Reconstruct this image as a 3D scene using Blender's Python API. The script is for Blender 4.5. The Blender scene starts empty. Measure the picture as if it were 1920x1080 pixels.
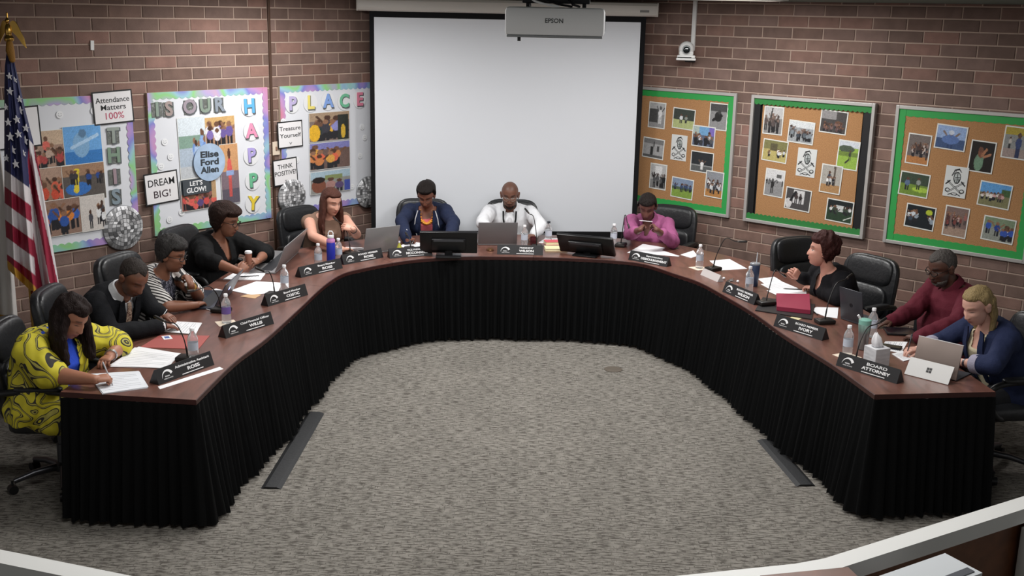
import bpy, bmesh, math, random
import numpy as np
from mathutils import Vector, Matrix, noise

scene = bpy.context.scene
col = scene.collection
random.seed(7)
rng = np.random.default_rng(7)

# ---------------------------------------------------------------- camera
CAM_H = 2.84
FPX, PITCH, ROLL = 2090.37, 0.2437, 0.0211        # focal length in pixels of a 1920 px wide frame
camd = bpy.data.cameras.new('camera'); camo = bpy.data.objects.new('camera', camd); col.objects.link(camo)
camd.sensor_width = 36.0; camd.lens = 36.0 * FPX / 1920.0; camd.clip_start = 0.05; camd.clip_end = 100
_cp, _sp = math.cos(PITCH), math.sin(PITCH); _cr, _sr = math.cos(ROLL), math.sin(ROLL)
_R = Vector((1, 0, 0)); _U = Vector((0, _sp, _cp)); _F = Vector((0, _cp, -_sp))
_ri = _R * _cr + _U * _sr; _ui = _U * _cr - _R * _sr
camo.matrix_world = Matrix(((_ri.x, _ui.x, -_F.x, 0), (_ri.y, _ui.y, -_F.y, 0), (_ri.z, _ui.z, -_F.z, CAM_H), (0, 0, 0, 1)))
scene.camera = camo

# ---------------------------------------------------------------- light and exposure
scene.view_settings.view_transform = 'Standard'
scene.view_settings.look = 'None'
scene.view_settings.gamma = 1.0
scene.view_settings.use_curve_mapping = False
scene.view_settings.exposure = 0.28
world = bpy.data.worlds.new('room_ambient'); scene.world = world; world.use_nodes = True
_bg = world.node_tree.nodes['Background']; _bg.inputs[0].default_value = (1.0, 0.99, 0.98, 1); _bg.inputs[1].default_value = 0.30
CEIL_Z = 2.97
LIGHT_SPOTS = [(-1.5, 9.3, 50), (1.5, 9.3, 50), (-1.5, 6.4, 27), (1.5, 6.4, 27), (0.0, 7.8, 26), (-1.2, 4.0, 22), (1.2, 4.0, 22)]
LAMP_COL = (1.0, 0.99, 0.98)
for i, (lx, ly, lp) in enumerate(LIGHT_SPOTS):
    ld = bpy.data.lights.new('ceiling_panel_light', 'AREA'); ld.shape = 'RECTANGLE'
    ld.size = 1.15; ld.size_y = 0.55; ld.energy = lp; ld.color = LAMP_COL
    lo = bpy.data.objects.new('ceiling_panel_light', ld); col.objects.link(lo)
    lo.location = (lx, ly, CEIL_Z - 0.012)

# ---------------------------------------------------------------- pixel <-> world helpers (1920 x 1080 frame)
def ray(x, y):
    u = (x - 960) / FPX; v = (y - 540) / FPX
    u, v = _cr * u + _sr * v, -_sr * u + _cr * v
    return Vector((u, _cp - v * _sp, -_sp - v * _cp))
def project(P):
    X, Y, Z = P[0], P[1], P[2] - CAM_H
    f = Y * _cp - Z * _sp; up = Y * _sp + Z * _cp
    x = X / f; y = -up / f
    return 960 + FPX * (_cr * x - _sr * y), 540 + FPX * (_sr * x + _cr * y)
def onz(x, y, z):
    q = ray(x, y); t = (z - CAM_H) / q.z
    return Vector((q.x * t, q.y * t, z))
def ony(x, y, Y):
    q = ray(x, y); t = Y / q.y
    return Vector((q.x * t, Y, CAM_H + q.z * t))
# the two brick walls: distance, angle, tangent and normal
AL, DL, AR, DR = .8953, 8.2151, .7238, 9.4851
NL = Vector((-math.sin(AL), math.cos(AL), 0)); TL = Vector((math.cos(AL), math.sin(AL), 0))
NR = Vector((math.sin(AR), math.cos(AR), 0)); TR = Vector((math.cos(AR), -math.sin(AR), 0))
def wn(w): return (NL, TL, DL) if w == 0 else (NR, TR, DR)
def wpt(w, s, z, off=0.0):
    n, t, d = wn(w); p = n * (d - off) + t * s; p.z = z; return p
def wsz(w, x, y, off=0.0):
    n, t, d = wn(w); q = ray(x, y); k = (d - off) / (n.x * q.x + n.y * q.y)
    return (q.x * k * t.x + q.y * k * t.y), CAM_H + q.z * k
def wmat(w, s, z, off=0.0, rot=0.0):
    """frame on a wall: local x along the wall (to the right), local y up, local z out of the wall"""
    n, t, d = wn(w); p = wpt(w, s, z, off)
    m = Matrix(((t.x, 0, -n.x, p.x), (t.y, 0, -n.y, p.y), (0, 1, 0, p.z), (0, 0, 0, 1)))
    return m @ Matrix.Rotation(rot, 4, 'Z')
ZL0, ZR0, SL0, SR0 = CAM_H - .1206, CAM_H - .0959, 4.4514, -6.5635
CH, BW = .1016, .3048

# ---------------------------------------------------------------- colour and materials
def lin(c):
    if isinstance(c, str):
        c = c.lstrip('#'); c = tuple(int(c[i:i + 2], 16) for i in (0, 2, 4))
    if max(c) > 1.0: c = tuple(v / 255 for v in c)
    return tuple(v / 12.92 if v <= .04045 else ((v + .055) / 1.055) ** 2.4 for v in c)
MATS = {}
def _new(name):
    m = bpy.data.materials.new(name); m.use_nodes = True
    nt = m.node_tree; b = nt.nodes['Principled BSDF']
    return m, nt, b
def N(nt, typ, **kw):
    n = nt.nodes.new(typ)
    for k, v in kw.items(): setattr(n, k, v)
    return n
def mat(name, c, rough=.5, metal=0.0, spec=.5, bump=0.0, bscale=80, vary=0.0, trans=0.0, ior=1.45, coat=0.0, sheen=0.0, emit=None, estr=1.0, alpha=1.0, stretch=None):
    if name in MATS: return MATS[name]
    m, nt, b = _new(name); c = lin(c)
    b.inputs['Base Color'].default_value = (*c, 1); b.inputs['Roughness'].default_value = rough
    b.inputs['Metallic'].default_value = metal; b.inputs['Specular IOR Level'].default_value = spec
    b.inputs['Transmission Weight'].default_value = trans; b.inputs['IOR'].default_value = ior
    b.inputs['Coat Weight'].default_value = coat; b.inputs['Sheen Weight'].default_value = sheen
    b.inputs['Alpha'].default_value = alpha
    if emit: b.inputs['Emission Color'].default_value = (*lin(emit), 1); b.inputs['Emission Strength'].default_value = estr
    if bump or vary:
        tc = N(nt, 'ShaderNodeTexCoord'); nz = N(nt, 'ShaderNodeTexNoise'); nz.inputs['Scale'].default_value = bscale; nz.inputs['Detail'].default_value = 4
        src = tc.outputs['Object']
        if stretch:
            mp = N(nt, 'ShaderNodeMapping'); mp.inputs['Scale'].default_value = stretch; nt.links.new(src, mp.inputs[0]); src = mp.outputs[0]
        nt.links.new(src, nz.inputs['Vector'])
        if bump:
            bp = N(nt, 'ShaderNodeBump'); bp.inputs['Strength'].default_value = bump; bp.inputs['Distance'].default_value = .01
            nt.links.new(nz.outputs[0], bp.inputs['Height']); nt.links.new(bp.outputs[0], b.inputs['Normal'])
        if vary:
            hs = N(nt, 'ShaderNodeHueSaturation'); hs.inputs['Color'].default_value = (*c, 1)
            mr = N(nt, 'ShaderNodeMapRange'); mr.inputs['From Min'].default_value = .3; mr.inputs['From Max'].default_value = .7
            mr.inputs['To Min'].default_value = 1 - vary; mr.inputs['To Max'].default_value = 1 + vary
            nt.links.new(nz.outputs[0], mr.inputs['Value']); nt.links.new(mr.outputs[0], hs.inputs['Value']); nt.links.new(hs.outputs[0], b.inputs['Base Color'])
    MATS[name] = m; return m
def mat_attr(name, rough=.5, bump=0.0, bscale=60, metal=0.0, spec=.4):
    """base colour from the mesh's own colour attribute (printed pictures, dyed cloth)"""
    if name in MATS: return MATS[name]
    m, nt, b = _new(name); a = N(nt, 'ShaderNodeAttribute'); a.attribute_name = 'Col'
    nt.links.new(a.outputs['Color'], b.inputs['Base Color']); b.inputs['Roughness'].default_value = rough; b.inputs['Metallic'].default_value = metal
    b.inputs['Specular IOR Level'].default_value = spec
    if bump:
        tc = N(nt, 'ShaderNodeTexCoord'); nz = N(nt, 'ShaderNodeTexNoise'); nz.inputs['Scale'].default_value = bscale
        bp = N(nt, 'ShaderNodeBump'); bp.inputs['Strength'].default_value = bump; bp.inputs['Distance'].default_value = .01
        nt.links.new(tc.outputs['Object'], nz.inputs['Vector']); nt.links.new(nz.outputs[0], bp.inputs['Height']); nt.links.new(bp.outputs[0], b.inputs['Normal'])
    MATS[name] = m; return m

# ---------------------------------------------------------------- mesh helpers
class MB:
    """collects closed shapes and links them as ONE mesh object"""
    def __init__(s): s.v = []; s.f = []; s.m = []; s.c = None
    def add(s, vs, fs, mi=0):
        o = len(s.v); s.v += [tuple(v) for v in vs]; s.f += [tuple(i + o for i in f) for f in fs]; s.m += [mi] * len(fs); return s
    def box(s, c, d, M=None, bev=0.0, mi=0):
        x, y, z = d[0] / 2, d[1] / 2, d[2] / 2
        if bev <= 0:
            vs = [(sx * x, sy * y, sz * z) for sz in (-1, 1) for sy in (-1, 1) for sx in (-1, 1)]
            fs = [(0, 2, 3, 1), (4, 5, 7, 6), (0, 1, 5, 4), (2, 6, 7, 3), (0, 4, 6, 2), (1, 3, 7, 5)]
        else:
            b = min(bev, x * .99, y * .99, z * .99)
            bm = bmesh.new(); bmesh.ops.create_cube(bm, size=1)
            for v in bm.verts: v.co = Vector((v.co.x * d[0], v.co.y * d[1], v.co.z * d[2]))
            bmesh.ops.bevel(bm, geom=bm.edges[:], offset=b, segments=2, affect='EDGES', profile=.5)
            bm.verts.index_update(); vs = [v.co.copy() for v in bm.verts]; fs = [[v.index for v in f.verts] for f in bm.faces]; bm.free()
        c = Vector(c); vs = [Vector(v) for v in vs]
        if M is not None: vs = [M @ v for v in vs]
        return s.add([v + c for v in vs], fs, mi)
    def ell(s, c, r, M=None, nu=20, nv=12, mi=0):
        vs = []; fs = []; c = Vector(c)
        r = (r, r, r) if not hasattr(r, '__len__') else r
        for j in range(1, nv):
            th = math.pi * j / nv
            for i in range(nu):
                a = 2 * math.pi * i / nu; vs.append(Vector((r[0] * math.sin(th) * math.cos(a), r[1] * math.sin(th) * math.sin(a), r[2] * math.cos(th))))
        vs.append(Vector((0, 0, r[2]))); vs.append(Vector((0, 0, -r[2])))
        t, b = len(vs) - 2, len(vs) - 1
        for j in range(nv - 2):
            for i in range(nu):
                k = (i + 1) % nu; fs.append((j * nu + i, (j + 1) * nu + i, (j + 1) * nu + k, j * nu + k))
        for i in range(nu):
            k = (i + 1) % nu; fs.append((t, i, k)); fs.append((b, (nv - 2) * nu + k, (nv - 2) * nu + i))
        if M is not None: vs = [M @ v for v in vs]
        return s.add([v + c for v in vs], fs, mi)
    def loft(s, rings, mi=0, cap=True, closed=False):
        n = len(rings[0]); vs = [Vector(p) for r in rings for p in r]; fs = []
        R = len(rings)
        for j in range(R if closed else R - 1):
            k = (j + 1) % R
            for i in range(n):
                l = (i + 1) % n; fs.append((j * n + i, j * n + l, k * n + l, k * n + i))
        if cap and not closed: fs.append(tuple(reversed(range(n)))); fs.append(tuple((R - 1) * n + i for i in range(n)))
        return s.add(vs, fs, mi)
    def tube(s, pts, r, n=8, mi=0, caps=True, ends=False):
        pts = [Vector(p) for p in pts]; rs = r if hasattr(r, '__len__') else [r] * len(pts)
        if ends:
            d0 = (pts[0] - pts[1]).normalized(); d1 = (pts[-1] - pts[-2]).normalized()
            a = [pts[0] + d0 * rs[0] * .98, pts[0] + d0 * rs[0] * .75, pts[0] + d0 * rs[0] * .4]; b = [pts[-1] + d1 * rs[-1] * .4, pts[-1] + d1 * rs[-1] * .75, pts[-1] + d1 * rs[-1] * .98]
            rs = [rs[0] * .2, rs[0] * .66, rs[0] * .92] + list(rs) + [rs[-1] * .92, rs[-1] * .66, rs[-1] * .2]; pts = a + pts + b
        rings = []; up = None
        for i, p in enumerate(pts):
            t = (pts[min(i + 1, len(pts) - 1)] - pts[max(i - 1, 0)]).normalized()
            if up is None:
                up = Vector((0, 0, 1)) if abs(t.z) < .9 else Vector((1, 0, 0))
            x = up.cross(t)
            if x.length < 1e-5: x = Vector((1, .1, 0)).cross(t)
            x.normalize(); y = t.cross(x).normalized(); up = y
            rings.append([p + (x * math.cos(2 * math.pi * k / n) + y * math.sin(2 * math.pi * k / n)) * rs[i] for k in range(n)])
        return s.loft(rings, mi, cap=caps)
    def lathe(s, prof, n=20, c=(0, 0, 0), mi=0, M=None):
        c = Vector(c); rings = []
        for r, z in prof:
            ring = [Vector((r * math.cos(2 * math.pi * k / n), r * math.sin(2 * math.pi * k / n), z)) for k in range(n)]
            if M is not None: ring = [M @ v for v in ring]
            rings.append([v + c for v in ring])
        return s.loft(rings, mi)
    def prism(s, poly, z0, z1, M=None, mi=0):
        n = len(poly); vs = [Vector((p[0], p[1], z0)) for p in poly] + [Vector((p[0], p[1], z1)) for p in poly]
        if M is not None: vs = [M @ v for v in vs]
        fs = [tuple(reversed(range(n))), tuple(range(n, 2 * n))] + [(i, (i + 1) % n, n + (i + 1) % n, n + i) for i in range(n)]
        return s.add(vs, fs, mi)
    def xf(s, M): s.v = [tuple(M @ Vector(v)) for v in s.v]; return s
    def mesh(s, name, mats, smooth=False, fixn=True):
        me = bpy.data.meshes.new(name); me.from_pydata(s.v, [], s.f)
        if not isinstance(mats, (list, tuple)): mats = [mats]
        for m in mats: me.materials.append(m)
        if len(mats) > 1: me.polygons.foreach_set('material_index', s.m)
        if fixn:
            bm = bmesh.new(); bm.from_mesh(me); bmesh.ops.recalc_face_normals(bm, faces=bm.faces[:]); bm.to_mesh(me); bm.free()
        if smooth:
            me.polygons.foreach_set('use_smooth', [True] * len(me.polygons))
            if smooth != 'all':
                try: me.set_sharp_from_angle(angle=math.radians(40))
                except Exception: pass
        me.update(); return me
    def build(s, name, mats, parent=None, smooth=False, M=None):
        return link(name, s.mesh(name, mats, smooth), parent, M)
def link(name, me, parent=None, M=None):
    o = bpy.data.objects.new(name, me); col.objects.link(o)
    if parent is not None: o.parent = parent
    if M is not None: o.matrix_local = M
    return o
def tag(o, label=None, cat=None, group=None, kind=None):
    if label: o['label'] = label
    if cat: o['category'] = cat
    if group: o['group'] = group
    if kind: o['kind'] = kind
    return o
def empty(name, M=None, label=None, cat=None, group=None):
    o = bpy.data.objects.new(name, None); col.objects.link(o); o.empty_display_size = .05
    if M is not None: o.matrix_world = M
    return tag(o, label, cat, group)
def struct(o, label=None, cat=None): return tag(o, label, cat, None, 'structure')
def copy_tree(o, parent=None):
    c = o.copy(); col.objects.link(c)
    if parent is not None: c.parent = parent
    for ch in list(o.children): copy_tree(ch, c)
    return c
def TM(x, y, z=0.0, a=0.0, s=1.0):
    return Matrix.Translation((x, y, z)) @ Matrix.Rotation(a, 4, 'Z') @ Matrix.Scale(s, 4)
def colour_attr(me, cols):
    """cols: one RGB (linear) per vertex"""
    at = me.color_attributes.new('Col', 'FLOAT_COLOR', 'POINT')
    a = np.ones((len(me.vertices), 4), dtype=np.float32); a[:, :3] = cols
    at.data.foreach_set('color', a.ravel())
# lettering: built-in font turned into thin solid mesh
_TXT = {}
def text_mesh(s, size, depth=.0012, bold=0.0, align='CENTER', shear=0.0, line=1.0):
    key = (s, size, depth, bold, align, shear)
    if key in _TXT: return _TXT[key]
    cu = bpy.data.curves.new('lettering', 'FONT'); cu.body = s; cu.size = size; cu.extrude = depth / 2; cu.align_x = align; cu.align_y = 'CENTER'
    cu.offset = bold; cu.shear = shear; cu.resolution_u = 3; cu.space_line = line
    o = bpy.data.objects.new('lettering', cu); col.objects.link(o)
    dg = bpy.context.evaluated_depsgraph_get(); me = bpy.data.meshes.new_from_object(o.evaluated_get(dg))
    bpy.data.objects.remove(o); bpy.data.curves.remove(cu); me.name = 'lettering'
    _TXT[key] = me; return me
def text(s, size, m, parent, M, depth=.0012, bold=0.0, align='CENTER', width=None, name='lettering', line=1.0):
    me = text_mesh(s, size, depth, bold, align, 0.0, line).copy(); me.materials.clear(); me.materials.append(m)
    if width:
        xs = [v.co.x for v in me.vertices]
        if xs:
            w = max(xs) - min(xs)
            if w > 1e-6: M = M @ Matrix.Diagonal((width / w, 1, 1, 1))
    return link(name, me, parent, M)

# ================================================================ the room
def brick_material():
    m, nt, b = _new('brown_brick'); oi = N(nt, 'ShaderNodeObjectInfo'); ge = N(nt, 'ShaderNodeNewGeometry')
    ad = N(nt, 'ShaderNodeMath', operation='ADD'); fr = N(nt, 'ShaderNodeMath', operation='FRACT')
    nt.links.new(oi.outputs['Random'], ad.inputs[0]); nt.links.new(ge.outputs['Random Per Island'], ad.inputs[1]); nt.links.new(ad.outputs[0], fr.inputs[0])
    cr = N(nt, 'ShaderNodeValToRGB'); e = cr.color_ramp.elements
    e[0].position = 0; e[0].color = (*lin('#6a574f'), 1); e[1].position = 1; e[1].color = (*lin('#7c655b'), 1)
    for p, c in ((.25, '#735e56'), (.5, '#7e6860'), (.7, '#6d584f'), (.86, '#87685e')):
        q = cr.color_ramp.elements.new(p); q.color = (*lin(c), 1)
    nt.links.new(fr.outputs[0], cr.inputs[0])
    tc = N(nt, 'ShaderNodeTexCoord'); mp = N(nt, 'ShaderNodeMapping'); mp.inputs['Scale'].default_value = (1, 1, 1)
    nz = N(nt, 'ShaderNodeTexNoise'); nz.inputs['Scale'].default_value = 9; nz.inputs['Detail'].default_value = 6
    nt.links.new(ge.outputs['Position'], mp.inputs[0]); nt.links.new(mp.outputs[0], nz.inputs['Vector'])
    mr = N(nt, 'ShaderNodeMapRange'); mr.inputs['From Min'].default_value = .3; mr.inputs['From Max'].default_value = .7; mr.inputs['To Min'].default_value = .86; mr.inputs['To Max'].default_value = 1.14
    nt.links.new(nz.outputs[0], mr.inputs['Value'])
    hs = N(nt, 'ShaderNodeHueSaturation'); nt.links.new(cr.outputs[0], hs.inputs['Color']); nt.links.new(mr.outputs[0], hs.inputs['Value']); nt.links.new(hs.outputs[0], b.inputs['Base Color'])
    b.inputs['Roughness'].default_value = .8; b.inputs['Specular IOR Level'].default_value = .25
    n2 = N(nt, 'ShaderNodeTexNoise'); n2.inputs['Scale'].default_value = 140; nt.links.new(ge.outputs['Position'], n2.inputs['Vector'])
    bp = N(nt, 'ShaderNodeBump'); bp.inputs['Strength'].default_value = .35; bp.inputs['Distance'].default_value = .004; nt.links.new(n2.outputs[0], bp.inputs['Height']); nt.links.new(bp.outputs[0], b.inputs['Normal'])
    return m
def carpet_material():
    m, nt, b = _new('grey_loop_carpet'); ge = N(nt, 'ShaderNodeNewGeometry')
    def noise_(scale, sx, sy, det=3, rough=.6):
        mp = N(nt, 'ShaderNodeMapping'); mp.inputs['Scale'].default_value = (sx, sy, 1); nz = N(nt, 'ShaderNodeTexNoise')
        nz.inputs['Scale'].default_value = scale; nz.inputs['Detail'].default_value = det; nz.inputs['Roughness'].default_value = rough
        nt.links.new(ge.outputs['Position'], mp.inputs[0]); nt.links.new(mp.outputs[0], nz.inputs['Vector']); return nz.outputs[0]
    a = noise_(29, .55, 3.0, 3, .6); c2 = noise_(33, 2.6, .8, 3, .6); big = noise_(2.2, 1, 1, 3)
    r1 = N(nt, 'ShaderNodeValToRGB'); r1.color_ramp.elements[0].position = .40; r1.color_ramp.elements[1].position = .53
    r2 = N(nt, 'ShaderNodeValToRGB'); r2.color_ramp.elements[0].position = .31; r2.color_ramp.elements[1].position = .43
    nt.links.new(a, r1.inputs[0]); nt.links.new(c2, r2.inputs[0])
    mul = N(nt, 'ShaderNodeMath', operation='MULTIPLY'); nt.links.new(r1.outputs[0], mul.inputs[0]); nt.links.new(r2.outputs[0], mul.inputs[1])
    mx = N(nt, 'ShaderNodeMix', data_type='RGBA'); mx.inputs['A'].default_value = (*lin('#524e49'), 1); mx.inputs['B'].default_value = (*lin('#85817a'), 1)
    nt.links.new(mul.outputs[0], mx.inputs['Factor'])
    mr = N(nt, 'ShaderNodeMapRange'); mr.inputs['From Min'].default_value = .35; mr.inputs['From Max'].default_value = .65; mr.inputs['To Min'].default_value = .93; mr.inputs['To Max'].default_value = 1.07; nt.links.new(big, mr.inputs['Value'])
    hs = N(nt, 'ShaderNodeHueSaturation'); nt.links.new(mx.outputs['Result'], hs.inputs['Color']); nt.links.new(mr.outputs[0], hs.inputs['Value']); nt.links.new(hs.outputs[0], b.inputs['Base Color'])
    b.inputs['Roughness'].default_value = .95; b.inputs['Specular IOR Level'].default_value = .1
    bp = N(nt, 'ShaderNodeBump'); bp.inputs['Strength'].default_value = .5; bp.inputs['Distance'].default_value = .006; nt.links.new(mul.outputs[0], bp.inputs['Height']); nt.links.new(bp.outputs[0], b.inputs['Normal'])
    return m
M_BRICK = brick_material()
M_MORTAR = mat('mortar', '#b09a8c', .9, bump=.4, bscale=90)
M_CEIL = mat('ceiling_tile', '#67716a', .9, bump=.3, bscale=60)
floor = struct(MB().box((0, 5.5, -.05), (14, 17, .1)).build('floor', carpet_material()))
ceiling = struct(MB().box((0, 5.5, CEIL_Z + .05), (14, 17, .1)).build('ceiling', M_CEIL))
# brick walls: a mortar slab with each brick standing proud of it
bm_brick = MB(); bw, bh, bd, bb = BW - .012, CH - .012, .006, .0035
vs = [(-bw / 2, -bh / 2, 0), (bw / 2, -bh / 2, 0), (bw / 2, bh / 2, 0), (-bw / 2, bh / 2, 0)] + [(-bw / 2, -bh / 2, bd - .002), (bw / 2, -bh / 2, bd - .002), (bw / 2, bh / 2, bd - .002), (-bw / 2, bh / 2, bd - .002)] + \
     [(-bw / 2 + bb, -bh / 2 + bb, bd), (bw / 2 - bb, -bh / 2 + bb, bd), (bw / 2 - bb, bh / 2 - bb, bd), (-bw / 2 + bb, bh / 2 - bb, bd)]
fs = [(0, 1, 5, 4), (1, 2, 6, 5), (2, 3, 7, 6), (3, 0, 4, 7), (4, 5, 9, 8), (5, 6, 10, 9), (6, 7, 11, 10), (7, 4, 8, 11), (8, 9, 10, 11)]
bm_brick.add(vs, fs); BRICK = bm_brick.mesh('brick', M_BRICK, fixn=False)
BOARD_Z0, BOARD_Z1 = .915, 2.12
BOARDS = {0: [(3.985, 5.205), (5.352, 6.6), (6.745, 7.965)], 1: [(-6.775, -5.553), (-5.382, -4.16), (-3.982, -2.76)]}
SEAM_S = wsz(0, 506, 120)[0]
WALL_RANGE = {0: (1.2, 9.89), 1: (-8.68, -.4)}
def build_wall(w, name):
    n, t, d = wn(w); s0, s1 = WALL_RANGE[w]; z0r = ZL0 if w == 0 else ZR0; sref = SL0 if w == 0 else SR0
    sl = MB().box(((s0 + s1) / 2, CEIL_Z / 2, -.056), (s1 - s0 + .1, CEIL_Z, .1))
    M0 = wmat(w, 0, 0)
    wall = struct(sl.build(name, M_MORTAR)); wall.matrix_world = M0
    cand = []
    for k in range(-3, 28):
        zc = z0r - (k + .5) * CH; par = 0 if (k % 2 != 0) == (w == 0) else .5
        for i in range(-30, 45):
            sc = sref + (i + par + .5) * BW
            if not (s0 - .1 < sc < s1 + .1): continue
            a, b = max(sc - bw / 2, s0), min(sc + bw / 2, s1); za, zb = max(zc - bh / 2, 0), min(zc + bh / 2, CEIL_Z)
            cuts = [(a, b)]
            if w == 0 and a < SEAM_S < b: cuts = [(a, SEAM_S - .016), (SEAM_S + .016, b)]
            for (a2, b2) in cuts:
                if b2 - a2 < .02 or zb - za < .012: continue
                whole = (abs((b2 - a2) - bw) < 1e-4 and abs((zb - za) - bh) < 1e-4)
                p = wpt(w, sc, zc); x, y = project(p); dist = (p - camo.location).length
                vis = 2 < x < 1918 and 2 < y < 640
                for (u0, u1) in BOARDS[w]:
                    if u0 + .05 < sc < u1 - .05 and BOARD_Z0 < zc < BOARD_Z1: vis = False
                if 700 < x < 1200: vis = False
                cand.append((whole and vis, dist, (a2, b2, za, zb), zc))
    good = sorted([c for c in cand if c[0]], key=lambda c: c[1])[:300]; gs = set(id(c) for c in good)
    for c in good:
        a2, b2, za, zb = c[2]
        link('brick', BRICK, wall, Matrix.Translation(((a2 + b2) / 2, (za + zb) / 2, -.006)))
    rest = MB()
    for c in cand:
        if id(c) in gs: continue
        a2, b2, za, zb = c[2]; cx, cz = (a2 + b2) / 2, (za + zb) / 2; kx, kz = (b2 - a2) / bw, (zb - za) / bh
        rest.add([(cx + v[0] * kx, cz + v[1] * kz, v[2] - .006) for v in vs], fs)
    tag(link('brickwork', rest.mesh('brickwork', M_BRICK, fixn=False), wall), kind='stuff')
    return wall
wall_left = build_wall(0, 'wall_left')
wall_right = build_wall(1, 'wall_right')
M_DKBROWN = mat('brown_painted_metal', '#4a3428', .5)
# brown strip covering the joint in the left wall
tr = MB().box((0, 0, .006), (.026, CEIL_Z - .01, .014), bev=.003).build('trim_1', M_DKBROWN); tr.matrix_world = wmat(0, SEAM_S, CEIL_Z / 2 + .002); struct(tr)
M_TRIM = mat('dark_vinyl_base', '#2c2826', .5)
for w, nm in ((0, 'baseboard_left'), (1, 'baseboard_right')):
    s0, s1 = WALL_RANGE[w]; b_ = MB().box((0, 0, .004), (s1 - s0 - .02, .10, .008)).build(nm, M_TRIM); b_.matrix_world = wmat(w, (s0 + s1) / 2, .05); struct(b_)
# ceiling light panels (frame + diffuser) around each area lamp
M_FRAME_W = mat('white_enamel', '#d8d8d4', .4)
M_DIFF = mat('lit_diffuser', '#ffffff', .6, emit='#fff6ea', estr=1.4)
for (lx, ly, lp) in LIGHT_SPOTS:
    nm = 'front row' if ly < 5 else ('middle row' if ly < 8.5 else 'back row'); sd = 'left' if lx < -.5 else ('right' if lx > .5 else 'centre')
    e = empty('ceiling_light', TM(lx, ly, CEIL_Z), 'recessed ceiling light panel overhead, %s, %s' % (nm, sd), 'ceiling light')
    fr = MB()
    for sx in (-1, 1): fr.box((sx * .595, 0, -.006), (.03, .62, .012))
    for sy in (-1, 1): fr.box((0, sy * .295, -.006), (1.16, .03, .012))
    fr.build('frame', M_FRAME_W, e); MB().box((0, 0, -.0025), (1.16, .56, .004)).build('diffuser', M_DIFF, e)

# ---------------------------------------------------------------- projection screen hung across the corner
PA = wpt(0, wsz(0, 670, 12)[0], 0); PB = wpt(1, wsz(1, 1232, 20)[0], 0)
SE = (PB - PA).normalized(); SN = Vector((SE.y, -SE.x, 0))          # along the screen, towards the room
def onscreen(x, y, off):
    q = ray(x, y); p0 = PA + SN * off; k = (SN.x * p0.x + SN.y * p0.y) / (SN.x * q.x + SN.y * q.y)
    P = Vector((q.x * k, q.y * k, CAM_H + q.z * k)); return (P - PA).dot(SE), P.z
def smat(u, z, off): 
    p = PA + SE * u + SN * off; p.z = z
    return Matrix(((SE.x, 0, SN.x, p.x), (SE.y, 0, SN.y, p.y), (0, 1, 0, p.z), (0, 0, 0, 1)))
M_SCREEN = mat('matte_white_screen', '#d6d9de', .75, spec=.2)
M_BLACKCLOTH = mat('black_masking', '#141416', .8, spec=.2)
M_CASE = mat('screen_case_enamel', '#cfcac3', .4)
oS = .17
uL, _ = onscreen(702, 120, oS); uR, _ = onscreen(1198, 120, oS); _, zT = onscreen(950, 37, oS); _, zB = onscreen(1100, 434, oS)
uL0, uR0 = uL - .045, uR + .05
scr = empty('projection_screen', smat((uL + uR) / 2, zB, oS), 'large white pull-down projection screen with black border hung across the corner', 'projection screen')
hw = (uR - uL) / 2; hh = (zT - zB)
MB().box((0, hh / 2, 0), (2 * hw, hh, .003)).build('screen_fabric', M_SCREEN, scr)
for sx, ww in ((-1, .045), (1, .05)): MB().box((sx * (hw + ww / 2), hh / 2 - .005, 0), (ww, hh + .12, .003)).build('side_border', M_BLACKCLOTH, scr)
MB().box((0, hh + .075, -.001), (2 * hw, .15, .003)).build('top_border', M_BLACKCLOTH, scr)
MB().box((0, -.0325, 0), (2 * hw + .1, .065, .02), bev=.006).build('weight_bar', M_BLACKCLOTH, scr)
cuL, _ = onscreen(670, 14, oS); cuR, _ = onscreen(1231, 20, oS); _, cz1 = onscreen(960, 4, oS); _, cz0 = onscreen(960, 26, oS)
cm = (uL + uR) / 2
case = MB(); prof = []
for (dz, dy) in ((0, -.06), (0, .035), (.012, .058), (.035, .062), (.10, .062), (.125, .05), (.13, .03), (.13, -.06)): prof.append((dy, dz))
rings = [[Vector((x, p[1], p[0])) for p in prof] for x in (cuL - cm, cuR - cm)]
case.loft(rings); case.build('case', M_CASE, scr, M=Matrix.Translation((0, cz0 - zB, 0)))
for sx in (cuL, cuR): MB().box((sx - cm, cz0 - zB + .065, .001), (.016, .134, .126), bev=.01).build('end_cap', M_CASE, scr)
MB().box((cuR - cm - .13, cz0 - zB + .05, .0635), (.09, .022, .003)).build('maker_badge', mat('grey_badge', '#6e6a66', .4), scr)

# ---------------------------------------------------------------- projector on its ceiling mount
M_PROJ = mat('projector_white', '#f0f1f2', .45); M_BLKM = mat('black_metal', '#17171a', .45, metal=.3); M_LENS = mat('lens_glass', '#0c1416', .08, spec=.8)
pc = ony(1045, 41, 6.0); pyaw = math.radians(-4)
pj = empty('projector', TM(pc.x, pc.y + .2, pc.z, pyaw), 'white projector hanging from a black ceiling mount before the screen', 'projector')
pw, ph, pd = .525, .148, .40
MB().box((0, 0, 0), (pw, pd, ph), bev=.022).build('body', M_PROJ, pj, smooth=True)
MB().box((0, -.002, -ph / 2 - .003), (pw * .96, pd * .96, .012), bev=.004).build('bottom_plate', mat('projector_grey', '#8f9294', .5), pj)
text('EPSON', .032, mat('dark_grey_print', '#4d5052', .5), pj, Matrix.Translation((-.003, -pd / 2 - .0008, .004)) @ Matrix.Rotation(math.pi / 2, 4, 'X'), bold=.0006)
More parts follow.
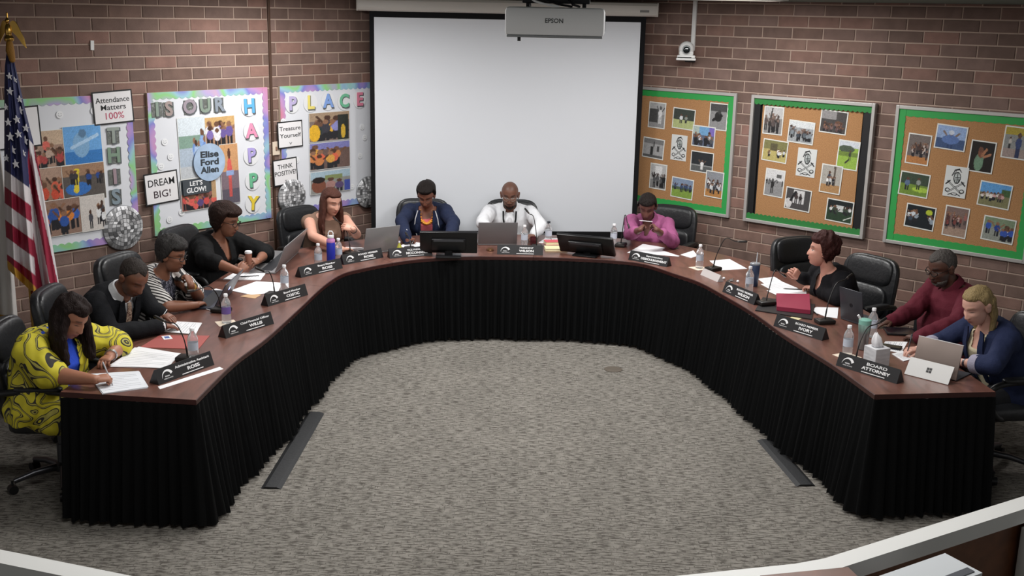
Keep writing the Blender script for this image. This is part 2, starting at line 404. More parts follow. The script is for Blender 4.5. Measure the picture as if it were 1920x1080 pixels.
for sx in (-1, 1):
    g = MB()
    for i in range(6): g.box((sx * (pw / 2 + .001), -.12 + i * .045, 0), (.004, .028, .09))
    g.build('side_vent', mat('vent_grey', '#9a9da0', .5), pj)
MB().tube([(-.19, -.13, -ph / 2 - .003), (-.19, -.13, -ph / 2 - .03)], .009, 10).build('foot', M_BLKM, pj)
MB().tube([(0.04, pd / 2 - .01, .01), (.04, pd / 2 + .05, .01)], .055, 20).build('lens', M_LENS, pj)
bk = MB().box((0, 0, ph / 2 + .035), (.36, .16, .03), bev=.004)
for sx in (-1, 1):
    for sy in (-1, 1): bk.box((sx * .15, sy * .06, ph / 2 + .012), (.02, .02, .04))
bk.build('bracket', M_BLKM, pj)
MB().tube([(0, 0, ph / 2 + .04), (0, 0, CEIL_Z - pc.z)], .025, 14).build('mount_pole', M_BLKM, pj)
MB().box((0, 0, CEIL_Z - pc.z - .01), (.16, .16, .02), bev=.003).build('ceiling_plate', M_BLKM, pj)
for k, (x0, x1) in enumerate(((-.14, .02), (.05, .13), (-.06, .09))):
    MB().tube([(x0, -.10, ph / 2 + .05), (x0 + .03, -.16, ph / 2 + .03), ((x0 + x1) / 2, -.175, ph / 2 + .016), (x1, -.17, ph / 2 + .004)], .006, 6).build('cable', M_BLKM if k else M_PROJ, pj)

# ---------------------------------------------------------------- wall camera with conduit
cs, cz = wsz(1, 1287, 97, .13)
pt = empty('wall_camera', wmat(1, cs, cz, .13), 'white pan-tilt camera on a wall bracket beside the projection screen', 'camera')
pt.matrix_world = wmat(1, cs, cz, .13) @ Matrix.Rotation(math.radians(33), 4, 'Y')
M_WHITE = mat('white_plastic', '#e4e4e2', .35)
MB().box((0, -.07, 0), (.19, .022, .13), bev=.008).build('base_plate', M_WHITE, pt, smooth=True)
MB().box((-.015, -.052, .062), (.13, .008, .012)).build('tally_strip', M_BLKM, pt)
MB().box((0, -.045, 0), (.175, .03, .12), bev=.012).build('lower_body', M_WHITE, pt, smooth=True)
hd = MB(); hd.ell((0, .025, 0), (.075, .075, .062)); hd.box((0, -.012, 0), (.142, .05, .1), bev=.02); hd.build('head', M_WHITE, pt, smooth=True)
MB().tube([(0, .025, .03), (0, .02, .078)], [.042, .04], 20).build('lens_barrel', mat('grey_barrel', '#9aa0a2', .4), pt, smooth=True)
MB().ell((0, .0195, .078), (.033, .033, .01)).build('lens', M_LENS, pt, smooth=True)
MB().box((.04, -.088, -.07), (.1, .02, .16), bev=.004).build('bracket', M_BLKM, pt)
c1 = wsz(1, 1297, 95, .012); c2 = wsz(1, 1303, 2, .012)
cd = MB().box((0, 0, 0), (.04, CEIL_Z - c1[1], .024), bev=.004).build('cable_conduit', M_WHITE)
cd.matrix_world = wmat(1, c1[0] + .01, (CEIL_Z + c1[1]) / 2, .0122); tag(cd, 'white cable conduit running up the brick wall above the camera', 'conduit')
# small fittings on the left wall
wp = wsz(0, 516, 278); o = MB().box((0, 0, .008), (.085, .125, .016), bev=.004).build('wall_plate', mat('beige_plastic', '#d3c3b0', .45)); o.matrix_world = wmat(0, wp[0], wp[1]); tag(o, 'beige wall plate beside the brown strip on brick wall', 'wall plate')
MB().box((0, 0, .019), (.018, .034, .01), bev=.002).build('switch', mat('brown_switch', '#8a6a58', .5), o)
wp = wsz(0, 172, 85); o = MB().box((0, 0, .005), (.03, .075, .01), bev=.002).build('wall_clip', M_WHITE); o.matrix_world = wmat(0, wp[0], wp[1], 0, -.06); tag(o, 'small white clip stuck on the bare upper left bricks', 'clip')

# ================================================================ horseshoe table
TABLE_Z = .745
def wood_material(name, c1, c2, rough=.32, scale=3.0, coat=.15):
    m, nt, b = _new(name); ge = N(nt, 'ShaderNodeNewGeometry'); mp = N(nt, 'ShaderNodeMapping'); mp.inputs['Scale'].default_value = (1.0, .22, 1.0)
    nz = N(nt, 'ShaderNodeTexNoise'); nz.inputs['Scale'].default_value = scale * 6; nz.inputs['Detail'].default_value = 7; nz.inputs['Distortion'].default_value = .8
    nt.links.new(ge.outputs['Position'], mp.inputs[0]); nt.links.new(mp.outputs[0], nz.inputs['Vector'])
    cr = N(nt, 'ShaderNodeValToRGB'); cr.color_ramp.elements[0].position = .3; cr.color_ramp.elements[0].color = (*lin(c1), 1); cr.color_ramp.elements[1].position = .72; cr.color_ramp.elements[1].color = (*lin(c2), 1)
    nt.links.new(nz.outputs[0], cr.inputs[0]); nt.links.new(cr.outputs[0], b.inputs['Base Color'])
    b.inputs['Roughness'].default_value = rough; b.inputs['Coat Weight'].default_value = coat; b.inputs['Coat Roughness'].default_value = .25
    return m
M_WOOD = wood_material('mahogany_laminate', '#583a31', '#764f44')
M_WOODEDGE = mat('dark_edge_band', '#3a1d1a', .4, vary=.15, bscale=20)
EDGE = [((-1.709, 5.744), (-2.486, 5.826)), ((-1.666, 6.423), (-2.45, 6.50)), ((-1.586, 6.926), (-2.41, 7.02)), ((-1.518, 7.641), (-2.37, 7.80)), ((-1.458, 8.349), (-2.31, 8.60)),
        ((-1.38, 8.76), (-2.20, 9.15)), ((-1.251, 8.974), (-1.98, 9.60)), ((-1.018, 9.226), (-1.58, 10.05)), ((-.763, 9.41), (-1.1, 10.35)), ((-.361, 9.536), (-.5, 10.53)), ((.182, 9.568), (.25, 10.58)),
        ((.528, 9.558), (.75, 10.55)), ((.87, 9.505), (1.2, 10.42)), ((1.131, 9.382), (1.62, 10.17)), ((1.357, 9.022), (2.06, 9.62)), ((1.51, 8.754), (2.25, 9.25)), ((1.631, 8.347), (2.47, 8.70)),
        ((1.763, 7.81), (2.60, 8.05)), ((1.859, 7.244), (2.70, 7.40)), ((2.002, 6.632), (2.78, 6.75)), ((2.094, 6.072), (2.83, 6.165))]
def catmull(pts, t):
    n = len(pts) - 1; i = min(int(t), n - 1); u = t - i
    p0, p1, p2, p3 = (Vector(pts[max(i - 1, 0)]), Vector(pts[i]), Vector(pts[i + 1]), Vector(pts[min(i + 2, n)]))
    return .5 * ((2 * p1) + (p2 - p0) * u + (2 * p0 - 5 * p1 + 4 * p2 - p3) * u * u + (3 * p1 - p0 - 3 * p2 + p3) * u ** 3)
INN = [e[0] for e in EDGE]; OUT = [e[1] for e in EDGE]
table = empty('conference_table', TM(.2, 8.0, 0), 'long dark mahogany horseshoe conference table seen from its open end', 'table')
TMI = table.matrix_world.inverted()
SEC = [0, 4, 7, 10, 13, 16, 20]
for a, b in zip(SEC[:-1], SEC[1:]):
    ts = [a + (b - a) * k / ((b - a) * 5) for k in range((b - a) * 5 + 1)]
    ii = [catmull(INN, t) for t in ts]; oo = [catmull(OUT, t) for t in ts]
    # a hair's gap between neighbouring sections
    for L in (ii, oo):
        d0 = (L[1] - L[0]).normalized() * .0012; d1 = (L[-2] - L[-1]).normalized() * .0012; L[0] = L[0] + d0; L[-1] = L[-1] + d1
    rings = []
    for p, q in zip(ii, oo):
        n = (q - p).normalized()
        rings.append([Vector((p.x, p.y, TABLE_Z - .03)), Vector((p.x, p.y, TABLE_Z - .004)), Vector((p.x + n.x * .004, p.y + n.y * .004, TABLE_Z)), Vector((q.x - n.x * .004, q.y - n.y * .004, TABLE_Z)), Vector((q.x, q.y, TABLE_Z - .004)), Vector((q.x, q.y, TABLE_Z - .03))])
    mb = MB(); mb.loft(rings)
    mb.m = [0 if f[0] % 6 == 2 or f[1] % 6 == 2 and f[2] % 6 == 3 else 1 for f in mb.f]
    for k, f in enumerate(mb.f): mb.m[k] = 0 if all(abs(mb.v[i][2] - TABLE_Z) < 1e-5 for i in f) else 1
    mb.xf(TMI); mb.build('table_section', [M_WOOD, M_WOODEDGE], table)
for t in (.35, 3.6, 6.3, 9.0, 11.8, 14.4, 17.0, 19.6):
    p = catmull(INN, t); q = catmull(OUT, t); n = (q - p).normalized(); lg = MB(); a = p + n * .16; b = q - n * .16
    ang = math.atan2(n.y, n.x); R = Matrix.Rotation(ang, 4, 'Z'); c = (a + b) / 2; ln = (b - a).length
    lg.box((c.x, c.y, .03), (ln + .12, .06, .04), M=R, bev=.008); lg.box((c.x, c.y, .70), (ln, .05, .03), M=R)
    for e in (a + n * .08, b - n * .08): lg.tube([(e.x, e.y, .04), (e.x, e.y, .7)], .022, 10)
    lg.xf(TMI); lg.build('leg', M_BLKM, table)
# black pleated skirt along the inner edge and both front ends
path = [catmull(OUT, 0) + (catmull(INN, 0) - catmull(OUT, 0)) * k / 12 for k in range(12)] + [catmull(INN, 20 * k / 220) for k in range(221)] + [catmull(INN, 20) + (catmull(OUT, 20) - catmull(INN, 20)) * k / 12 for k in range(1, 13)]
fine = []; acc = 0.0
for p, q in zip(path[:-1], path[1:]):
    L = (q - p).length; k = max(1, int(L / .009))
    for j in range(k): fine.append(p + (q - p) * j / k)
fine.append(path[-1])
dist = [0.0]
for p, q in zip(fine[:-1], fine[1:]): dist.append(dist[-1] + (q - p).length)
sk = MB(); HZ = [0, .06, .2, .4, .6, .8, 1.0]; nrow = len(HZ); vs_ = []; fs_ = []
tang = []
for i in range(len(fine)):
    a = fine[max(i - 9, 0)]; b = fine[min(i + 9, len(fine) - 1)]; t = (b - a).normalized(); tang.append(Vector((t.y, -t.x)))
for i, p in enumerate(fine):
    nrm = tang[i]; s = dist[i]; ph = s / .062 * 2 * math.pi + 1.6 * math.sin(s * 3.1) + 1.1 * math.sin(s * 7.7)
    big = noise.noise(Vector((s * 2.2, 3.1, 0))); 
    for h in HZ:
        amp = .004 + .016 * h ** .8; flare = .012 + .085 * h * (1 + .5 * big) + .01 * h * h * math.sin(s * 9 + big * 4)
        off = -.012 + flare + amp * (math.sin(ph + h * big * 2.2) + .35 * math.sin(2.3 * ph))
        hem = .012 + .010 * (1 + math.sin(ph * .5 + 1)) + .012 * max(0, big)
        z = (TABLE_Z - .031) * (1 - h) + hem * h
        vs_.append((p.x + nrm.x * off, p.y + nrm.y * off, z))
for i in range(len(fine) - 1):
    for j in range(nrow - 1): fs_.append((i * nrow + j, (i + 1) * nrow + j, (i + 1) * nrow + j + 1, i * nrow + j + 1))
sk.add(vs_, fs_)
M_SKIRT = mat('black_polyester', '#0a0b0c', .75, spec=.12)
skirt = sk.build('table_skirt', M_SKIRT, smooth='all'); tag(skirt, 'black pleated skirt hanging to the carpet around the inside of the horseshoe table', 'table skirt')
# flat black cable covers on the carpet
M_RUB = mat('black_rubber', '#191a1c', .6, bump=.2, bscale=50)
def strip(pa, pb, wd, label):
    a = onz(*pa, 0); b = onz(*pb, 0); d = b - a; ang = math.atan2(d.y, d.x); c = (a + b) / 2
    poly = [(-wd / 2, 0), (wd / 2, 0), (wd * .28, .012), (-wd * .28, .012)]
    mb = MB(); mb.loft([[Vector((x, p[0], p[1])) for p in poly] for x in (-d.length / 2, d.length / 2)])
    o = mb.build('cable_cover', M_RUB, None, M=TM(c.x, c.y, .0005, ang)); tag(o, label, 'cable cover')
strip((508, 917), (592, 775), .125, 'black rubber cable cover lying on the carpet by the left table skirt')
strip((1511, 912), (1436, 826), .125, 'black rubber cable cover lying on the carpet by the right table skirt')
fo = onz(1150, 693, 0); o = MB().lathe([(.075, 0), (.075, .004), (.055, .008), (.02, .008), (0.001, .0075)], 24).build('floor_outlet', mat('bronze_plate', '#5d554c', .55), None, M=TM(fo.x, fo.y, .0005)); tag(o, 'round bronze floor outlet in the carpet before the table', 'floor outlet')

# ================================================================ black leather office chair
M_LEATHER = mat('black_leather', '#1f2022', .38, spec=.5, bump=.25, bscale=38)
M_PLAST = mat('black_nylon', '#1a1a1b', .42)
M_STEELD = mat('dark_steel', '#55565a', .35, metal=.8)
def superell(mb, c, d, M=None, e=.45, nu=28, nv=16, puff=None):
    c = Vector(c); vs = []; fs = []
    def sg(v, p): return math.copysign(abs(v) ** p, v)
    for j in range(nv + 1):
        th = -math.pi / 2 + math.pi * j / nv
        for i in range(nu):
            a = 2 * math.pi * i / nu
            v = Vector((d[0] / 2 * sg(math.cos(th), e) * sg(math.cos(a), e), d[1] / 2 * sg(math.cos(th), e) * sg(math.sin(a), e), d[2] / 2 * sg(math.sin(th), e)))
            if puff: v = puff(v)
            if M is not None: v = M @ v
            vs.append(v + c)
    for j in range(nv):
        for i in range(nu): fs.append((j * nu + i, j * nu + (i + 1) % nu, (j + 1) * nu + (i + 1) % nu, (j + 1) * nu + i))
    mb.add(vs, fs); return mb
def make_chair():
    c = empty('office_chair')
    superell(MB(), (0, .02, .455), (.54, .54, .13), e=.5, puff=lambda v: v + Vector((0, 0, -.02 * (v.y / .27) ** 2))).build('seat', M_LEATHER, c, smooth='all')
    tilt = Matrix.Rotation(math.radians(9), 4, 'X')
    def bend(v): return v + Vector((0, .05 * (v.x / .28) ** 2, 0))
    superell(MB(), (0, -.29, .735), (.54, .085, .56), M=tilt, e=.45, puff=bend).build('backrest', M_LEATHER, c, smooth='all')
    superell(MB(), (0, -.295, .895), (.45, .10, .22), M=tilt, e=.55, puff=bend).build('head_cushion', M_LEATHER, c, smooth='all')
    superell(MB(), (0, -.242, .665), (.44, .10, .26), M=tilt, e=.55, puff=bend).build('lumbar_cushion', M_LEATHER, c, smooth='all')
    for s in (-1, 1):
        arm = MB(); pts = [(s * .26, -.26, .62), (s * .30, -.22, .665), (s * .31, -.08, .685), (s * .31, .10, .68), (s * .305, .19, .645), (s * .295, .20, .56), (s * .27, .12, .45), (s * .24, .05, .42)]
        sm = [catmull(pts, k * (len(pts) - 1) / 28) for k in range(29)]
        a_ = arm.tube(sm, .02, 10).build('armrest', M_PLAST, c, smooth=True)
        pad = MB(); superell(pad, (s * .31, .0, .70), (.065, .27, .035), e=.6); pad.build('arm_pad', M_LEATHER, a_, smooth='all')
    MB().box((0, 0, .385), (.22, .26, .03), bev=.008).build('mechanism', M_PLAST, c)
    MB().tube([(0, 0, .09), (0, 0, .25), (0, 0, .25), (0, 0, .38)], [.032, .032, .022, .022], 14).build('gas_lift', M_STEELD, c, smooth=True)
    MB().lathe([(.03, .075), (.05, .08), (.05, .12), (.034, .135)], 16).build('hub', M_PLAST, c, smooth=True)
    for k in range(5):
        a = 2 * math.pi * k / 5 + .3; d = Vector((math.cos(a), math.sin(a), 0))
        lg = MB().tube([Vector((0, 0, .105)) + d * .03, Vector((0, 0, .10)) + d * .17, Vector((0, 0, .075)) + d * .29], [.024, .02, .016], 10).build('leg', M_STEELD, c, smooth=True)
        p = d * .30; n = Vector((-d.y, d.x, 0)); cs_ = MB().tube([p + n * .024 + Vector((0, 0, .0275)), p - n * .024 + Vector((0, 0, .0275))], .027, 14); cs_.tube([p + Vector((0, 0, .03)), p + Vector((0, 0, .082))], .008, 8)
        cs_.build('caster', M_PLAST, lg, smooth=True)
    return c
CHAIR = make_chair(); _first = [True]
def chair_at(x, y, deg, label, s=1.0):
    """deg: direction the sitter faces"""
    c = CHAIR if _first[0] else copy_tree(CHAIR); _first[0] = False
    c.matrix_world = TM(x, y, 0, math.radians(deg - 90), s); tag(c, label, 'chair', 'black leather office chairs around the table'); return c

# ================================================================ white rail, wooden half wall and desk in the foreground
M_RAIL = mat('white_painted_rail', '#d9d9d6', .4); M_DKWOOD = wood_material('dark_brown_panel', '#5a3520', '#74472c', .4, 2.0)
RZ = 1.0
rl = [onz(-160, 998, RZ), onz(248, 1080, RZ), onz(430, 1130, RZ), onz(1140, 1096, RZ), onz(1266, 1080, RZ), onz(1490, 1057, RZ), onz(1545, 1047, RZ), onz(1920, 930, RZ), onz(2080, 880, RZ)]
def rail_rings(pts, wd, z0, z1, shift=0.0, round_=True):
    rings = []
    for i, p in enumerate(pts):
        a = pts[max(i - 1, 0)]; b = pts[min(i + 1, len(pts) - 1)]; t = (b - a); t.z = 0; t.normalize(); n = Vector((t.y, -t.x, 0))
        f = p + n * shift; g = p + n * (shift + wd)
        rings.append([Vector((f.x, f.y, z0)), Vector((f.x, f.y, z1)), Vector((g.x, g.y, z1)), Vector((g.x, g.y, z0))])
    return rings
hw_ = empty('railing', TM(rl[3].x, rl[3].y - .05, 0), 'white capped railing over a dark wooden half wall in the foreground', 'railing'); HI = hw_.matrix_world.inverted()
MB().loft(rail_rings(rl, .078, RZ - .062, RZ)).xf(HI).build('top_rail', M_RAIL, hw_)
for i in range(len(rl) - 1):
    if (rl[i + 1] - rl[i]).length < .02: continue
    MB().loft(rail_rings(rl[i:i + 2], .03, .0, RZ - .0625, .022)).xf(HI).build('panel', M_DKWOOD, hw_)
a = onz(1852, 1000, .93); b = onz(2010, 960, .93); t = (rl[8] - rl[7]).normalized(); n = Vector((t.y, -t.x, 0))
pst = MB(); c = rl[7] + t * .03 + n * .095; pst.box((c.x, c.y, .46), (.26, .05, .92), M=Matrix.Rotation(math.atan2(t.y, t.x), 4, 'Z'), bev=.004); pst.xf(HI).build('white_panel', M_RAIL, hw_)
# desk edge and white box standing behind the rail
d1 = onz(1590, 1063, 1.02); d2 = onz(1425, 1079, 1.02); d3 = onz(1640, 1110, 1.02); d4 = onz(1440, 1180, 1.02)
lect = empty('lectern', TM((d1.x + d4.x) / 2, (d1.y + d4.y) / 2, 0), 'brown wooden lectern top in front of the rail at the bottom edge', 'lectern'); LI = lect.matrix_world.inverted()
poly = [(d2.x, d2.y), (d1.x, d1.y), (d3.x, d3.y), (d4.x, d4.y)]; cx = sum(p[0] for p in poly) / 4; cy = sum(p[1] for p in poly) / 4
M_DESK = wood_material('brown_desk_wood', '#5d3a2c', '#744a38', .45, 2.0)
MB().prism(poly, .99, 1.02).xf(LI).build('top', M_DESK, lect)
MB().prism([(cx + (p[0] - cx) * .8, cy + (p[1] - cy) * .8) for p in poly], .0, .99).xf(LI).build('body', M_DKWOOD, lect)
p0 = onz(1772, 1037, 1.06); p1 = onz(1642, 1082, 1.06); p2 = onz(1842, 1074, 1.06); p3 = p1 + (p2 - p0)
stand = empty('cabinet', TM((p0.x + p3.x) / 2, (p0.y + p3.y) / 2, 0), 'dark wooden cabinet under the white printer behind the rail', 'cabinet'); SI = stand.matrix_world.inverted()
prn = empty('printer', TM((p0.x + p3.x) / 2, (p0.y + p3.y) / 2, .92), 'white printer with a dark slot at the bottom right corner', 'printer'); PI_ = prn.matrix_world.inverted()
MB().prism([(p0.x, p0.y), (p2.x, p2.y), (p3.x, p3.y), (p1.x, p1.y)], .922, 1.06).xf(PI_).build('housing', mat('printer_white', '#c9cdd0', .4), prn)
sl0 = p2 + (p3 - p2) * .06 + (p0 - p2) * .10; sl1 = p2 + (p3 - p2) * .42 + (p0 - p2) * .08; w_ = (p0 - p2).normalized() * .03
MB().prism([(sl0.x, sl0.y), (sl1.x, sl1.y), (sl1.x + w_.x, sl1.y + w_.y), (sl0.x + w_.x, sl0.y + w_.y)], 1.0605, 1.064).xf(PI_).build('slot', mat('slot_grey', '#53565c', .4), prn)
q_ = [(p0.x, p0.y), (p2.x, p2.y), (p3.x, p3.y), (p1.x, p1.y)]
MB().prism(q_, .0, .90).xf(SI).build('body', M_DKWOOD, stand); MB().prism([((x - (p0.x + p3.x) / 2) * 1.02 + (p0.x + p3.x) / 2, (y - (p0.y + p3.y) / 2) * 1.02 + (p0.y + p3.y) / 2) for x, y in q_], .90, .9205).xf(SI).build('top', M_DKWOOD, stand)

# ================================================================ people
def remesh(mb, voxel, smooth_it=4, factor=.5):
    me = bpy.data.meshes.new('tmp'); me.from_pydata(mb.v, [], mb.f); o = bpy.data.objects.new('tmp', me); col.objects.link(o)
    r = o.modifiers.new('r', 'REMESH'); r.mode = 'VOXEL'; r.voxel_size = voxel; r.adaptivity = 0
    s = o.modifiers.new('s', 'SMOOTH'); s.iterations = smooth_it; s.factor = factor
    dg = bpy.context.evaluated_depsgraph_get(); out = bpy.data.meshes.new_from_object(o.evaluated_get(dg))
    bpy.data.objects.remove(o); bpy.data.meshes.remove(me); return out
def capsule(mb, p0, p1, r0, r1, n=14):
    mb.tube([p0, Vector(p0).lerp(Vector(p1), .5), p1], [r0, (r0 + r1) / 2, r1], n, ends=True)
def spline(pts, n): return [catmull(pts, k * (len(pts) - 1) / n) for k in range(n + 1)]
def skin_mat(name, c, rough=.48):
    if name in MATS: return MATS[name]
    m, nt, b = _new(name); a = N(nt, 'ShaderNodeAttribute'); a.attribute_name = 'Col'
    nt.links.new(a.outputs['Color'], b.inputs['Base Color']); b.inputs['Roughness'].default_value = rough; b.inputs['Specular IOR Level'].default_value = .4
    b.inputs['Subsurface Weight'].default_value = .08; b.inputs['Subsurface Radius'].default_value = (.012, .005, .003); b.inputs['Subsurface Scale'].default_value = .5
    MATS[name] = m; return m
M_SKIN = skin_mat('skin', None)
M_HAIRS = {}
def hair_mat(c):
    k = 'hair_' + c
    if k in MATS: return MATS[k]
    m = mat(k, c, .55, spec=.2, bump=.9, bscale=60, vary=.28, stretch=(3, 3, .35)); return m

def smooth01(x): x = max(0.0, min(1.0, x)); return x * x * (3 - 2 * x)
def head_radius(d):
    """distance from the head centre to the skull/jaw surface in direction d (x right, y forward, z up)"""
    def ray_ell(c, r):
        A = sum((d[i] / r[i]) ** 2 for i in range(3)); B = -2 * sum(d[i] * c[i] / r[i] ** 2 for i in range(3)); C = sum((c[i] / r[i]) ** 2 for i in range(3)) - 1
        D = B * B - 4 * A * C
        return (-B + math.sqrt(D)) / (2 * A) if D > 0 else 0.0
    a = ray_ell((0, -.012, .032), (.076, .096, .086)); b = ray_ell((0, .022, -.035), (.060, .070, .088)); k = .014
    h = max(0.0, min(1.0, .5 + .5 * (a - b) / k)); return b * (1 - h) + a * h + k * h * (1 - h)
def head_mesh(P):
    """returns MB with colours: local frame x right, y forward, z up, origin between the ears"""
    skin = Vector(lin(P['skin'])); lips = Vector(lin(P.get('lips', '#8a4a44'))); brow = Vector(lin(P.get('browc', '#1c1310'))); scalp = Vector(lin(P['scalp'])) if P.get('scalp') else None
    stub = Vector(lin(P['stubble'])) if P.get('stubble') else None
    nu, nv = 104, 76; vs = []; cs = []; fs = []; hs = P.get('headscale', 1.0); jaw = P.get('jaw', 1.0)
    def g(x, s): return math.exp(-(x / s) ** 2)
    for j in range(nv + 1):
        th = math.pi * j / nv
        for i in range(nu):
            u = 2 * i / nu - 1; az = math.pi * (.45 * u + .55 * u ** 3)          # denser in front
            d = Vector((math.sin(th) * math.sin(az), math.sin(th) * math.cos(az), math.cos(th))); r = head_radius(d); p = d * r
            p.x *= (1 + (jaw - 1) * smooth01((-p.z + .02) / .08))
            fr = smooth01((d.y - .25) / .35); x, z = p.x, p.z; ax = abs(x)
            o = 0.0
            # brow ridge, eye sockets, nose, cheeks, lips, chin
            o += .006 * g(z - .026, .011) * g(ax - .028, .026) * fr
            o -= .011 * g(z - .006, .013) * g(ax - .031, .017) * fr
            o += .0045 * g(z - .003, .0085) * g(ax - .031, .013) * fr           # lids over the eyeball
            nz = smooth01((.022 - z) / .055) * smooth01((z + .046) / .010)
            o += (.003 + .0135 * nz) * g(x, .0085 + .006 * nz) * smooth01((.034 - z) / .02) * smooth01((z + .048) / .012) * fr
            o += .0055 * g(z + .034, .008) * g(ax - .013, .007) * fr             # nostril wings
            o += .005 * g(z + .022, .02) * g(ax - .043, .018) * fr              # cheeks
            o += .0065 * g(z + .060, .006) * g(x, .021) * fr + .0065 * g(z + .072, .0055) * g(x, .018) * fr
            o -= .004 * g(z + .066, .0028) * g(x, .024) * fr
            o -= .004 * g(z + .083, .006) * g(x, .02) * fr
            o += .008 * g(z + .102, .014) * g(x, .022) * fr
            p = p + d * o; c = skin.copy()
            shade = 1 + .05 * noise.noise(p * 45); c = c * shade
            lipm = max(g(z + .060, .0062) * g(x, .022), g(z + .0725, .006) * g(x, .019)) * fr
            c = c.lerp(lips, min(1, lipm * 1.15))
            c = c.lerp(skin * .45, min(1, 1.1 * g(z + .066, .002) * g(x, .022) * fr))
            bz = .030 - .10 * max(0, ax - .035)
            bm_ = g(z - bz, .0052) * smooth01((ax - .012) / .006) * smooth01((.052 - ax) / .008) * fr
            c = c.lerp(brow, min(1, bm_ * P.get('browk', .9)))
            lash = g(z - .0005 - (.0 if P.get('closed') else .006), .0026) * g(ax - .031, .0125) * fr
            c = c.lerp(Vector((.012, .008, .007)), min(1, lash * 1.2))
            if not P.get('closed'):
                wh = g(z - .001, .0042) * g(ax - .031, .011) * fr
                c = c.lerp(Vector((.55, .52, .48)), min(1, wh * .9)); c = c.lerp(Vector((.015, .01, .008)), min(1, 1.3 * g(z - .001, .0048) * g(ax - .031, .0045) * fr))
            c = c.lerp(skin * .72, .5 * g(z - .012, .008) * g(ax - .03, .02) * fr * .8)
            if scalp is not None:
                hl = .052 + .02 * g(x, .05) if d.y > .1 else -.03
                k = smooth01((z - hl) / .02) if d.y > .1 else smooth01((z + .05) / .03) * smooth01((.25 - d.y) / .2)
                c = c.lerp(scalp, k * P.get('scalpk', .85))
            if stub is not None:
                k = max(smooth01((-z - .075) / .02), smooth01((ax - .042) / .012) * smooth01((-z - .02) / .02), g(z + .048, .006) * smooth01((.032 - ax) / .008)) * smooth01((d.y + .05) / .2)
                k *= 1 - min(1, lipm * 1.4); c = c.lerp(stub, k * .9)
            vs.append(p * hs); cs.append(c)
    for j in range(nv):
        for i in range(nu): fs.append((j * nu + i, j * nu + (i + 1) % nu, (j + 1) * nu + (i + 1) % nu, (j + 1) * nu + i))
    mb = MB(); mb.add(vs, fs); n0 = len(mb.v)
    for s in (-1, 1):   # ears
        R = Matrix.Rotation(s * .35, 4, 'Z')
        mb.ell((s * .077 * hs, -.012 * hs, -.006 * hs), (.011 * hs, .020 * hs, .033 * hs), M=R, nu=16, nv=10)
        mb.ell((s * .083 * hs, -.016 * hs, .008 * hs), (.008 * hs, .018 * hs, .02 * hs), M=R, nu=14, nv=8)
    cs += [skin * .95] * (len(mb.v) - n0); mb.c = cs
    return mb
def hair_shell(hairline, thick, hs=1.0, back=-.07, wave=.006, freq=30, extra=None, front=None):
    """cap of hair following the skull; hairline(x, d) gives the lower edge of the hair; below it the shell sinks under the skin"""
    nu, nv = 96, 64; mb = MB(); vs = []; fs = []
    for j in range(nv + 1):
        th = math.pi * j / nv
        for i in range(nu):
            az = 2 * math.pi * i / nu - math.pi; d = Vector((math.sin(th) * math.sin(az), math.sin(th) * math.cos(az), math.cos(th))); r = head_radius(d); p = d * r
            e = hairline(p, d); k = smooth01(e / .016)
            t = thick(p, d) if callable(thick) else thick
            o = -.022 * (1 - k) + k * (t + wave * (noise.noise(Vector((p.x * freq, p.y * freq, p.z * freq * .5))) + .5 * noise.noise(p * freq * 3)))
            q = p + d * o
            if extra: q = extra(q, d, k)
            vs.append(q * hs)
    for j in range(nv):
        for i in range(nu): fs.append((j * nu + i, j * nu + (i + 1) % nu, (j + 1) * nu + (i + 1) % nu, (j + 1) * nu + i))
    mb.add(vs, fs); return mb
def hl_std(front=.058, side=-.005, back=-.065, recede=0.0):
    def f(p, d):
        if d.y > .35: e = p.z - (front - .25 * abs(p.x) ** 1.0 * .3 + recede * abs(p.x) / .05)
        elif d.y > -.1:
            k = (d.y + .1) / .45; sk = smooth01(k); lim = front * sk + (side if abs(p.x) > 0 else side) * (1 - sk); e = p.z - lim
        else:
            k = smooth01((-d.y - .1) / .5); e = p.z - (side * (1 - k) + back * k)
        return e
    return f

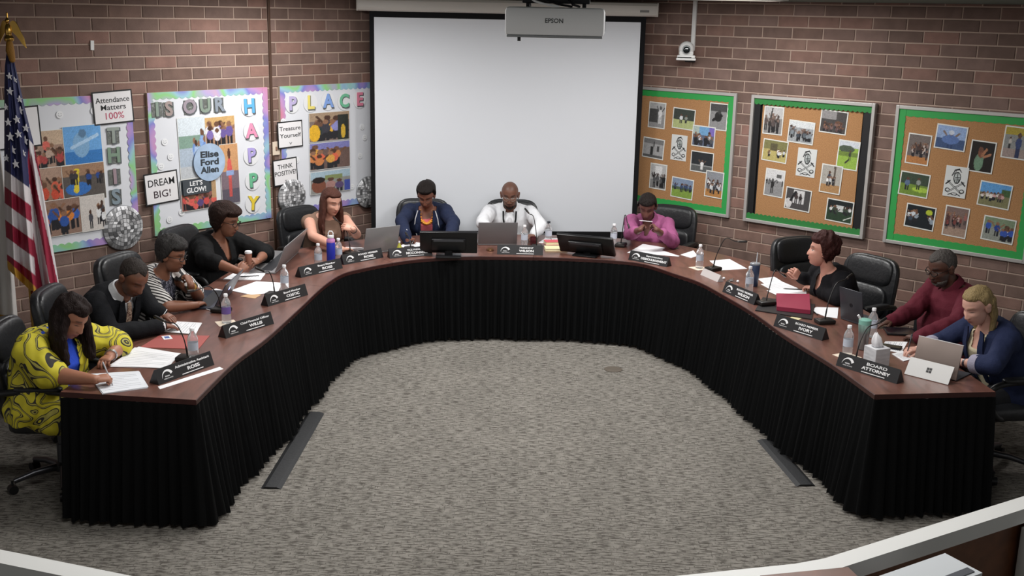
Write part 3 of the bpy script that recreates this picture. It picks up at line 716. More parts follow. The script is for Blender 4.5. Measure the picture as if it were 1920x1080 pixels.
def hand_mb(mb, wrist, fdir, nrm, side, curl=.35, spread=.0, s=1.0, thumb_in=.4, rk=1.0):
    """palm, four fingers and a thumb; fdir = finger direction, nrm = back of the hand, side = +1 right hand, -1 left hand"""
    f = fdir.normalized(); n = (nrm - f * nrm.dot(f)).normalized(); x = f.cross(n).normalized()      # x points to the right seen from the back
    tx = -x * side                                                                                 # thumb side
    W = Vector(wrist); palm = []
    for (t, w, h) in ((-.012, .022, .017), (.01, .030, .017), (.04, .038, .0165), (.07, .040, .014), (.084, .036, .011)):
        c = W + f * t * s + n * (.002 * s); palm.append([c + x * (w * s * rk * math.copysign(abs(math.cos(a)) ** .8, math.cos(a))) + n * (h * s * rk * math.sin(a)) for a in [2 * math.pi * k / 14 for k in range(14)]])
    mb.loft(palm)
    for k, (ox, L) in enumerate(((.029, .064), (.0105, .074), (-.0095, .069), (-.028, .053))):       # index .. little
        b = W + f * (.078 - .004 * abs(k - 1)) * s + tx * ox * s; ang = 0.0; pts = [b - f * .012 * s, b]; p = b.copy(); dirv = (f + tx * spread * (1.5 - k) * .5).normalized()
        for q, seg in enumerate((.45, .31, .24)):
            ang += curl * (.75 + .35 * q) * (1 + .12 * k); dd = (dirv * math.cos(ang) - n * math.sin(ang)).normalized(); p = p + dd * L * seg * s; pts.append(p.copy())
        mb.tube(pts, [.0088 * s * rk, .0092 * s * rk, .0083 * s * rk, .0077 * s * rk, .0062 * s * rk], 9, ends=True)
    b = W + f * .022 * s + tx * .026 * s - n * .004 * s; d1 = (f * .75 + tx * (.75 - .5 * thumb_in) - n * (.2 + .5 * thumb_in)).normalized(); p1 = b + d1 * .036 * s
    d2 = (f * .9 + tx * (.25 - .55 * thumb_in) - n * (.15 + .5 * thumb_in)).normalized(); p2 = p1 + d2 * .030 * s; p3 = p2 + (d2 + f * .15).normalized() * .022 * s
    mb.tube([b - d1 * .015 * s, b, p1, p2, p3], [.013 * s * rk, .0135 * s * rk, .011 * s * rk, .0095 * s * rk, .0075 * s * rk], 10, ends=True)

def ik(sh, wr, L1, L2, hint):
    d = wr - sh; D = min(d.length, (L1 + L2) * .999); a = (L1 * L1 - L2 * L2 + D * D) / (2 * D); h = math.sqrt(max(0, L1 * L1 - a * a)); u = d.normalized()
    n = hint - u * hint.dot(u); n.normalize(); return sh + u * a + n * h
def ring(c, x, y, w, d, n=24, flat=.9):
    return [c + x * (w * math.copysign(abs(math.cos(a)) ** flat, math.cos(a))) + y * (d * math.copysign(abs(math.sin(a)) ** flat, math.sin(a))) for a in [2 * math.pi * k / n for k in range(n)]]

class Person: pass
def person(P):
    """P: head (pixel x, y, z), face (body heading in degrees), back (how far the hips sit behind the neck), hands and elbows in world points"""
    o = Person(); z = P['head'][2]; hc = onz(P['head'][0], P['head'][1], z); fa = math.radians(P['face']); F = Vector((math.cos(fa), math.sin(fa), 0)); Rt = Vector((F.y, -F.x, 0)); UP = Vector((0, 0, 1))
    la = math.radians(P.get('look', P['face'])); lp = math.radians(P.get('pitch', -15)); lr = math.radians(P.get('tilt', 0))
    LF = Vector((math.cos(la) * math.cos(lp), math.sin(la) * math.cos(lp), math.sin(lp))); LR = Vector((LF.y, -LF.x, 0)).normalized(); LU = LR.cross(LF).normalized()
    HM = Matrix(((LR.x, LF.x, LU.x, hc.x), (LR.y, LF.y, LU.y, hc.y), (LR.z, LF.z, LU.z, hc.z), (0, 0, 0, 1))) @ Matrix.Rotation(lr, 4, 'Y')
    hs = P.get('headscale', 1.0); male = P.get('male', False); k = P.get('bulk', 1.0); sw = P.get('sw', .185 if male else .165)
    skull_base = HM @ Vector((0, -.03, -.075)) 
    neck = Vector(skull_base) - UP * .075 - F * P.get('neckb', .045)
    hip = Vector((neck.x, neck.y, .535)) - F * P.get('back', .24) + Rt * P.get('hipr', 0.0); hip.z = P.get('hipz', .535)
    mid = hip.lerp(neck, .55) - F * P.get('slouch', .04)
    spine = [hip - UP * .06 + F * .0, hip.lerp(mid, .5), mid, mid.lerp(neck, .5), neck]
    SH = neck - (neck - mid).normalized() * .055
    Rs = Rt.copy()
    if 'shtilt' in P: Rs = (Rt + UP * P['shtilt']).normalized()
    shR = SH + Rs * sw + F * .0; shL = SH - Rs * sw
    o.hc, o.HM, o.F, o.R, o.hip, o.neck, o.mid, o.SH, o.shR, o.shL = hc, HM, F, Rt, hip, neck, mid, SH, shR, shL
    ups, los = (.30, .255) if male else (.275, .235)
    aw = P.get('armw', 1.0)
    def tgt(v): return None if v is None else (onz(v[0], v[1], v[2]) if len(v) == 3 else Vector(v[:3]))
    arms = []
    for side, sh, wk, ek, hk in ((1, shR, 'wr', 'er', 'hr'), (-1, shL, 'wl', 'el', 'hl')):
        wr = tgt(P[wk]); e = P.get(ek)
        el = tgt(e) if e else ik(sh, wr, ups, los, Rt * side * .6 - UP * .8 - F * .25)
        if (el - sh).length > ups * 1.22: el = sh + (el - sh).normalized() * ups * 1.22
        h = P.get(hk, {}); fd = h.get('to'); fd = (tgt(fd) - wr) if fd is not None else ((wr - el).normalized() + F * .25 - UP * .1); nr = Vector(h.get('n', (0, 0, 1)))
        arms.append((side, sh, el, wr, fd, nr, h))
    o.arms = arms
    fem = not male
    def torso(mb, grow, t0=0.0, t1=1.0, hipgrow=0.0, bust=None):
        """lofted trunk, grown outwards for clothes"""
        prof = [(0.0, .165, .115, .0), (.12, .178, .128, .004), (.3, .160, .118, .012), (.48, .150, .112, .012), (.64, .160, .120, .010), (.78, .166, .118, .004), (.88, .158, .100, -.004), (.95, .115, .080, -.006), (1.0, .066, .064, -.002)]
        wk_ = (sw / .165); rings = []
        for (t, w, d, fo) in prof:
            if t < t0 - 1e-6 or t > t1 + 1e-6: continue
            c = catmull(spine, t * 4); a = catmull(spine, max(0, t * 4 - .1)); b = catmull(spine, min(4, t * 4 + .1)); ax = (b - a).normalized(); x = (Rt - ax * Rt.dot(ax)).normalized(); y = ax.cross(x).normalized()
            if y.dot(F) < 0: y = -y
            kk = k if t < .9 else 1.0; belly = P.get('belly', 0.0) * math.exp(-((t - .3) / .22) ** 2)
            ww = w * (wk_ if t > .5 else (1 + (wk_ - 1) * .7)) * kk + grow + hipgrow * (1 - t); dd = d * kk + grow + belly / 2
            if fem and .5 < t < .85: dd += .018 * P.get('bust', 1.0); 
            rings.append(ring(c + y * (fo + belly / 2 + (.012 * P.get('bust', 1.0) if fem and .5 < t < .85 else 0)), x, y, ww, dd))
        mb.loft(rings)
        if fem and P.get('bust', 1.0) > .3:
            c = catmull(spine, .66 * 4); ax = (neck - mid).normalized(); x = Rt; y = ax.cross(x); y = y if y.dot(F) > 0 else -y
            for s in (-1, 1): mb.ell(c + x * s * .07 * k + y * (.095 * k), (.07 + grow * .8, .07 + grow * .8, .07 + grow * .8))
        for s_, sh in ((1, shR), (-1, shL)): mb.ell(sh - UP * .012, (.062 * aw + grow,) * 3)
    def upper(mb, grow, frac=1.0, flare=0.0):
        for (sd, sh, el, wr, fd, nr, h) in arms: 
            e = sh.lerp(el, frac); capsule(mb, sh, e, .056 * aw + grow, (.056 + (.043 - .056) * frac) * aw + grow + flare)
    def fore(mb, grow, frac=1.0, flare=0.0):
        for (sd, sh, el, wr, fd, nr, h) in arms:
            e = el.lerp(wr, frac); m_ = el.lerp(wr, .3 * frac)
            mb.tube([el, m_, e], [.043 * aw + grow, .043 * aw + grow, (.043 + (.0265 - .043) * frac) * (aw * .6 + .4) + grow + flare], 14, ends=True)
    knees = []
    for s_ in (-1, 1):
        hj = hip + Rt * s_ * .09 + UP * -.01; kn = hip + F * (.40) + Rt * s_ * (.12) ; kn.z = .515; an = kn - F * .02 + Rt * s_ * .01; an.z = .085
        knees.append((hj, kn, an, s_))
    def legs(mb, grow, shin=1.0):
        for hj, kn, an, s_ in knees:
            capsule(mb, hj, kn, .082 * k + grow, .058 + grow); capsule(mb, kn, kn.lerp(an, shin), .056 + grow, .038 + grow + (.012 if grow > .012 else 0))
    # ---- body: one continuous skin surface, then the fine head and fingers joined to it
    bmb = MB(); torso(bmb, -.004); upper(bmb, -.002); fore(bmb, -.001); legs(bmb, -.004)
    nr0 = .056 if male else .049
    bmb.tube([neck - UP * .03 - F * .0, neck + (skull_base - neck) * .5, skull_base + (HM.to_3x3() @ Vector((0, .015, .03)))], [nr0 * 1.2, nr0, nr0 * .98], 18, ends=True)
    for hj, kn, an, s_ in knees: capsule(bmb, an - UP * .02, an + F * .13 - UP * .045, .036, .032)
    for (sd, sh, el, wr, fd, nr, h) in arms: bmb.ell(wr + fd.normalized() * .01, (.026, .026, .026))
    me0 = remesh(bmb, .0085, 3); out = MB()
    nv_ = len(me0.vertices); co = np.empty(nv_ * 3); me0.vertices.foreach_get('co', co); co = co.reshape(-1, 3)
    out.v = [tuple(v) for v in co]; out.f = [tuple(p.vertices) for p in me0.polygons]; bpy.data.meshes.remove(me0)
    sk_ = np.array(lin(P['skin'])); cols = [sk_ * (1 + .05 * noise.noise(Vector(v) * 22)) for v in co]
    hd = head_mesh(P); hd.xf(HM); hd.f = [tuple(i + len(out.v) for i in f) for f in hd.f]; out.v += hd.v; out.f += hd.f; cols += [np.array(c) for c in hd.c]
    n0 = len(out.v)
    for (sd, sh, el, wr, fd, nr, h) in arms: hand_mb(out, wr, fd, nr, sd, h.get('curl', .35), h.get('spread', .1), P.get('hands', 1.0 if male else .93), h.get('thumb', .4))
    hc_ = np.array(lin(P.get('handc', P['skin']))); cols += [hc_] * (len(out.v) - n0); out.m = [0] * len(out.f)
    top = empty('person', TM(hip.x, hip.y, 0, fa - math.pi / 2), P['label'], 'person'); WI = top.matrix_world.inverted(); o.top, o.WI = top, WI
    me = out.mesh('body', M_SKIN, fixn=False); me.polygons.foreach_set('use_smooth', [True] * len(me.polygons)); colour_attr(me, np.array(cols)); me.transform(WI)
    link('body', me, top)
    def cloth(name, mb, m, voxel=.0085, it=5, cut=None, folds=.006, fscale=14, label=None):
        me = remesh(mb, voxel, it)
        n_ = len(me.vertices); co = np.empty(n_ * 3); me.vertices.foreach_get('co', co); co = co.reshape(-1, 3); nn = np.empty(n_ * 3); me.vertices.foreach_get('normal', nn); nn = nn.reshape(-1, 3)
        if folds:
            sd_ = P['head'][0] * .01
            amt = np.array([noise.noise(Vector((v[0] * fscale, v[1] * fscale + sd_, v[2] * fscale * .7))) + .6 * noise.noise(Vector((v[0] * fscale * 2.3 + sd_, v[1] * fscale * 2.3, v[2] * fscale * 1.2))) for v in co]) * folds
            co = co + nn * amt[:, None]; me.vertices.foreach_set('co', co.ravel())
        if cut:
            bm = bmesh.new(); bm.from_mesh(me); dele = [f for f in bm.faces if cut(f.calc_center_median())]; bmesh.ops.delete(bm, geom=dele, context='FACES'); bm.to_mesh(me); bm.free()
        me.transform(WI); me.materials.clear(); me.materials.append(m); me.polygons.foreach_set('use_smooth', [True] * len(me.polygons)); me.update(); me.name = name
        ob = link(name, me, top)
        if label: ob['label'] = label
        return ob
    def chest_uv(p):
        """chest coordinates of a world point: sideways, up along the trunk from the neck (negative = below), forward"""
        ax = (neck - mid).normalized(); d = p - neck; x = d.dot(Rt); y = d.dot(ax); fw = d.dot((ax.cross(Rt)).normalized() * (1 if ax.cross(Rt).dot(F) > 0 else -1)); return x, y, fw
    def vcut(depth, width, base=.02):
        def f(p):
            x, y, fw = chest_uv(p)
            if fw < -.01 or fw > .23: return False
            if y > .03: return abs(x) < width * 1.2 and 0 < fw < .16
            if y < -depth: return False
            return abs(x) < base + (width - base) * (1 + y / depth) 
        return f
    def add(name, mb, m, smooth='all', label=None, parent=None):
        mb.xf(WI); ob = mb.build(name, m, parent or top, smooth=smooth)
        if label: ob['label'] = label
        return ob
    def chest_pt(x, y, out_=.0):
        """world point on the front of the chest"""
        ax = (neck - mid).normalized(); fw = ax.cross(Rt).normalized(); fw = fw if fw.dot(F) > 0 else -fw
        prof = [(.05, .055), (0.0, .075), (-.05, .118), (-.12, .150), (-.2, .162), (-.3, .155), (-.45, .15)]
        yy = y; d = prof[-1][1]
        for (a, da), (b, db) in zip(prof[:-1], prof[1:]):
            if b <= yy <= a: d = da + (db - da) * (a - yy) / (a - b); break
        if yy > .05: d = .055
        d *= (1 + .0) * (.8 + .2 * k) * (1 - 1.8 * (x / .25) ** 2 * .5); return neck + ax * y + Rt * x + fw * (d + out_ + P.get('belly', 0) * .5 * smooth01((-y - .15) / .2))
    o.cloth, o.vcut, o.add, o.torso, o.upper, o.fore, o.legs, o.chest_uv, o.chest_pt, o.knees = cloth, vcut, add, torso, upper, fore, legs, chest_uv, chest_pt, knees
    # trousers or skirt and shoes for everyone
    t_ = MB(); legs(t_, .012); torso(t_, .006, 0.0, .3); cloth('trousers', t_, mat(P.get('legm', 'dark_trousers'), P.get('legc', '#1b1c20'), .8), .012, 4)
    for hj, kn, an, s_ in knees:
        s2 = MB(); a = an - UP * .03 - F * .05; b = an + F * .14; a.z = .04; b.z = .035; s2.tube([a, (a + b) / 2, b], [.042, .044, .036], 14, ends=True); s2.box(Vector(((a.x + b.x) / 2, (a.y + b.y) / 2, .008)), (.07, .26, .014), M=Matrix.Rotation(fa - math.pi / 2, 4, 'Z'), bev=.004)
        for q in range(len(s2.v)):
            if s2.v[q][2] < .001: s2.v[q] = (s2.v[q][0], s2.v[q][1], .001)
        add('shoe', s2, mat('black_shoe', '#161617', .4), True)
    def hair(mb, c, name='hair', label=None): return add(name, mb.xf(HM), hair_mat(c), 'all', label)
    o.hair = hair
    def glasses(c='#15110f', w=.026, h=.017, rim=.0023):
        gb = MB()
        for s_ in (-1, 1):
            pts = [Vector((s_ * .032 + w * math.cos(a), .098 - .012 * (math.cos(a) * s_ > .5), .002 + h * math.sin(a))) for a in [2 * math.pi * q / 24 for q in range(24)]]
            rr = [[p + (Vector((math.cos(b), 0, math.sin(b))) if 0 else Vector(((p.x - s_ * .032) / w * math.cos(b), math.sin(b), (p.z - .002) / h * math.cos(b)))) * rim * 1.2 for b in [2 * math.pi * q / 6 for q in range(6)]] for p in pts]
            gb.loft(rr, closed=True, cap=False)
            gb.tube([(s_ * (.032 + w), .090, .006), (s_ * .078, .06, .008), (s_ * .083, -.01, .006), (s_ * .082, -.03, -.01)], rim, 6)
        gb.tube([(-.008, .101, .004), (0, .104, .006), (.008, .101, .004)], rim, 6)
        gb.v = [tuple(Vector(v) * hs) for v in gb.v]; add('glasses', gb.xf(HM), mat('glasses_' + c, c, .3), 'all')
    o.glasses = glasses
    return o

# ---------------------------------------------------------------- cloth patterns
def stripe_mat(name, c1, c2, freq, duty=.5, rough=.8):
    m, nt, b = _new(name); tc = N(nt, 'ShaderNodeTexCoord'); sx = N(nt, 'ShaderNodeSeparateXYZ'); nt.links.new(tc.outputs['Object'], sx.inputs[0])
    ab = N(nt, 'ShaderNodeMath', operation='ABSOLUTE'); nt.links.new(sx.outputs['X'], ab.inputs[0])
    ad = N(nt, 'ShaderNodeMath', operation='MULTIPLY_ADD'); ad.inputs[1].default_value = -.8; nt.links.new(ab.outputs[0], ad.inputs[0]); nt.links.new(sx.outputs['Z'], ad.inputs[2])
    mu = N(nt, 'ShaderNodeMath', operation='MULTIPLY'); mu.inputs[1].default_value = freq; nt.links.new(ad.outputs[0], mu.inputs[0]); fr = N(nt, 'ShaderNodeMath', operation='FRACT'); nt.links.new(mu.outputs[0], fr.inputs[0])
    gt = N(nt, 'ShaderNodeMath', operation='GREATER_THAN'); gt.inputs[1].default_value = duty; nt.links.new(fr.outputs[0], gt.inputs[0])
    mx = N(nt, 'ShaderNodeMix', data_type='RGBA'); mx.inputs['A'].default_value = (*lin(c1), 1); mx.inputs['B'].default_value = (*lin(c2), 1); nt.links.new(gt.outputs[0], mx.inputs['Factor']); nt.links.new(mx.outputs['Result'], b.inputs['Base Color'])
    b.inputs['Roughness'].default_value = rough; return m
def contour_mat(name, base, line, fill, scale=4.5, bands=7.0, width=.16):
    m, nt, b = _new(name); tc = N(nt, 'ShaderNodeTexCoord'); nz = N(nt, 'ShaderNodeTexNoise'); nz.inputs['Scale'].default_value = scale; nz.inputs['Detail'].default_value = .6; nz.inputs['Distortion'].default_value = .7; nt.links.new(tc.outputs['Object'], nz.inputs['Vector'])
    mu = N(nt, 'ShaderNodeMath', operation='MULTIPLY'); mu.inputs[1].default_value = bands; nt.links.new(nz.outputs[0], mu.inputs[0]); fr = N(nt, 'ShaderNodeMath', operation='FRACT'); nt.links.new(mu.outputs[0], fr.inputs[0])
    r = N(nt, 'ShaderNodeValToRGB'); r.color_ramp.interpolation = 'CONSTANT'; e = r.color_ramp.elements; e[0].position = 0; e[0].color = (*lin(base), 1); e[1].position = .44; e[1].color = (*lin(line), 1)
    q = e.new(.44 + width); q.color = (*lin(fill), 1); q = e.new(.74); q.color = (*lin(line), 1); q = e.new(.74 + width * .6); q.color = (*lin(base), 1)
    nt.links.new(fr.outputs[0], r.inputs[0]); nt.links.new(r.outputs[0], b.inputs['Base Color']); b.inputs['Roughness'].default_value = .75; return m
def fabric(name, c, rough=.85, sheen=.0, bump=.25): return mat(name, c, rough, spec=.25, sheen=sheen, bump=bump, bscale=120)
# ---------------------------------------------------------------- garment helpers
def lapel(o, s, x0, y0, x1, y1, w0, w1, m, out_=.03, name='lapel', wide=None):
    mb = MB(); rings = []
    for q in range(9):
        t = q / 8; x = s * (x0 + (x1 - x0) * t ** .9); y = y0 + (y1 - y0) * t; w = (w0 + (w1 - w0) * t) * (1 if not wide else 1 + wide * math.sin(math.pi * t))
        a = o.chest_pt(x, y, out_); b = o.chest_pt(x + s * w, y - .012, out_ + .004); up = Vector((0, 0, .0))
        nrm = (o.F * .9 + Vector((0, 0, .3))).normalized() * .006
        rings.append([a - nrm, b - nrm, b + nrm, a + nrm])
    mb.loft(rings); return o.add(name, mb, m, True)
def ribbon(o, pts, w, m, name, out_=.02, th=.004, label=None):
    """flat band along chest points (x, y)"""
    mb = MB(); P3 = [o.chest_pt(x, y, out_ + (e[0] if e else 0)) for x, y, *e in pts]; rings = []
    for i, p in enumerate(P3):
        t = (P3[min(i + 1, len(P3) - 1)] - P3[max(i - 1, 0)]).normalized(); nrm = o.F; x = t.cross(nrm).normalized(); nn = x.cross(t).normalized(); ww = w[i] if hasattr(w, '__len__') else w
        rings.append([p - x * ww / 2 - nn * th / 2, p + x * ww / 2 - nn * th / 2, p + x * ww / 2 + nn * th / 2, p - x * ww / 2 + nn * th / 2])
    mb.loft(rings); return o.add(name, mb, m, True, label)
def collar(o, m, r=.062, h=.035, gap=.5, open_=.02, name='collar'):
    mb = MB(); rings = []; n = 26; ax = (Vector(o.HM @ Vector((0, -.03, -.075))) - o.neck).normalized(); x = (o.R - ax * o.R.dot(ax)).normalized(); y = ax.cross(x).normalized(); y = y if y.dot(o.F) > 0 else -y
    for q in range(n + 1):
        a = math.pi / 2 + gap + (2 * math.pi - 2 * gap) * q / n; fr = max(0, math.sin(a)); c = o.neck + ax * (.018 - .03 * fr); d = x * math.cos(a) + y * math.sin(a); rr = r * (1 + .15 * fr)
        p0 = c + d * (rr + .012) - ax * .015; p1 = c + d * rr * .98 + ax * h; p2 = c + d * (rr + .010) + ax * (h - .002); p3 = c + d * (rr + .024 + open_ * fr) - ax * (.012 + .012 * fr)
        rings.append([p0, p1, p2, p3])
    mb.loft(rings); return o.add(name, mb, m, True)
def cuffs(o, m, frac=.94, grow=.012, ln=.035, name='cuff', which=(1, -1)):
    for (sd, sh, el, wr, fd, nr, h) in o.arms:
        if sd not in which: continue
        d = (wr - el).normalized(); a = el.lerp(wr, frac); mb = MB(); mb.tube([a, a + d * ln], [.032 + grow, .031 + grow], 16); o.add(name, mb, m, True)
def band(o, sd, m, name='bracelet', frac=.93, r=.033, t=.006):
    for (s, sh, el, wr, fd, nr, h) in o.arms:
        if s == sd:
            d = (wr - el).normalized(); a = el.lerp(wr, frac); mb = MB(); mb.tube([a - d * t, a + d * t], [r, r], 18); return o.add(name, mb, m, True)
def pen(P0, P1, label, c='#20242c', r=.0042):
    P0, P1 = Vector(P0), Vector(P1); d = P1 - P0; q = d.to_track_quat('Z', 'Y').to_matrix().to_4x4(); e = empty('pen', Matrix.Translation(P0) @ q, label, 'pen')
    L = d.length; MB().lathe([(.0008, 0), (r * .8, .012), (r, .016), (r, L * .97), (r * .6, L)], 10).build('barrel', mat('pen_' + c, c, .35), e, smooth=True)
    MB().box((r * 1.3, 0, L * .86), (.0015, .003, L * .22)).build('clip', M_STEELD, e); return e
def strands(o, starts, falls, r0, r1, c, name='hair', cap=None, voxel=.0075, it=4, folds=.006):
    """locks falling from points on the head; starts in head coordinates, falls as lists of world offsets"""
    mb = MB()
    if cap is not None: cap.xf(o.HM); mb.add(cap.v, cap.f)
    for st, fl in zip(starts, falls):
        p = o.HM @ Vector(st); pts = [p]
        for q in fl: pts.append(pts[-1] + Vector(q))
        sm = spline(pts, 8); mb.tube(sm, [r0 + (r1 - r0) * i / 8 for i in range(9)], 10, ends=True)
    return o.cloth(name, mb, hair_mat(c), voxel, it, folds=folds, fscale=26)
DARK1, DARK2, DARK3, LIGHT1, LIGHT2, LIGHT3 = '#6b4433', '#5c3a2d', '#734c3a', '#c99783', '#c48f7d', '#cfa08f'
BLACKH = '#1c1614'

# 1 ---- woman in the yellow patterned blouse, writing
p = person(dict(head=(134, 594, 1.09), face=-20, look=-22, pitch=-34, tilt=-6, back=.13, skin='#a06e57', lips='#8f5048', browc='#2a1a14', closed=True, bulk=1.12, belly=.05, armw=1.18, slouch=.05,
                wr=(178, 712, .80), er=(98, 703, .80), hr=dict(to=(214, 706, .80), curl=.95, thumb=.8, n=(-.3, -.5, .8)), wl=(206, 668, .795), el=(224, 648, .80), hl=dict(to=(184, 686, .785), curl=.7, thumb=.6),
                label='woman in a yellow and black patterned blouse writing at the front left of the table'))
yl = contour_mat('yellow_black_print', '#c6b92b', '#2a2622', '#a89f4c', 5.0, 8.5, .15)
c_ = MB(); p.torso(c_, .012); p.cloth('top', c_, fabric('cobalt_top', '#2f4fc4'), folds=.004, label='cobalt blue top under the blouse')
c_ = MB(); p.torso(c_, .034, 0, 1.0, hipgrow=.05); p.upper(c_, .028, .92, .016); [capsule(c_, hj, hj.lerp(kn, .5), .125, .115) for hj, kn, an, s_ in p.knees]; p.cloth('blouse', c_, yl, folds=.016, fscale=10, cut=p.vcut(.36, .055, .035))
cap = hair_shell(hl_std(.056, -.03, -.09), .020, wave=.006)
st = []; fl = []
for az, L in ((-1.25, .26), (-1.6, .27), (-1.95, .27), (-2.4, .26), (-2.9, .26), (2.9, .26), (2.4, .26), (1.95, .27), (1.6, .27), (1.25, .25)):
    st.append((.075 * math.sin(az), .085 * math.cos(az) - .015, .01)); d = p.HM.to_3x3() @ Vector((math.sin(az), math.cos(az) * .6, 0)); d.z = 0
    fl.append([(d.x * .035, d.y * .035, -L * .3), (d.x * .012, d.y * .012, -L * .35), (-d.x * .01 + p.F.x * .015, -d.y * .01 + p.F.y * .015, -L * .35)])
strands(p, st, fl, .030, .022, '#1e1311', cap=cap, folds=.009)
band(p, -1, mat('silver_watch', '#b9bcc0', .25, metal=.9), 'watch', .90, .037, .011)
w_ = p.arms[0][3] + p.arms[0][4].normalized() * .085; pen(w_ + Vector((.015, -.01, -.050)), w_ + Vector((-.055, .045, .075)), 'silver pen held by the woman in the yellow blouse', '#a8a8ac')

# 2 ---- man in the dark suit
p = person(dict(head=(250, 520, 1.095), face=-28, look=-30, pitch=-40, back=.25, male=True, headscale=1.06, skin='#7a5140', lips='#5e3c35', browc='#3a2c28', closed=True, scalp='#4a3e39', scalpk=.6, stubble='#6d5247', bulk=1.08, belly=.04, slouch=.06, neckb=.06,
                wr=(304, 611, .80), er=(214, 634, .80), hr=dict(to=(334, 613, .765), curl=.22, thumb=.2), wl=(302, 588, .80), el=(285, 580, .83), hl=dict(to=(330, 600, .77), curl=.3),
                label='man in a dark suit and patterned tie bending over papers at the left'))
SUIT = fabric('charcoal_suit', '#0e0f13'); SHIRTW = fabric('white_shirt', '#d8d9dc', .8)
c_ = MB(); p.torso(c_, .008); p.cloth('shirt', c_, SHIRTW, folds=.003); collar(p, SHIRTW, .060, .03, .45, .004)
c_ = MB(); p.torso(c_, .026, 0, 1.0, hipgrow=.03); p.upper(c_, .018); p.fore(c_, .016, .93, .006); p.cloth('jacket', c_, SUIT, folds=.009, fscale=9, cut=p.vcut(.30, .052, .012))
for s in (-1, 1): lapel(p, s, .052, .03, .008, -.28, .035, .035, SUIT, .032, wide=.7)
ribbon(p, [(0, .0, 0), (0, -.03), (0, -.10), (0, -.18), (0, -.27)], [.03, .034, .05, .062, .07], contour_mat('brown_cream_tie', '#b39a86', '#5b3a30', '#7d6257', 40, 5, .2), 'tie', .024, .006)
cuffs(p, SHIRTW, .92, .012, .03)
p.hair(hair_shell(hl_std(.066, .0, -.05, .03), .004, wave=.003, freq=60, hs=1.06), '#2e2825')

# 3 ---- woman in the striped top, chin on her hand
p = person(dict(head=(322, 478, 1.10), face=-22, look=-6, pitch=-14, back=.22, skin='#805541', lips='#7a4742', browc='#2c2320', closed=True, bulk=1.02, slouch=.06,
                wr=(368, 572, .785), er=(316, 578, .80), hr=dict(to=(395, 560, .775), curl=.4), wl=(358, 535, .93), el=(372, 556, .79), hl=dict(to=(346, 505, 1.03), curl=.9, thumb=.6, n=(.8, -.3, .3)),
                label='grey-haired woman in a black and white striped top resting her chin on her hand'))
c_ = MB(); p.torso(c_, .008); p.cloth('inner_top', c_, contour_mat('dark_floral', '#23232f', '#8f8d99', '#3c3b4c', 30, 4, .12), folds=.003)
c_ = MB(); p.torso(c_, .024, 0, 1.0, hipgrow=.03); p.upper(c_, .022, .8, .008); p.cloth('cardigan', c_, stripe_mat('black_white_stripe', '#c9c5c1', '#1e1c1d', 34, .52), folds=.006, cut=p.vcut(.36, .07, .045))
p.hair(hair_shell(hl_std(.050, -.02, -.075), lambda q, d: .022 + .012 * smooth01((q.z - .02) / .06), wave=.008, freq=38), '#2f2d2c')
p.glasses('#1a1614'); band(p, -1, mat('gold', '#c9a455', .25, metal=.95), 'bracelet', .86, .034, .007)

# 4 ---- woman in the black top
p = person(dict(head=(425, 414, 1.12), face=-24, look=-14, pitch=-14, back=.20, skin='#875b47', lips='#7d4a43', browc='#261a16', closed=True, bulk=1.2, belly=.06, armw=1.1, headscale=1.05, slouch=.03,
                wr=(449, 509, .82), er=(404, 540, .80), hr=dict(to=(467, 490, .885), curl=.75, thumb=.5, n=(.3, -.8, .4)), wl=(484, 489, .835), el=(503, 478, .80), hl=dict(to=(463, 492, .85), curl=.6, thumb=.5, n=(.5, -.3, .8)),
                label='woman in a black top and glasses holding a small cup behind an open laptop'))
BLK = fabric('black_jersey', '#0c0c0d')
c_ = MB(); p.torso(c_, .022, 0, 1.0, hipgrow=.03); p.upper(c_, .024, 1.0, .008); p.fore(c_, .024, .25, .008); p.cloth('top', c_, BLK, folds=.012, fscale=9, cut=p.vcut(.11, .06, .015))
p.hair(hair_shell(hl_std(.05, -.045, -.10), lambda q, d: .030 + .010 * smooth01((q.z - .0) / .06) + .014 * smooth01(-q.z / .05) + .012 * smooth01(-d.y), wave=.008, freq=30, hs=1.05), '#2b1b16')
p.glasses('#14100f')

# 5 ---- woman with long brown hair in tan
p = person(dict(head=(622, 378, 1.125), face=-62, look=-46, pitch=-17, back=.16, skin=LIGHT1, lips='#a85f58', browc='#4a3026', closed=True, slouch=.03, armw=1.05,
                wr=(642, 468, .79), er=(592, 466, .80), hr=dict(to=(668, 466, .775), curl=.2, n=(0, 0, 1)), wl=(662, 430, .96), el=(682, 456, .80), hl=dict(to=(632, 420, 1.0), curl=.45, thumb=.3, n=(.5, -.7, .5)),
                label='woman with long brown hair in a sleeveless tan dress touching her collar'))
c_ = MB(); p.torso(c_, .012, 0, .97, hipgrow=.03); p.cloth('dress', c_, fabric('taupe_dress', '#7f6657'), folds=.006)
cap = hair_shell(hl_std(.060, -.03, -.09), .014, wave=.003)
st = []; fl = []
for az, L in ((-1.35, .36), (-1.7, .38), (-2.1, .36), (-2.6, .34), (3.1, .32), (2.6, .34), (2.1, .36), (1.7, .36), (1.4, .30)):
    st.append((.074 * math.sin(az), .085 * math.cos(az) - .015, .015)); d = p.HM.to_3x3() @ Vector((math.sin(az), math.cos(az) * .6, 0)); d.z = 0
    fl.append([(d.x * .02, d.y * .02, -L * .35), (-p.F.x * .0 + d.x * .012, d.y * .012, -L * .35), (p.F.x * .02 * (abs(az) < 2), p.F.y * .02 * (abs(az) < 2), -L * .3)])
strands(p, st, fl, .026, .016, '#4b2d25', cap=cap, folds=.004)
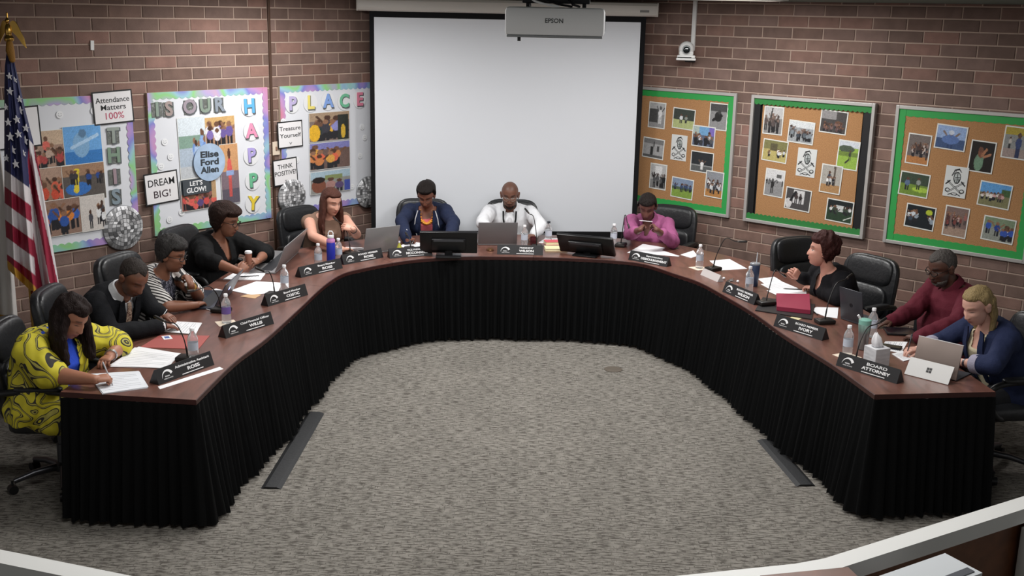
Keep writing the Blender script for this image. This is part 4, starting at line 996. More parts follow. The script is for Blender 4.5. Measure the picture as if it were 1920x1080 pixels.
band(p, -1, mat('dark_watch', '#231f20', .4), 'watch', .88, .032, .010); band(p, 1, mat('gold', '#c9a455', .25, metal=.95), 'bracelet', .9, .032, .005)

# 6 ---- woman in the navy blazer with white piping
p = person(dict(head=(799, 367, 1.105), face=-90, look=-94, pitch=-30, back=.19, skin='#7d4f3e', lips='#8a4d46', browc='#1c1412', closed=True, bulk=1.06, armw=1.08, slouch=.02,
                wr=(763, 449, .80), er=(738, 431, .855), hr=dict(to=(786, 447, .785), curl=.6, thumb=.7), wl=(843, 452, .80), el=(862, 431, .855), hl=dict(to=(822, 455, .78), curl=.3),
                label='woman in a navy blazer with white piping and an orange necklace writing'))
NAVY = fabric('navy_blazer', '#1f2740')
c_ = MB(); p.torso(c_, .010, 0, .93); p.cloth('top', c_, fabric('coral_pink_top', '#c4626a'), folds=.003, cut=p.vcut(.055, .075, .04))
c_ = MB(); p.torso(c_, .026, 0, 1.0, hipgrow=.03); p.upper(c_, .016); p.fore(c_, .015, .95, .006); p.cloth('blazer', c_, NAVY, folds=.008, fscale=9, cut=p.vcut(.50, .088, .055))
for s in (-1, 1):
    lapel(p, s, .060, .035, .055, -.30, .03, .022, NAVY, .036, wide=.9)
    ribbon(p, [(s * .085, .03), (s * .108, -.04), (s * .118, -.12), (s * .098, -.20), (s * .078, -.30)], .009, fabric('white_piping', '#d6d6da'), 'piping', .046, .006)
nk = MB()
for q in range(15):
    a = math.pi * (q / 14); x = .062 * math.cos(a); y = .02 - .105 * math.sin(a) ** .8; nk.ell(p.chest_pt(x, y, .022), (.010, .010, .010) if abs(q - 7) > 3 else (.02, .02, .014), nu=12, nv=8)
p.add('necklace', nk, mat('amber_beads', '#d08a2c', .3), 'all')
p.hair(hair_shell(hl_std(.062, -.005, -.07), lambda q, d: .014 + .016 * smooth01((q.z - .03) / .05) + (.008 if q.x < 0 else 0), wave=.004, freq=24), BLACKH)
p.glasses('#3a2b26', rim=.0011)
w_ = p.arms[0][3] + p.arms[0][4].normalized() * .08; pen(w_ + Vector((.015, -.03, -.02)), w_ + Vector((-.06, .02, .085)), 'white pen held by the woman in the navy blazer with piping', '#c8c8cc')

# 7 ---- man in the white shirt
p = person(dict(head=(956, 366, 1.12), face=-90, look=-92, pitch=-16, back=.16, male=True, skin='#6e4a3c', lips='#6b4640', browc='#241a17', scalp='#4b352c', scalpk=.55, stubble='#2b1f1b', bulk=1.16, belly=.07, sw=.195, armw=1.06, headscale=1.06, jaw=1.08,
                wr=(930, 440, .80), er=(897, 430, .86), hr=dict(to=(946, 447, .79), curl=.3), wl=(1000, 441, .80), el=(1019, 428, .86), hl=dict(to=(985, 447, .79), curl=.3),
                label='bald bearded man in a white shirt wearing a black lanyard'))
c_ = MB(); p.torso(c_, .020, 0, 1.0, hipgrow=.02); p.upper(c_, .016); p.fore(c_, .014, .93, .004); p.cloth('shirt', c_, SHIRTW, folds=.010, fscale=10)
collar(p, SHIRTW, .068, .04)
for s in (-1, 1): ribbon(p, [(s * .062, .035), (s * .06, -.03), (s * .042, -.12), (s * .012, -.25)], .016, fabric('black_lanyard', '#1a1a1c'), 'lanyard', .034, .004)
ribbon(p, [(0, -.02), (0, -.1), (0, -.2), (0, -.3)], .022, SHIRTW, 'placket', .027, .004)
p.glasses('#8a7f78', rim=.0012)
bd = hair_shell(lambda q, d: min(-.055 - q.z, .02) if d.y > .15 and not (abs(q.x) < .026 and -.082 < q.z < -.05) else -.05, .006, wave=.003, freq=80, hs=1.06)
p.hair(bd, '#2a201d', 'beard')

# 8 ---- woman in the pink shirt
p = person(dict(head=(1214, 388, 1.085), face=-112, look=-104, pitch=-28, back=.20, skin='#69443a', lips='#6b4540', browc='#1a1210', closed=True, slouch=.04,
                wr=(1200, 431, .965), er=(1176, 458, .80), hr=dict(to=(1213, 402, 1.045), curl=.7, thumb=.5, n=(-.5, -.6, .3)), wl=(1231, 431, .965), el=(1262, 455, .80), hl=dict(to=(1215, 404, 1.04), curl=.7, thumb=.5, n=(.6, -.5, .3)),
                label='woman in a pink shirt with hands clasped in front of her mouth'))
PINK = fabric('rose_pink_shirt', '#96527a', .7)
c_ = MB(); p.torso(c_, .020, 0, 1.0, hipgrow=.03); p.upper(c_, .018); p.fore(c_, .018, .62, .006); p.cloth('shirt', c_, PINK, folds=.011, fscale=11, cut=p.vcut(.08, .05, .015)); collar(p, PINK, .06, .032, .6)
cap = hair_shell(hl_std(.052, -.03, -.085), .014, wave=.004); cap.ell((0, -.12, -.03), (.05, .04, .05)); p.hair(cap, BLACKH)
w_ = p.HM @ Vector((0, .12, -.075)); pen(w_ - p.R * -.065, w_ - p.R * .065, 'white pen held before the mouth of the woman in pink', '#d9d6d8')

# 9 ---- woman with curly auburn hair in black
p = person(dict(head=(1541, 470, 1.11), face=196, look=170, pitch=4, back=.18, skin=LIGHT2, lips='#b0655f', browc='#5b3a30', slouch=.03,
                wr=(1500, 520, .86), er=(1533, 530, .81), hr=dict(to=(1484, 505, .93), curl=.75, thumb=.6, n=(-.3, -.6, .4)), wl=(1527, 541, .79), el=(1572, 560, .80), hl=dict(to=(1497, 533, .79), curl=.55, thumb=.4),
                label='woman with short curly auburn hair in a black jacket looking left'))
JAC = fabric('black_jacket', '#0f0e12')
c_ = MB(); p.torso(c_, .008, 0, .8); p.cloth('top', c_, fabric('dark_plum_top', '#221a24'), folds=.003)
c_ = MB(); p.torso(c_, .026, 0, 1.0, hipgrow=.03); p.upper(c_, .018); p.fore(c_, .016, .9, .008); p.cloth('jacket', c_, JAC, folds=.010, fscale=9, cut=p.vcut(.15, .038, .012))
p.hair(hair_shell(hl_std(.055, -.045, -.10, .0), lambda q, d: .028 + .014 * smooth01((q.z - .02) / .06) - .012 * smooth01(d.y / .6), wave=.016, freq=46), '#3a1d1a')

# 10 --- man in maroon
p = person(dict(head=(1766, 502, 1.145), face=192, look=200, pitch=-20, back=.06, male=True, skin='#573a2f', lips='#5a3d36', browc='#332a27', closed=True, scalp='#5d5753', scalpk=.7, stubble='#4b423e', bulk=1.14, belly=.08, sw=.20, armw=1.1, headscale=1.05, slouch=.05,
                wr=(1672, 602, .79), er=(1702, 590, .80), hr=dict(to=(1652, 606, .775), curl=.35), wl=(1722, 634, .79), el=(1776, 640, .80), hl=dict(to=(1700, 630, .775), curl=.4),
                label='man in a maroon long-sleeved shirt and glasses leaning back at the right'))
MAR = fabric('maroon_knit', '#5b1e2b')
c_ = MB(); p.torso(c_, .024, 0, 1.0, hipgrow=.02); p.upper(c_, .020); p.fore(c_, .018, .95, .004); p.cloth('shirt', c_, MAR, folds=.012, fscale=9); collar(p, MAR, .068, .034, .4)
p.hair(hair_shell(hl_std(.056, .0, -.06, .02), .007, wave=.004, freq=70, hs=1.05), '#4f4a47'); p.glasses('#16120f')
bd = hair_shell(lambda q, d: min(-.058 - q.z, .02) if d.y > .2 and not (abs(q.x) < .026 and -.082 < q.z < -.052) else -.05, .008, wave=.004, freq=80, hs=1.05); p.hair(bd, '#5e5854', 'beard')

# 11 --- blonde woman in the navy blazer
p = person(dict(head=(1832, 573, 1.11), face=196, look=203, pitch=-26, back=.20, skin=LIGHT3, lips='#b8736d', browc='#8a6a4c', browk=.6, closed=True, slouch=.03,
                wr=(1724, 655, .79), er=(1764, 640, .81), hr=dict(to=(1694, 657, .785), curl=.6, thumb=.6), wl=(1806, 680, .79), el=(1850, 704, .80), hl=dict(to=(1784, 670, .785), curl=.35),
                label='blonde woman in a navy blazer and cream top sitting behind the tablet computer'))
NAV2 = fabric('dark_navy_blazer', '#232b48')
c_ = MB(); p.torso(c_, .010, 0, .95); p.cloth('top', c_, fabric('cream_top', '#cfc3a6'), folds=.004, cut=p.vcut(.09, .06, .03))
c_ = MB(); p.torso(c_, .024, 0, 1.0, hipgrow=.03); p.upper(c_, .017); p.fore(c_, .020, .40, .008); p.cloth('blazer', c_, NAV2, folds=.009, fscale=9, cut=p.vcut(.42, .075, .045))
for s in (-1, 1): lapel(p, s, .058, .03, .045, -.32, .03, .024, NAV2, .034, wide=.6)
c_ = MB()
for (sd, sh, el, wr, fd, nr, h) in p.arms:
    a = el.lerp(wr, .36); b = el.lerp(wr, .62); mb = MB(); mb.tube([a, a.lerp(b, .5), b], [.062, .062, .060], 18); p.add('sleeve_lining', mb, fabric('lilac_grey_lining', '#9b97a8'), True)
band(p, -1, mat('dark_bracelet', '#2d2530', .3), 'bracelet', .90, .030, .007)
cap = hair_shell(hl_std(.066, -.01, -.08), .010, wave=.003, freq=40)
st = []; fl = []
for az in (-2.0, -2.3, -2.6, 3.14, 2.6, 2.3, 2.0):
    st.append((.072 * math.sin(az), .095 * math.cos(az) - .012, .01)); fl.append([(-p.F.x * .03, -p.F.y * .03, -.09), (-p.F.x * .005, -p.F.y * .005, -.10), (0, 0, -.08)])
strands(p, st, fl, .024, .013, '#8f7b55', cap=cap, folds=.005)
w_ = p.arms[0][3] + p.arms[0][4].normalized() * .08; pen(w_ + Vector((-.01, -.02, -.022)), w_ + Vector((.03, .03, .10)), 'dark pen held by the blonde woman', '#2a2c33')

# ---------------------------------------------------------------- chairs
chair_at(-2.70, 6.30, 4, 'black leather chair holding the woman in the yellow patterned blouse')
chair_at(-2.76, 7.10, 2, 'black leather chair holding the man in the dark suit')
chair_at(-2.69, 8.05, -18, 'black leather chair holding the woman in the striped top')
chair_at(-2.57, 9.16, -20, 'black leather chair holding the woman in the black top')
chair_at(-1.80, 10.18, -35, 'black leather chair holding the long-haired woman in tan')
chair_at(-.9, 10.66, -90, 'black leather chair holding the woman in the navy blazer with white piping')
chair_at(-.02, 10.72, -90, 'black leather chair holding the man in the white shirt')
chair_at(1.42, 10.62, -122, 'black leather chair holding the woman in the pink shirt')
chair_at(2.55, 9.12, -62, 'empty black leather chair between the pink shirt and the auburn-haired woman')
chair_at(2.62, 8.50, 212, 'black leather chair holding the auburn-haired woman')
chair_at(3.12, 7.78, 240, 'black leather chair holding the man in maroon', .86)
chair_at(3.10, 6.84, 190, 'black leather chair at the far right holding the blonde woman')

# ================================================================ things on the table
TZ = TABLE_Z + .0004
_samp = [(t * .1, catmull(INN, t * .1), catmull(OUT, t * .1)) for t in range(0, 201)]
def outward(p):
    best = None
    for t, a, b in _samp:
        d = b - a; k = max(0, min(1, (Vector((p.x, p.y)) - a).dot(d) / d.length_squared)); e = (a + d * k - Vector((p.x, p.y))).length
        if best is None or e < best[0]: best = (e, math.atan2(d.y, d.x))
    return best[1]
def tp(x, y, z=TZ): return onz(x, y, z)
M_PAPER = mat('white_paper', '#e6e6e8', .8, spec=.2); M_INK = mat('grey_print', '#8d9096', .8)
def sheet(pts, label, th=.0012, z=TZ, m=None, cat='papers', name='paper_sheet', lines=True, pages=1):
    P = [tp(x, y, z) for x, y in pts]; c = sum((p for p in P), Vector()) / len(P); e = empty(name, Matrix.Translation((c.x, c.y, z)), label, cat)
    area = sum((P[i].x * P[(i + 1) % len(P)].y - P[(i + 1) % len(P)].x * P[i].y) for i in range(len(P)))
    if area < 0: P = P[::-1]
    for k in range(pages):
        r = 0.03 * k * (1 if k % 2 else -1); R = Matrix.Rotation(r, 4, 'Z')
        MB().prism([(R @ Vector((p.x - c.x, p.y - c.y, 0))).to_2d() for p in P], k * th, (k + 1) * th - .0001).build('page', m or M_PAPER, e)
    if lines and len(P) == 4:
        top = pages * th; ln = MB(); a, b, c2, d = [p - Vector((c.x, c.y, z)) for p in P]
        for i in range(9):
            v = .12 + .085 * i; p0 = a.lerp(d, v).lerp(b.lerp(c2, v), .1); p1 = a.lerp(d, v).lerp(b.lerp(c2, v), .9 if i % 3 else .62); w = (d - a).normalized() * .0022
            ln.prism([(p0.x, p0.y), (p1.x, p1.y), (p1.x + w.x, p1.y + w.y), (p0.x + w.x, p0.y + w.y)], top, top + .0003)
        ln.build('print', M_INK, e)
    return e
# ---- water bottles
def water_mat(name, tint=(1, 1, 1)):
    m, nt, b = _new(name); b.inputs['Base Color'].default_value = (*tint, 1); b.inputs['Transmission Weight'].default_value = .82; b.inputs['Roughness'].default_value = .06; b.inputs['IOR'].default_value = 1.28; b.inputs['Specular IOR Level'].default_value = .8; return m
M_PET = water_mat('clear_bottle_plastic', (.93, .95, .97)); M_CAP = mat('white_cap', '#e8e8ea', .35); M_LABEL = mat('pale_bottle_label', '#c2c9d6', .4); M_LABELP = mat('purple_bottle_label', '#6f5a9b', .4)
BOT = MB().lathe([(.024, 0), (.031, .004), (.0325, .015), (.0305, .025), (.0325, .035), (.0305, .045), (.0325, .055), (.031, .066), (.031, .118), (.0325, .126), (.0315, .138), (.024, .160), (.0125, .178), (.0115, .19)], 22).mesh('body', M_PET, True)
CAPM = MB().lathe([(.0145, .186), (.0145, .202), (.0125, .2045), (.002, .2045)], 18).mesh('cap', M_CAP, True)
LABM = MB().lathe([(.0316, .068), (.0316, .116), (.0311, .116), (.0311, .068)], 22); 
def bottle(px, label, lab=M_LABEL, cap=None, s=1.0, napkin=None, z=TZ):
    p = tp(px[0], px[1], z)
    if napkin:
        n_ = napkin; R = Matrix.Rotation(.5, 4, 'Z'); nb = MB().box((0, 0, .0007), (.13, .13, .0014), M=R).build('napkin', mat('cream_napkin', '#d9c9b6', .9), None, M=TM(p.x, p.y, z)); tag(nb, n_, 'napkin'); z += .0016
    e = empty('water_bottle', TM(p.x, p.y, z, random.uniform(0, 6), s), label, 'bottle', 'clear water bottles on the table')
    link('bottle_body', BOT, e); c = link('cap', CAPM if cap is None else cap, e)
    if lab:
        L = MB().lathe([(.0318, .068), (.0318, .116)], 22, mi=0); L.f = L.f[:-2]; L.m = L.m[:-2]; L.build('label_band', lab, e, True)
    return e
M_CAPD = MB().lathe([(.0145, .186), (.0145, .202), (.0125, .2045), (.002, .2045)], 18).mesh('cap', mat('dark_cap', '#2b3038', .4), True)
bottle((363, 676), 'water bottle on a napkin beside the front left nameplate', napkin='cream paper napkin under the bottle by the front left nameplate')
bottle((425, 606), 'purple-labelled water bottle on a napkin behind the second left nameplate', M_LABELP, napkin='cream paper napkin under the purple-labelled bottle')
bottle((534, 546), 'water bottle behind the nameplate in front of the striped woman')
bottle((597, 502), 'water bottle left of the blue sports bottle')
bottle((635, 491), 'water bottle just behind the blue sports bottle')
bottle((983, 463), 'water bottle beside the open laptop of the white-shirted man')
bottle((1028, 455), 'dark-capped water bottle behind the red notebook', cap=M_CAPD)
bottle((1150, 460), 'water bottle between the tilted monitor and the pink shirt')
bottle((1311, 503), 'water bottle on a napkin before the empty right chair', napkin='cream paper napkin under the bottle before the empty right chair')
bottle((1404, 547), 'water bottle standing in front of the navy tumbler')
bottle((1588, 668), 'water bottle on a napkin beside the tissue box', napkin='cream paper napkin under the bottle by the tissue box')
bottle((1634, 632), 'water bottle directly behind the tall silver tumbler')
# ---- drinking vessels
def vessel(px, prof, m, label, name='tumbler', cat='tumbler', extra=None, z=TZ):
    p = tp(px[0], px[1], z); e = empty(name, TM(p.x, p.y, z), label, cat); MB().lathe(prof, 24).build('body', m, e, True)
    if extra: extra(e)
    return e
def sport(e):
    MB().lathe([(.036, .196), (.036, .215), (.026, .228), (.026, .236)], 20).build('collar', mat('pink_plastic', '#c07fb4', .4), e, True)
    MB().lathe([(.027, .234), (.027, .25), (.004, .252)], 18).build('lid', M_CAP, e, True)
    MB().tube([(.019, 0, .25), (.02, 0, .272), (.01, 0, .288), (-.01, 0, .288), (-.02, 0, .272), (-.019, 0, .25)], .005, 8).build('carry_loop', M_CAP, e, True)
vessel((621, 497), [(.033, 0), (.036, .006), (.036, .196), (.034, .2)], mat('cobalt_bottle', '#2b35a8', .35), 'blue sports bottle with a pink collar and white loop lid', 'sports_bottle', 'bottle', sport)
def straw(e):
    MB().lathe([(.041, .175), (.042, .185), (.036, .19), (.002, .19)], 22).build('lid', mat('clear_lid', '#aeb4bb', .2, trans=.5), e, True); MB().tube([(.008, .004, .1), (.014, .008, .27)], .004, 8).build('straw', mat('clear_straw', '#c9ced4', .2), e, True)
vessel((1413, 536), [(.029, 0), (.032, .004), (.040, .175), (.038, .178)], mat('navy_tumbler', '#2e3a55', .4), 'navy blue tumbler with a clear lid and straw', extra=straw)
def steel(e):
    MB().lathe([(.040, .17), (.041, .2), (.034, .205), (.002, .205)], 22).build('lid', mat('seafoam_lid', '#7fb3a5', .35), e, True); MB().tube([(-.03, 0, .2), (-.045, 0, .225), (-.05, 0, .23)], .008, 8).build('spout', M_CAP, e, True)
def steel_mat():
    m, nt, b = _new('brushed_steel_seafoam'); tc = N(nt, 'ShaderNodeTexCoord'); s = N(nt, 'ShaderNodeSeparateXYZ'); nt.links.new(tc.outputs['Object'], s.inputs[0]); r = N(nt, 'ShaderNodeValToRGB'); e = r.color_ramp.elements; e[0].position = .55; e[0].color = (*lin('#8d8f90'), 1); e[1].position = .75; e[1].color = (*lin('#9dbfb4'), 1)
    mr = N(nt, 'ShaderNodeMath', operation='MULTIPLY'); mr.inputs[1].default_value = 5; nt.links.new(s.outputs['Z'], mr.inputs[0]); nt.links.new(mr.outputs[0], r.inputs[0]); nt.links.new(r.outputs[0], b.inputs['Base Color']); b.inputs['Metallic'].default_value = .75; b.inputs['Roughness'].default_value = .3; return m
vessel((1617, 655), [(.028, 0), (.032, .004), (.034, .09), (.041, .17), (.039, .174)], steel_mat(), 'tall silver and seafoam tumbler behind the tissue box', extra=steel)
vessel((1000, 459), [(.025, 0), (.03, .01), (.034, .05), (.030, .075), (.028, .07), (.03, .05), (.002, .012)], mat('dark_red_glass', '#5d2a30', .15, trans=.4), 'small dark red glass left of the standing microphone', 'glass', 'glass')
def pear(e): MB().lathe([(.008, .09), (.008, .105), (.002, .106)], 12).build('cap', M_CAP, e, True)
vessel((749, 474), [(.02, 0), (.027, .008), (.028, .03), (.018, .06), (.009, .082), (.008, .09)], mat('olive_bottle', '#a6a43f', .25), 'small olive green pear-shaped bottle beside a laptop', 'juice_bottle', 'bottle', pear)
vessel((919, 470), [(.03, 0), (.034, .006), (.03, .018), (.016, .026), (.002, .028)], mat('bronze_bell', '#7c5a40', .3, metal=.7), 'small bronze bell in front of the grey laptop', 'desk_bell', 'bell')
# small cup held by the woman in black
hp = onz(466, 484, .90); cp = empty('cup', TM(hp.x, hp.y, .85), 'small brown cup with white lid held by the woman in black', 'cup'); MB().lathe([(.022, 0), (.028, .09), (.027, .092)], 18).build('cup_body', mat('brown_cup', '#8a5a48', .5), cp, True); MB().lathe([(.029, .09), (.030, .1), (.026, .108), (.002, .108)], 18).build('lid', M_CAP, cp, True)
# ---- nameplates
M_PLATE = mat('black_nameplate', '#1d1c1e', .45); M_WTXT = mat('white_lettering', '#e9e9ea', .6)
def nameplate(bl, br, l1, l2, label, s1=.021, s2=.027, hgt=.082, w1=None, w2=None, under=(.42, .80)):
    a, b = tp(*bl), tp(*br); d = b - a; W = d.length; ang = math.atan2(d.y, d.x); c = (a + b) / 2
    e = empty('nameplate', TM(c.x, c.y, TZ, ang), label, 'nameplate', 'black nameplates along the table edge'); back = .030
    pr = MB(); prof = [(0, 0), (.004, 0), (back + .002, hgt - .004), (.068, 0), (.072, 0), (back + .004, hgt), (back - .002, hgt)]
    # folded tent: front face, top fold, back face
    tri = [(0.0, 0.0), (.075, 0.0), (back + .004, hgt), (back, hgt)]
    pr.loft([[Vector((x, p[0], p[1])) for p in tri] for x in (-W / 2, W / 2)]); pr.build('plate', M_PLATE, e)
    sl = math.atan2(hgt, back); F0 = Matrix.Rotation(sl, 4, 'X'); L = math.hypot(hgt, back)
    def at(u, v): return F0 @ Matrix.Translation((u * W - W / 2, v * L, .0012))
    text(l1, s1, M_WTXT, e, at(.64, .72), .001, .0004, width=w1 * W if w1 else None); text(l2, s2, M_WTXT, e, at(.64, .40), .001, .0009, width=w2 * W if w2 else None)
    lg = MB(); r1, r0 = .044, .038                      # logo: rising arc that thickens to a swoosh
    arc = []
    for k in range(15):
        q = math.radians(178 - 150 * k / 14); arc.append((r1 * math.cos(q), r1 * math.sin(q)))
    inn = []
    for k in range(15):
        q = math.radians(178 - 150 * k / 14); rr = r1 - .003 - .013 * (k / 14) ** 1.2; inn.append((rr * math.cos(q) - .002, rr * math.sin(q) - .001))
    for k in range(14): lg.prism([arc[k], arc[k + 1], inn[k + 1], inn[k]], 0, .001)
    lg.build('logo', M_WTXT, e, M=at(.185, .30))
    text('PEORIA', .0105, M_WTXT, e, at(.175, .37), .0008, .0002); text('PUBLIC SCHOOLS', .0085, M_WTXT, e, at(.185, .22), .0008)
    MB().box((0, 0, 0), ((under[1] - under[0]) * W, .0045, .001)).build('underline', M_WTXT, e, M=at((under[0] + under[1]) / 2, .13)); return e
nameplate((298, 722), (402, 684), 'Administrative Assistant', 'ROSS', 'black nameplate reading Administrative Assistant at the front left corner', .019, .026, w1=.62, w2=.22)
nameplate((424, 635), (514, 607), 'Chief Financial Officer', 'WILLIS', 'black nameplate reading Chief Financial Officer', .019, .026, w1=.6, w2=.27)
nameplate((503, 575), (578, 553), 'Board Member', 'COSTIC', 'black nameplate reading Board Member, in front of the striped woman', .02, .026, w1=.42, w2=.32)
nameplate((565, 521), (643, 503), 'Board Member', 'ROSS', 'black nameplate reading Board Member, before the blue sports bottle', .02, .026, w1=.42, w2=.24)
nameplate((645, 497), (719, 483), 'BOARD MEMBER', 'ROSE', 'black nameplate reading BOARD MEMBER, before the woman in tan', .019, .026, w1=.5, w2=.24)
nameplate((731, 485), (811, 479), 'VICE PRESIDENT', 'MCCONNELL', 'black nameplate reading VICE PRESIDENT', .02, .027, w1=.44, w2=.5)
nameplate((932, 477), (1018, 479), 'PRESIDENT', 'WILSON', 'black nameplate reading PRESIDENT at the head of the table', .02, .027, w1=.3, w2=.32)
nameplate((1178, 487), (1250, 501), 'Superintendent', 'DESMOULIN-KHERAT', 'black nameplate reading Superintendent', .019, .026, w1=.42, w2=.66)
nameplate((1354, 547), (1413, 572), 'BOARD MEMBER', 'WILSON', 'black nameplate reading BOARD MEMBER, before the navy tumbler', .02, .027, w1=.5, w2=.36)
nameplate((1450, 611), (1541, 639), 'BOARD MEMBER', 'IVORY', 'black nameplate reading BOARD MEMBER, in front of the red binder', .02, .027, w1=.46, w2=.28)
nameplate((1567, 685), (1681, 720), 'BOARD', 'ATTORNEY', 'black nameplate reading BOARD ATTORNEY at the front right', .025, .025, w1=.33, w2=.46)
# ---- gooseneck microphones
M_MIC = mat('black_mic', '#191614', .45); M_RING = mat('mic_ring', '#6a6460', .35, metal=.6)
def mic(base, tip, tz, label, arch=.0, up=.5, TZ=TZ):
    b = tp(base[0], base[1], TZ); t = onz(tip[0], tip[1], tz); ang = outward(b); e = empty('microphone', TM(b.x, b.y, TZ, ang - math.pi / 2), label, 'microphone', 'gooseneck microphones on the table'); I = e.matrix_world.inverted()
    MB().box((0, 0, .016), (.095, .13, .03), bev=.010).build('base', M_MIC, e, smooth=True); MB().box((0, -.035, .032), (.03, .02, .005), bev=.002).build('button', M_RING, e)
    s = Vector((b.x, b.y, TZ + .03)); h = t - s; pts = [s, s + Vector((h.x * .12, h.y * .12, h.z * up)), s + Vector((h.x * .42, h.y * .42, h.z * (.92 + arch) + arch * .1)), s.lerp(t, .82) + Vector((0, 0, h.z * .14 + arch * .09)), t]
    pts = [I @ p for p in pts]; sm = spline(pts, 24); MB().tube(sm, [.0055] * 4 + [.0038] * 17 + [.0042] * 4, 8).build('gooseneck', M_MIC, e, smooth=True)
    d = (sm[-1] - sm[-3]).normalized(); MB().tube([sm[-1] - d * .01, sm[-1] + d * .015, sm[-1] + d * .06], [.007, .0095, .009], 12, ends=True).build('capsule', M_MIC, e, smooth=True); MB().tube([sm[-1] - d * .013, sm[-1] - d * .007], .0085, 12).build('ring', M_RING, e, smooth=True); return e
mic((352, 676), (306, 601), .98, 'gooseneck microphone bent toward the man in the suit')
mic((415, 585), (362, 545), .98, 'gooseneck microphone leaning toward the striped woman')
mic((515, 556), (493, 508), .95, 'gooseneck microphone beside the manila folder behind a nameplate')
mic((657, 478), (630, 412), 1.0, 'gooseneck microphone before the woman in tan')
mic((770, 470), (763, 440), .86, 'short microphone beside the VICE PRESIDENT plate')
mic((1006, 466), (990, 398), 1.05, 'upright gooseneck microphone before the white-shirted man')
mic((1164, 462), (1178, 422), .96, 'arched gooseneck microphone before the woman in pink', arch=.35)
mic((1337, 507), (1386, 453), 1.0, 'tall gooseneck microphone beside the white paper before the empty chair', arch=.12)
mic((1436, 571), (1468, 515), .93, 'gooseneck microphone standing beside the red binder', arch=.3, TZ=TZ + .0086)
mic((1546, 606), (1590, 520), 1.03, 'gooseneck microphone beside the dark tablet')
mic((1603, 685), (1650, 604), .99, 'gooseneck microphone beside the tissue box')
# ---- laptops
def laptop(hl, hr, label, c='#8f8f91', lid=.215, open_=108, base=.215, logo=None, glow=None, kick=False, flip=1, cat='laptop', dark=None, nobase=False):
    """hl, hr: pixels of the left and right ends of the hinge as the camera sees them; the screen looks away from the camera side"""
    a, b = tp(*hl), tp(*hr); d = b - a; W = d.length; ang = math.atan2(d.y, d.x); cc = (a + b) / 2
    e = empty('laptop', TM(cc.x, cc.y, TZ, ang), label, cat); m = mat('laptop_' + c, c, .38, metal=.35); md = mat('laptop_screen_dark', '#15161a', .15); mk = mat('laptop_keys', '#26272b', .5)
    if not nobase:
        bs = MB().box((0, base / 2, .008), (W, base, .014), bev=.004).build('base', m, e, smooth=True); MB().box((0, base * .40, .0155), (W * .88, base * .45, .0015)).build('keyboard', mk, bs); MB().box((0, base * .82, .0155), (W * .34, base * .24, .001)).build('touchpad', m, bs)
    R = Matrix.Translation((0, .004, .016)) @ Matrix.Rotation(math.radians(180 - open_) * -1 + math.pi / 2 * 0 + math.radians(0), 4, 'X')
    R = Matrix.Translation((0, .002, .014)) @ Matrix.Rotation(-math.radians(open_ - 90) * -1, 4, 'X')
    ld = MB().box((0, 0, lid / 2), (W, .007, lid), bev=.003).build('lid', m, e, smooth=True, M=R); MB().box((0, .0042, lid / 2 + .004), (W * .94, .001, lid * .86)).build('screen', md, ld)
    if logo: logo(ld, W, lid)
    return e
def disc_logo(c, em=None, r=.018):
    def f(ld, W, lid): MB().tube([(0, -.0036, lid * .5), (0, -.0046, lid * .5)], r, 24).build('logo', mat('logo_' + c, c, .3, emit=em, estr=4.0) if em else mat('logo_' + c, c, .3, metal=.5), ld)
    return f
laptop((516, 514), (560, 474), 'open grey laptop before the woman in black, lid seen edge-on', '#8e8d8e', .225, 112)
laptop((402, 581), (436, 548), 'dark laptop with a glowing blue-white logo before the striped woman', '#3c3f4a', .19, 118, logo=disc_logo('#cfd8ff', '#8ea2ff', .014))
laptop((681, 478), (744, 470), 'open silver laptop before the woman in tan', '#9b9a9b', .235, 105)
laptop((896, 460), (969, 460), 'open grey laptop before the white-shirted man', '#7d7a7b', .215, 104)
# tablets on stands
def win_logo(c):
    def f(ld, W, lid):
        lg = MB()
        for sx in (-1, 1):
            for sz in (-1, 1): lg.box((sx * .0085, -.004, lid * .48 + sz * .0085), (.0145, .0012, .0145))
        lg.build('logo', mat('logo_square_' + c, c, .4), ld)
    return f
# pale tablet computer with a kickstand and keyboard (front right)
a, b = tp(1697, 702), tp(1776, 722); d = b - a; W = d.length; ang = math.atan2(d.y, d.x)
sf = empty('tablet_computer', TM((a.x + b.x) / 2, (a.y + b.y) / 2, TZ, ang), 'silver tablet computer propped on its kickstand before the blonde woman', 'tablet'); MS = mat('tablet_magnesium', '#c3c2c0', .4, metal=.3); MT = mat('tablet_back_shade', '#8b7d76', .4, metal=.3)
T1 = Matrix.Translation((0, .075, .006)) @ Matrix.Rotation(math.radians(24) * -1, 4, 'X'); 
scrn = MB().box((0, 0, .11), (W * 1.06, .009, .215), bev=.003).build('screen_slab', MT, sf, smooth=True, M=Matrix.Translation((0, .100, .004)) @ Matrix.Rotation(math.radians(-14), 4, 'X'))
MB().box((0, .005, .11), (W * 1.0, .001, .195)).build('screen', mat('laptop_screen_dark', '#15161a', .15), scrn)
MB().box((0, -.0002, .2165), (W * 1.06, .0095, .004)).build('top_edge', mat('bright_edge', '#e6e6e6', .3, metal=.3), scrn)
ks = MB().box((0, 0, .0575), (W * 1.04, .003, .115), bev=.001).build('kickstand', MS, sf, M=Matrix.Translation((0, .0, .002)) @ Matrix.Rotation(math.radians(-33), 4, 'X'))
lg = MB()
for sx in (-1, 1):
    for sz in (-1, 1): lg.box((sx * .0085, -.0022, .058 + sz * .0085), (.0145, .001, .0145))
lg.build('logo', mat('logo_dark', '#2b2b2d', .4), ks)
MB().box((0, .21, .004), (W * 1.05, .21, .006), bev=.002).build('keyboard_cover', mat('charcoal_fabric', '#2d2e33', .8), sf)
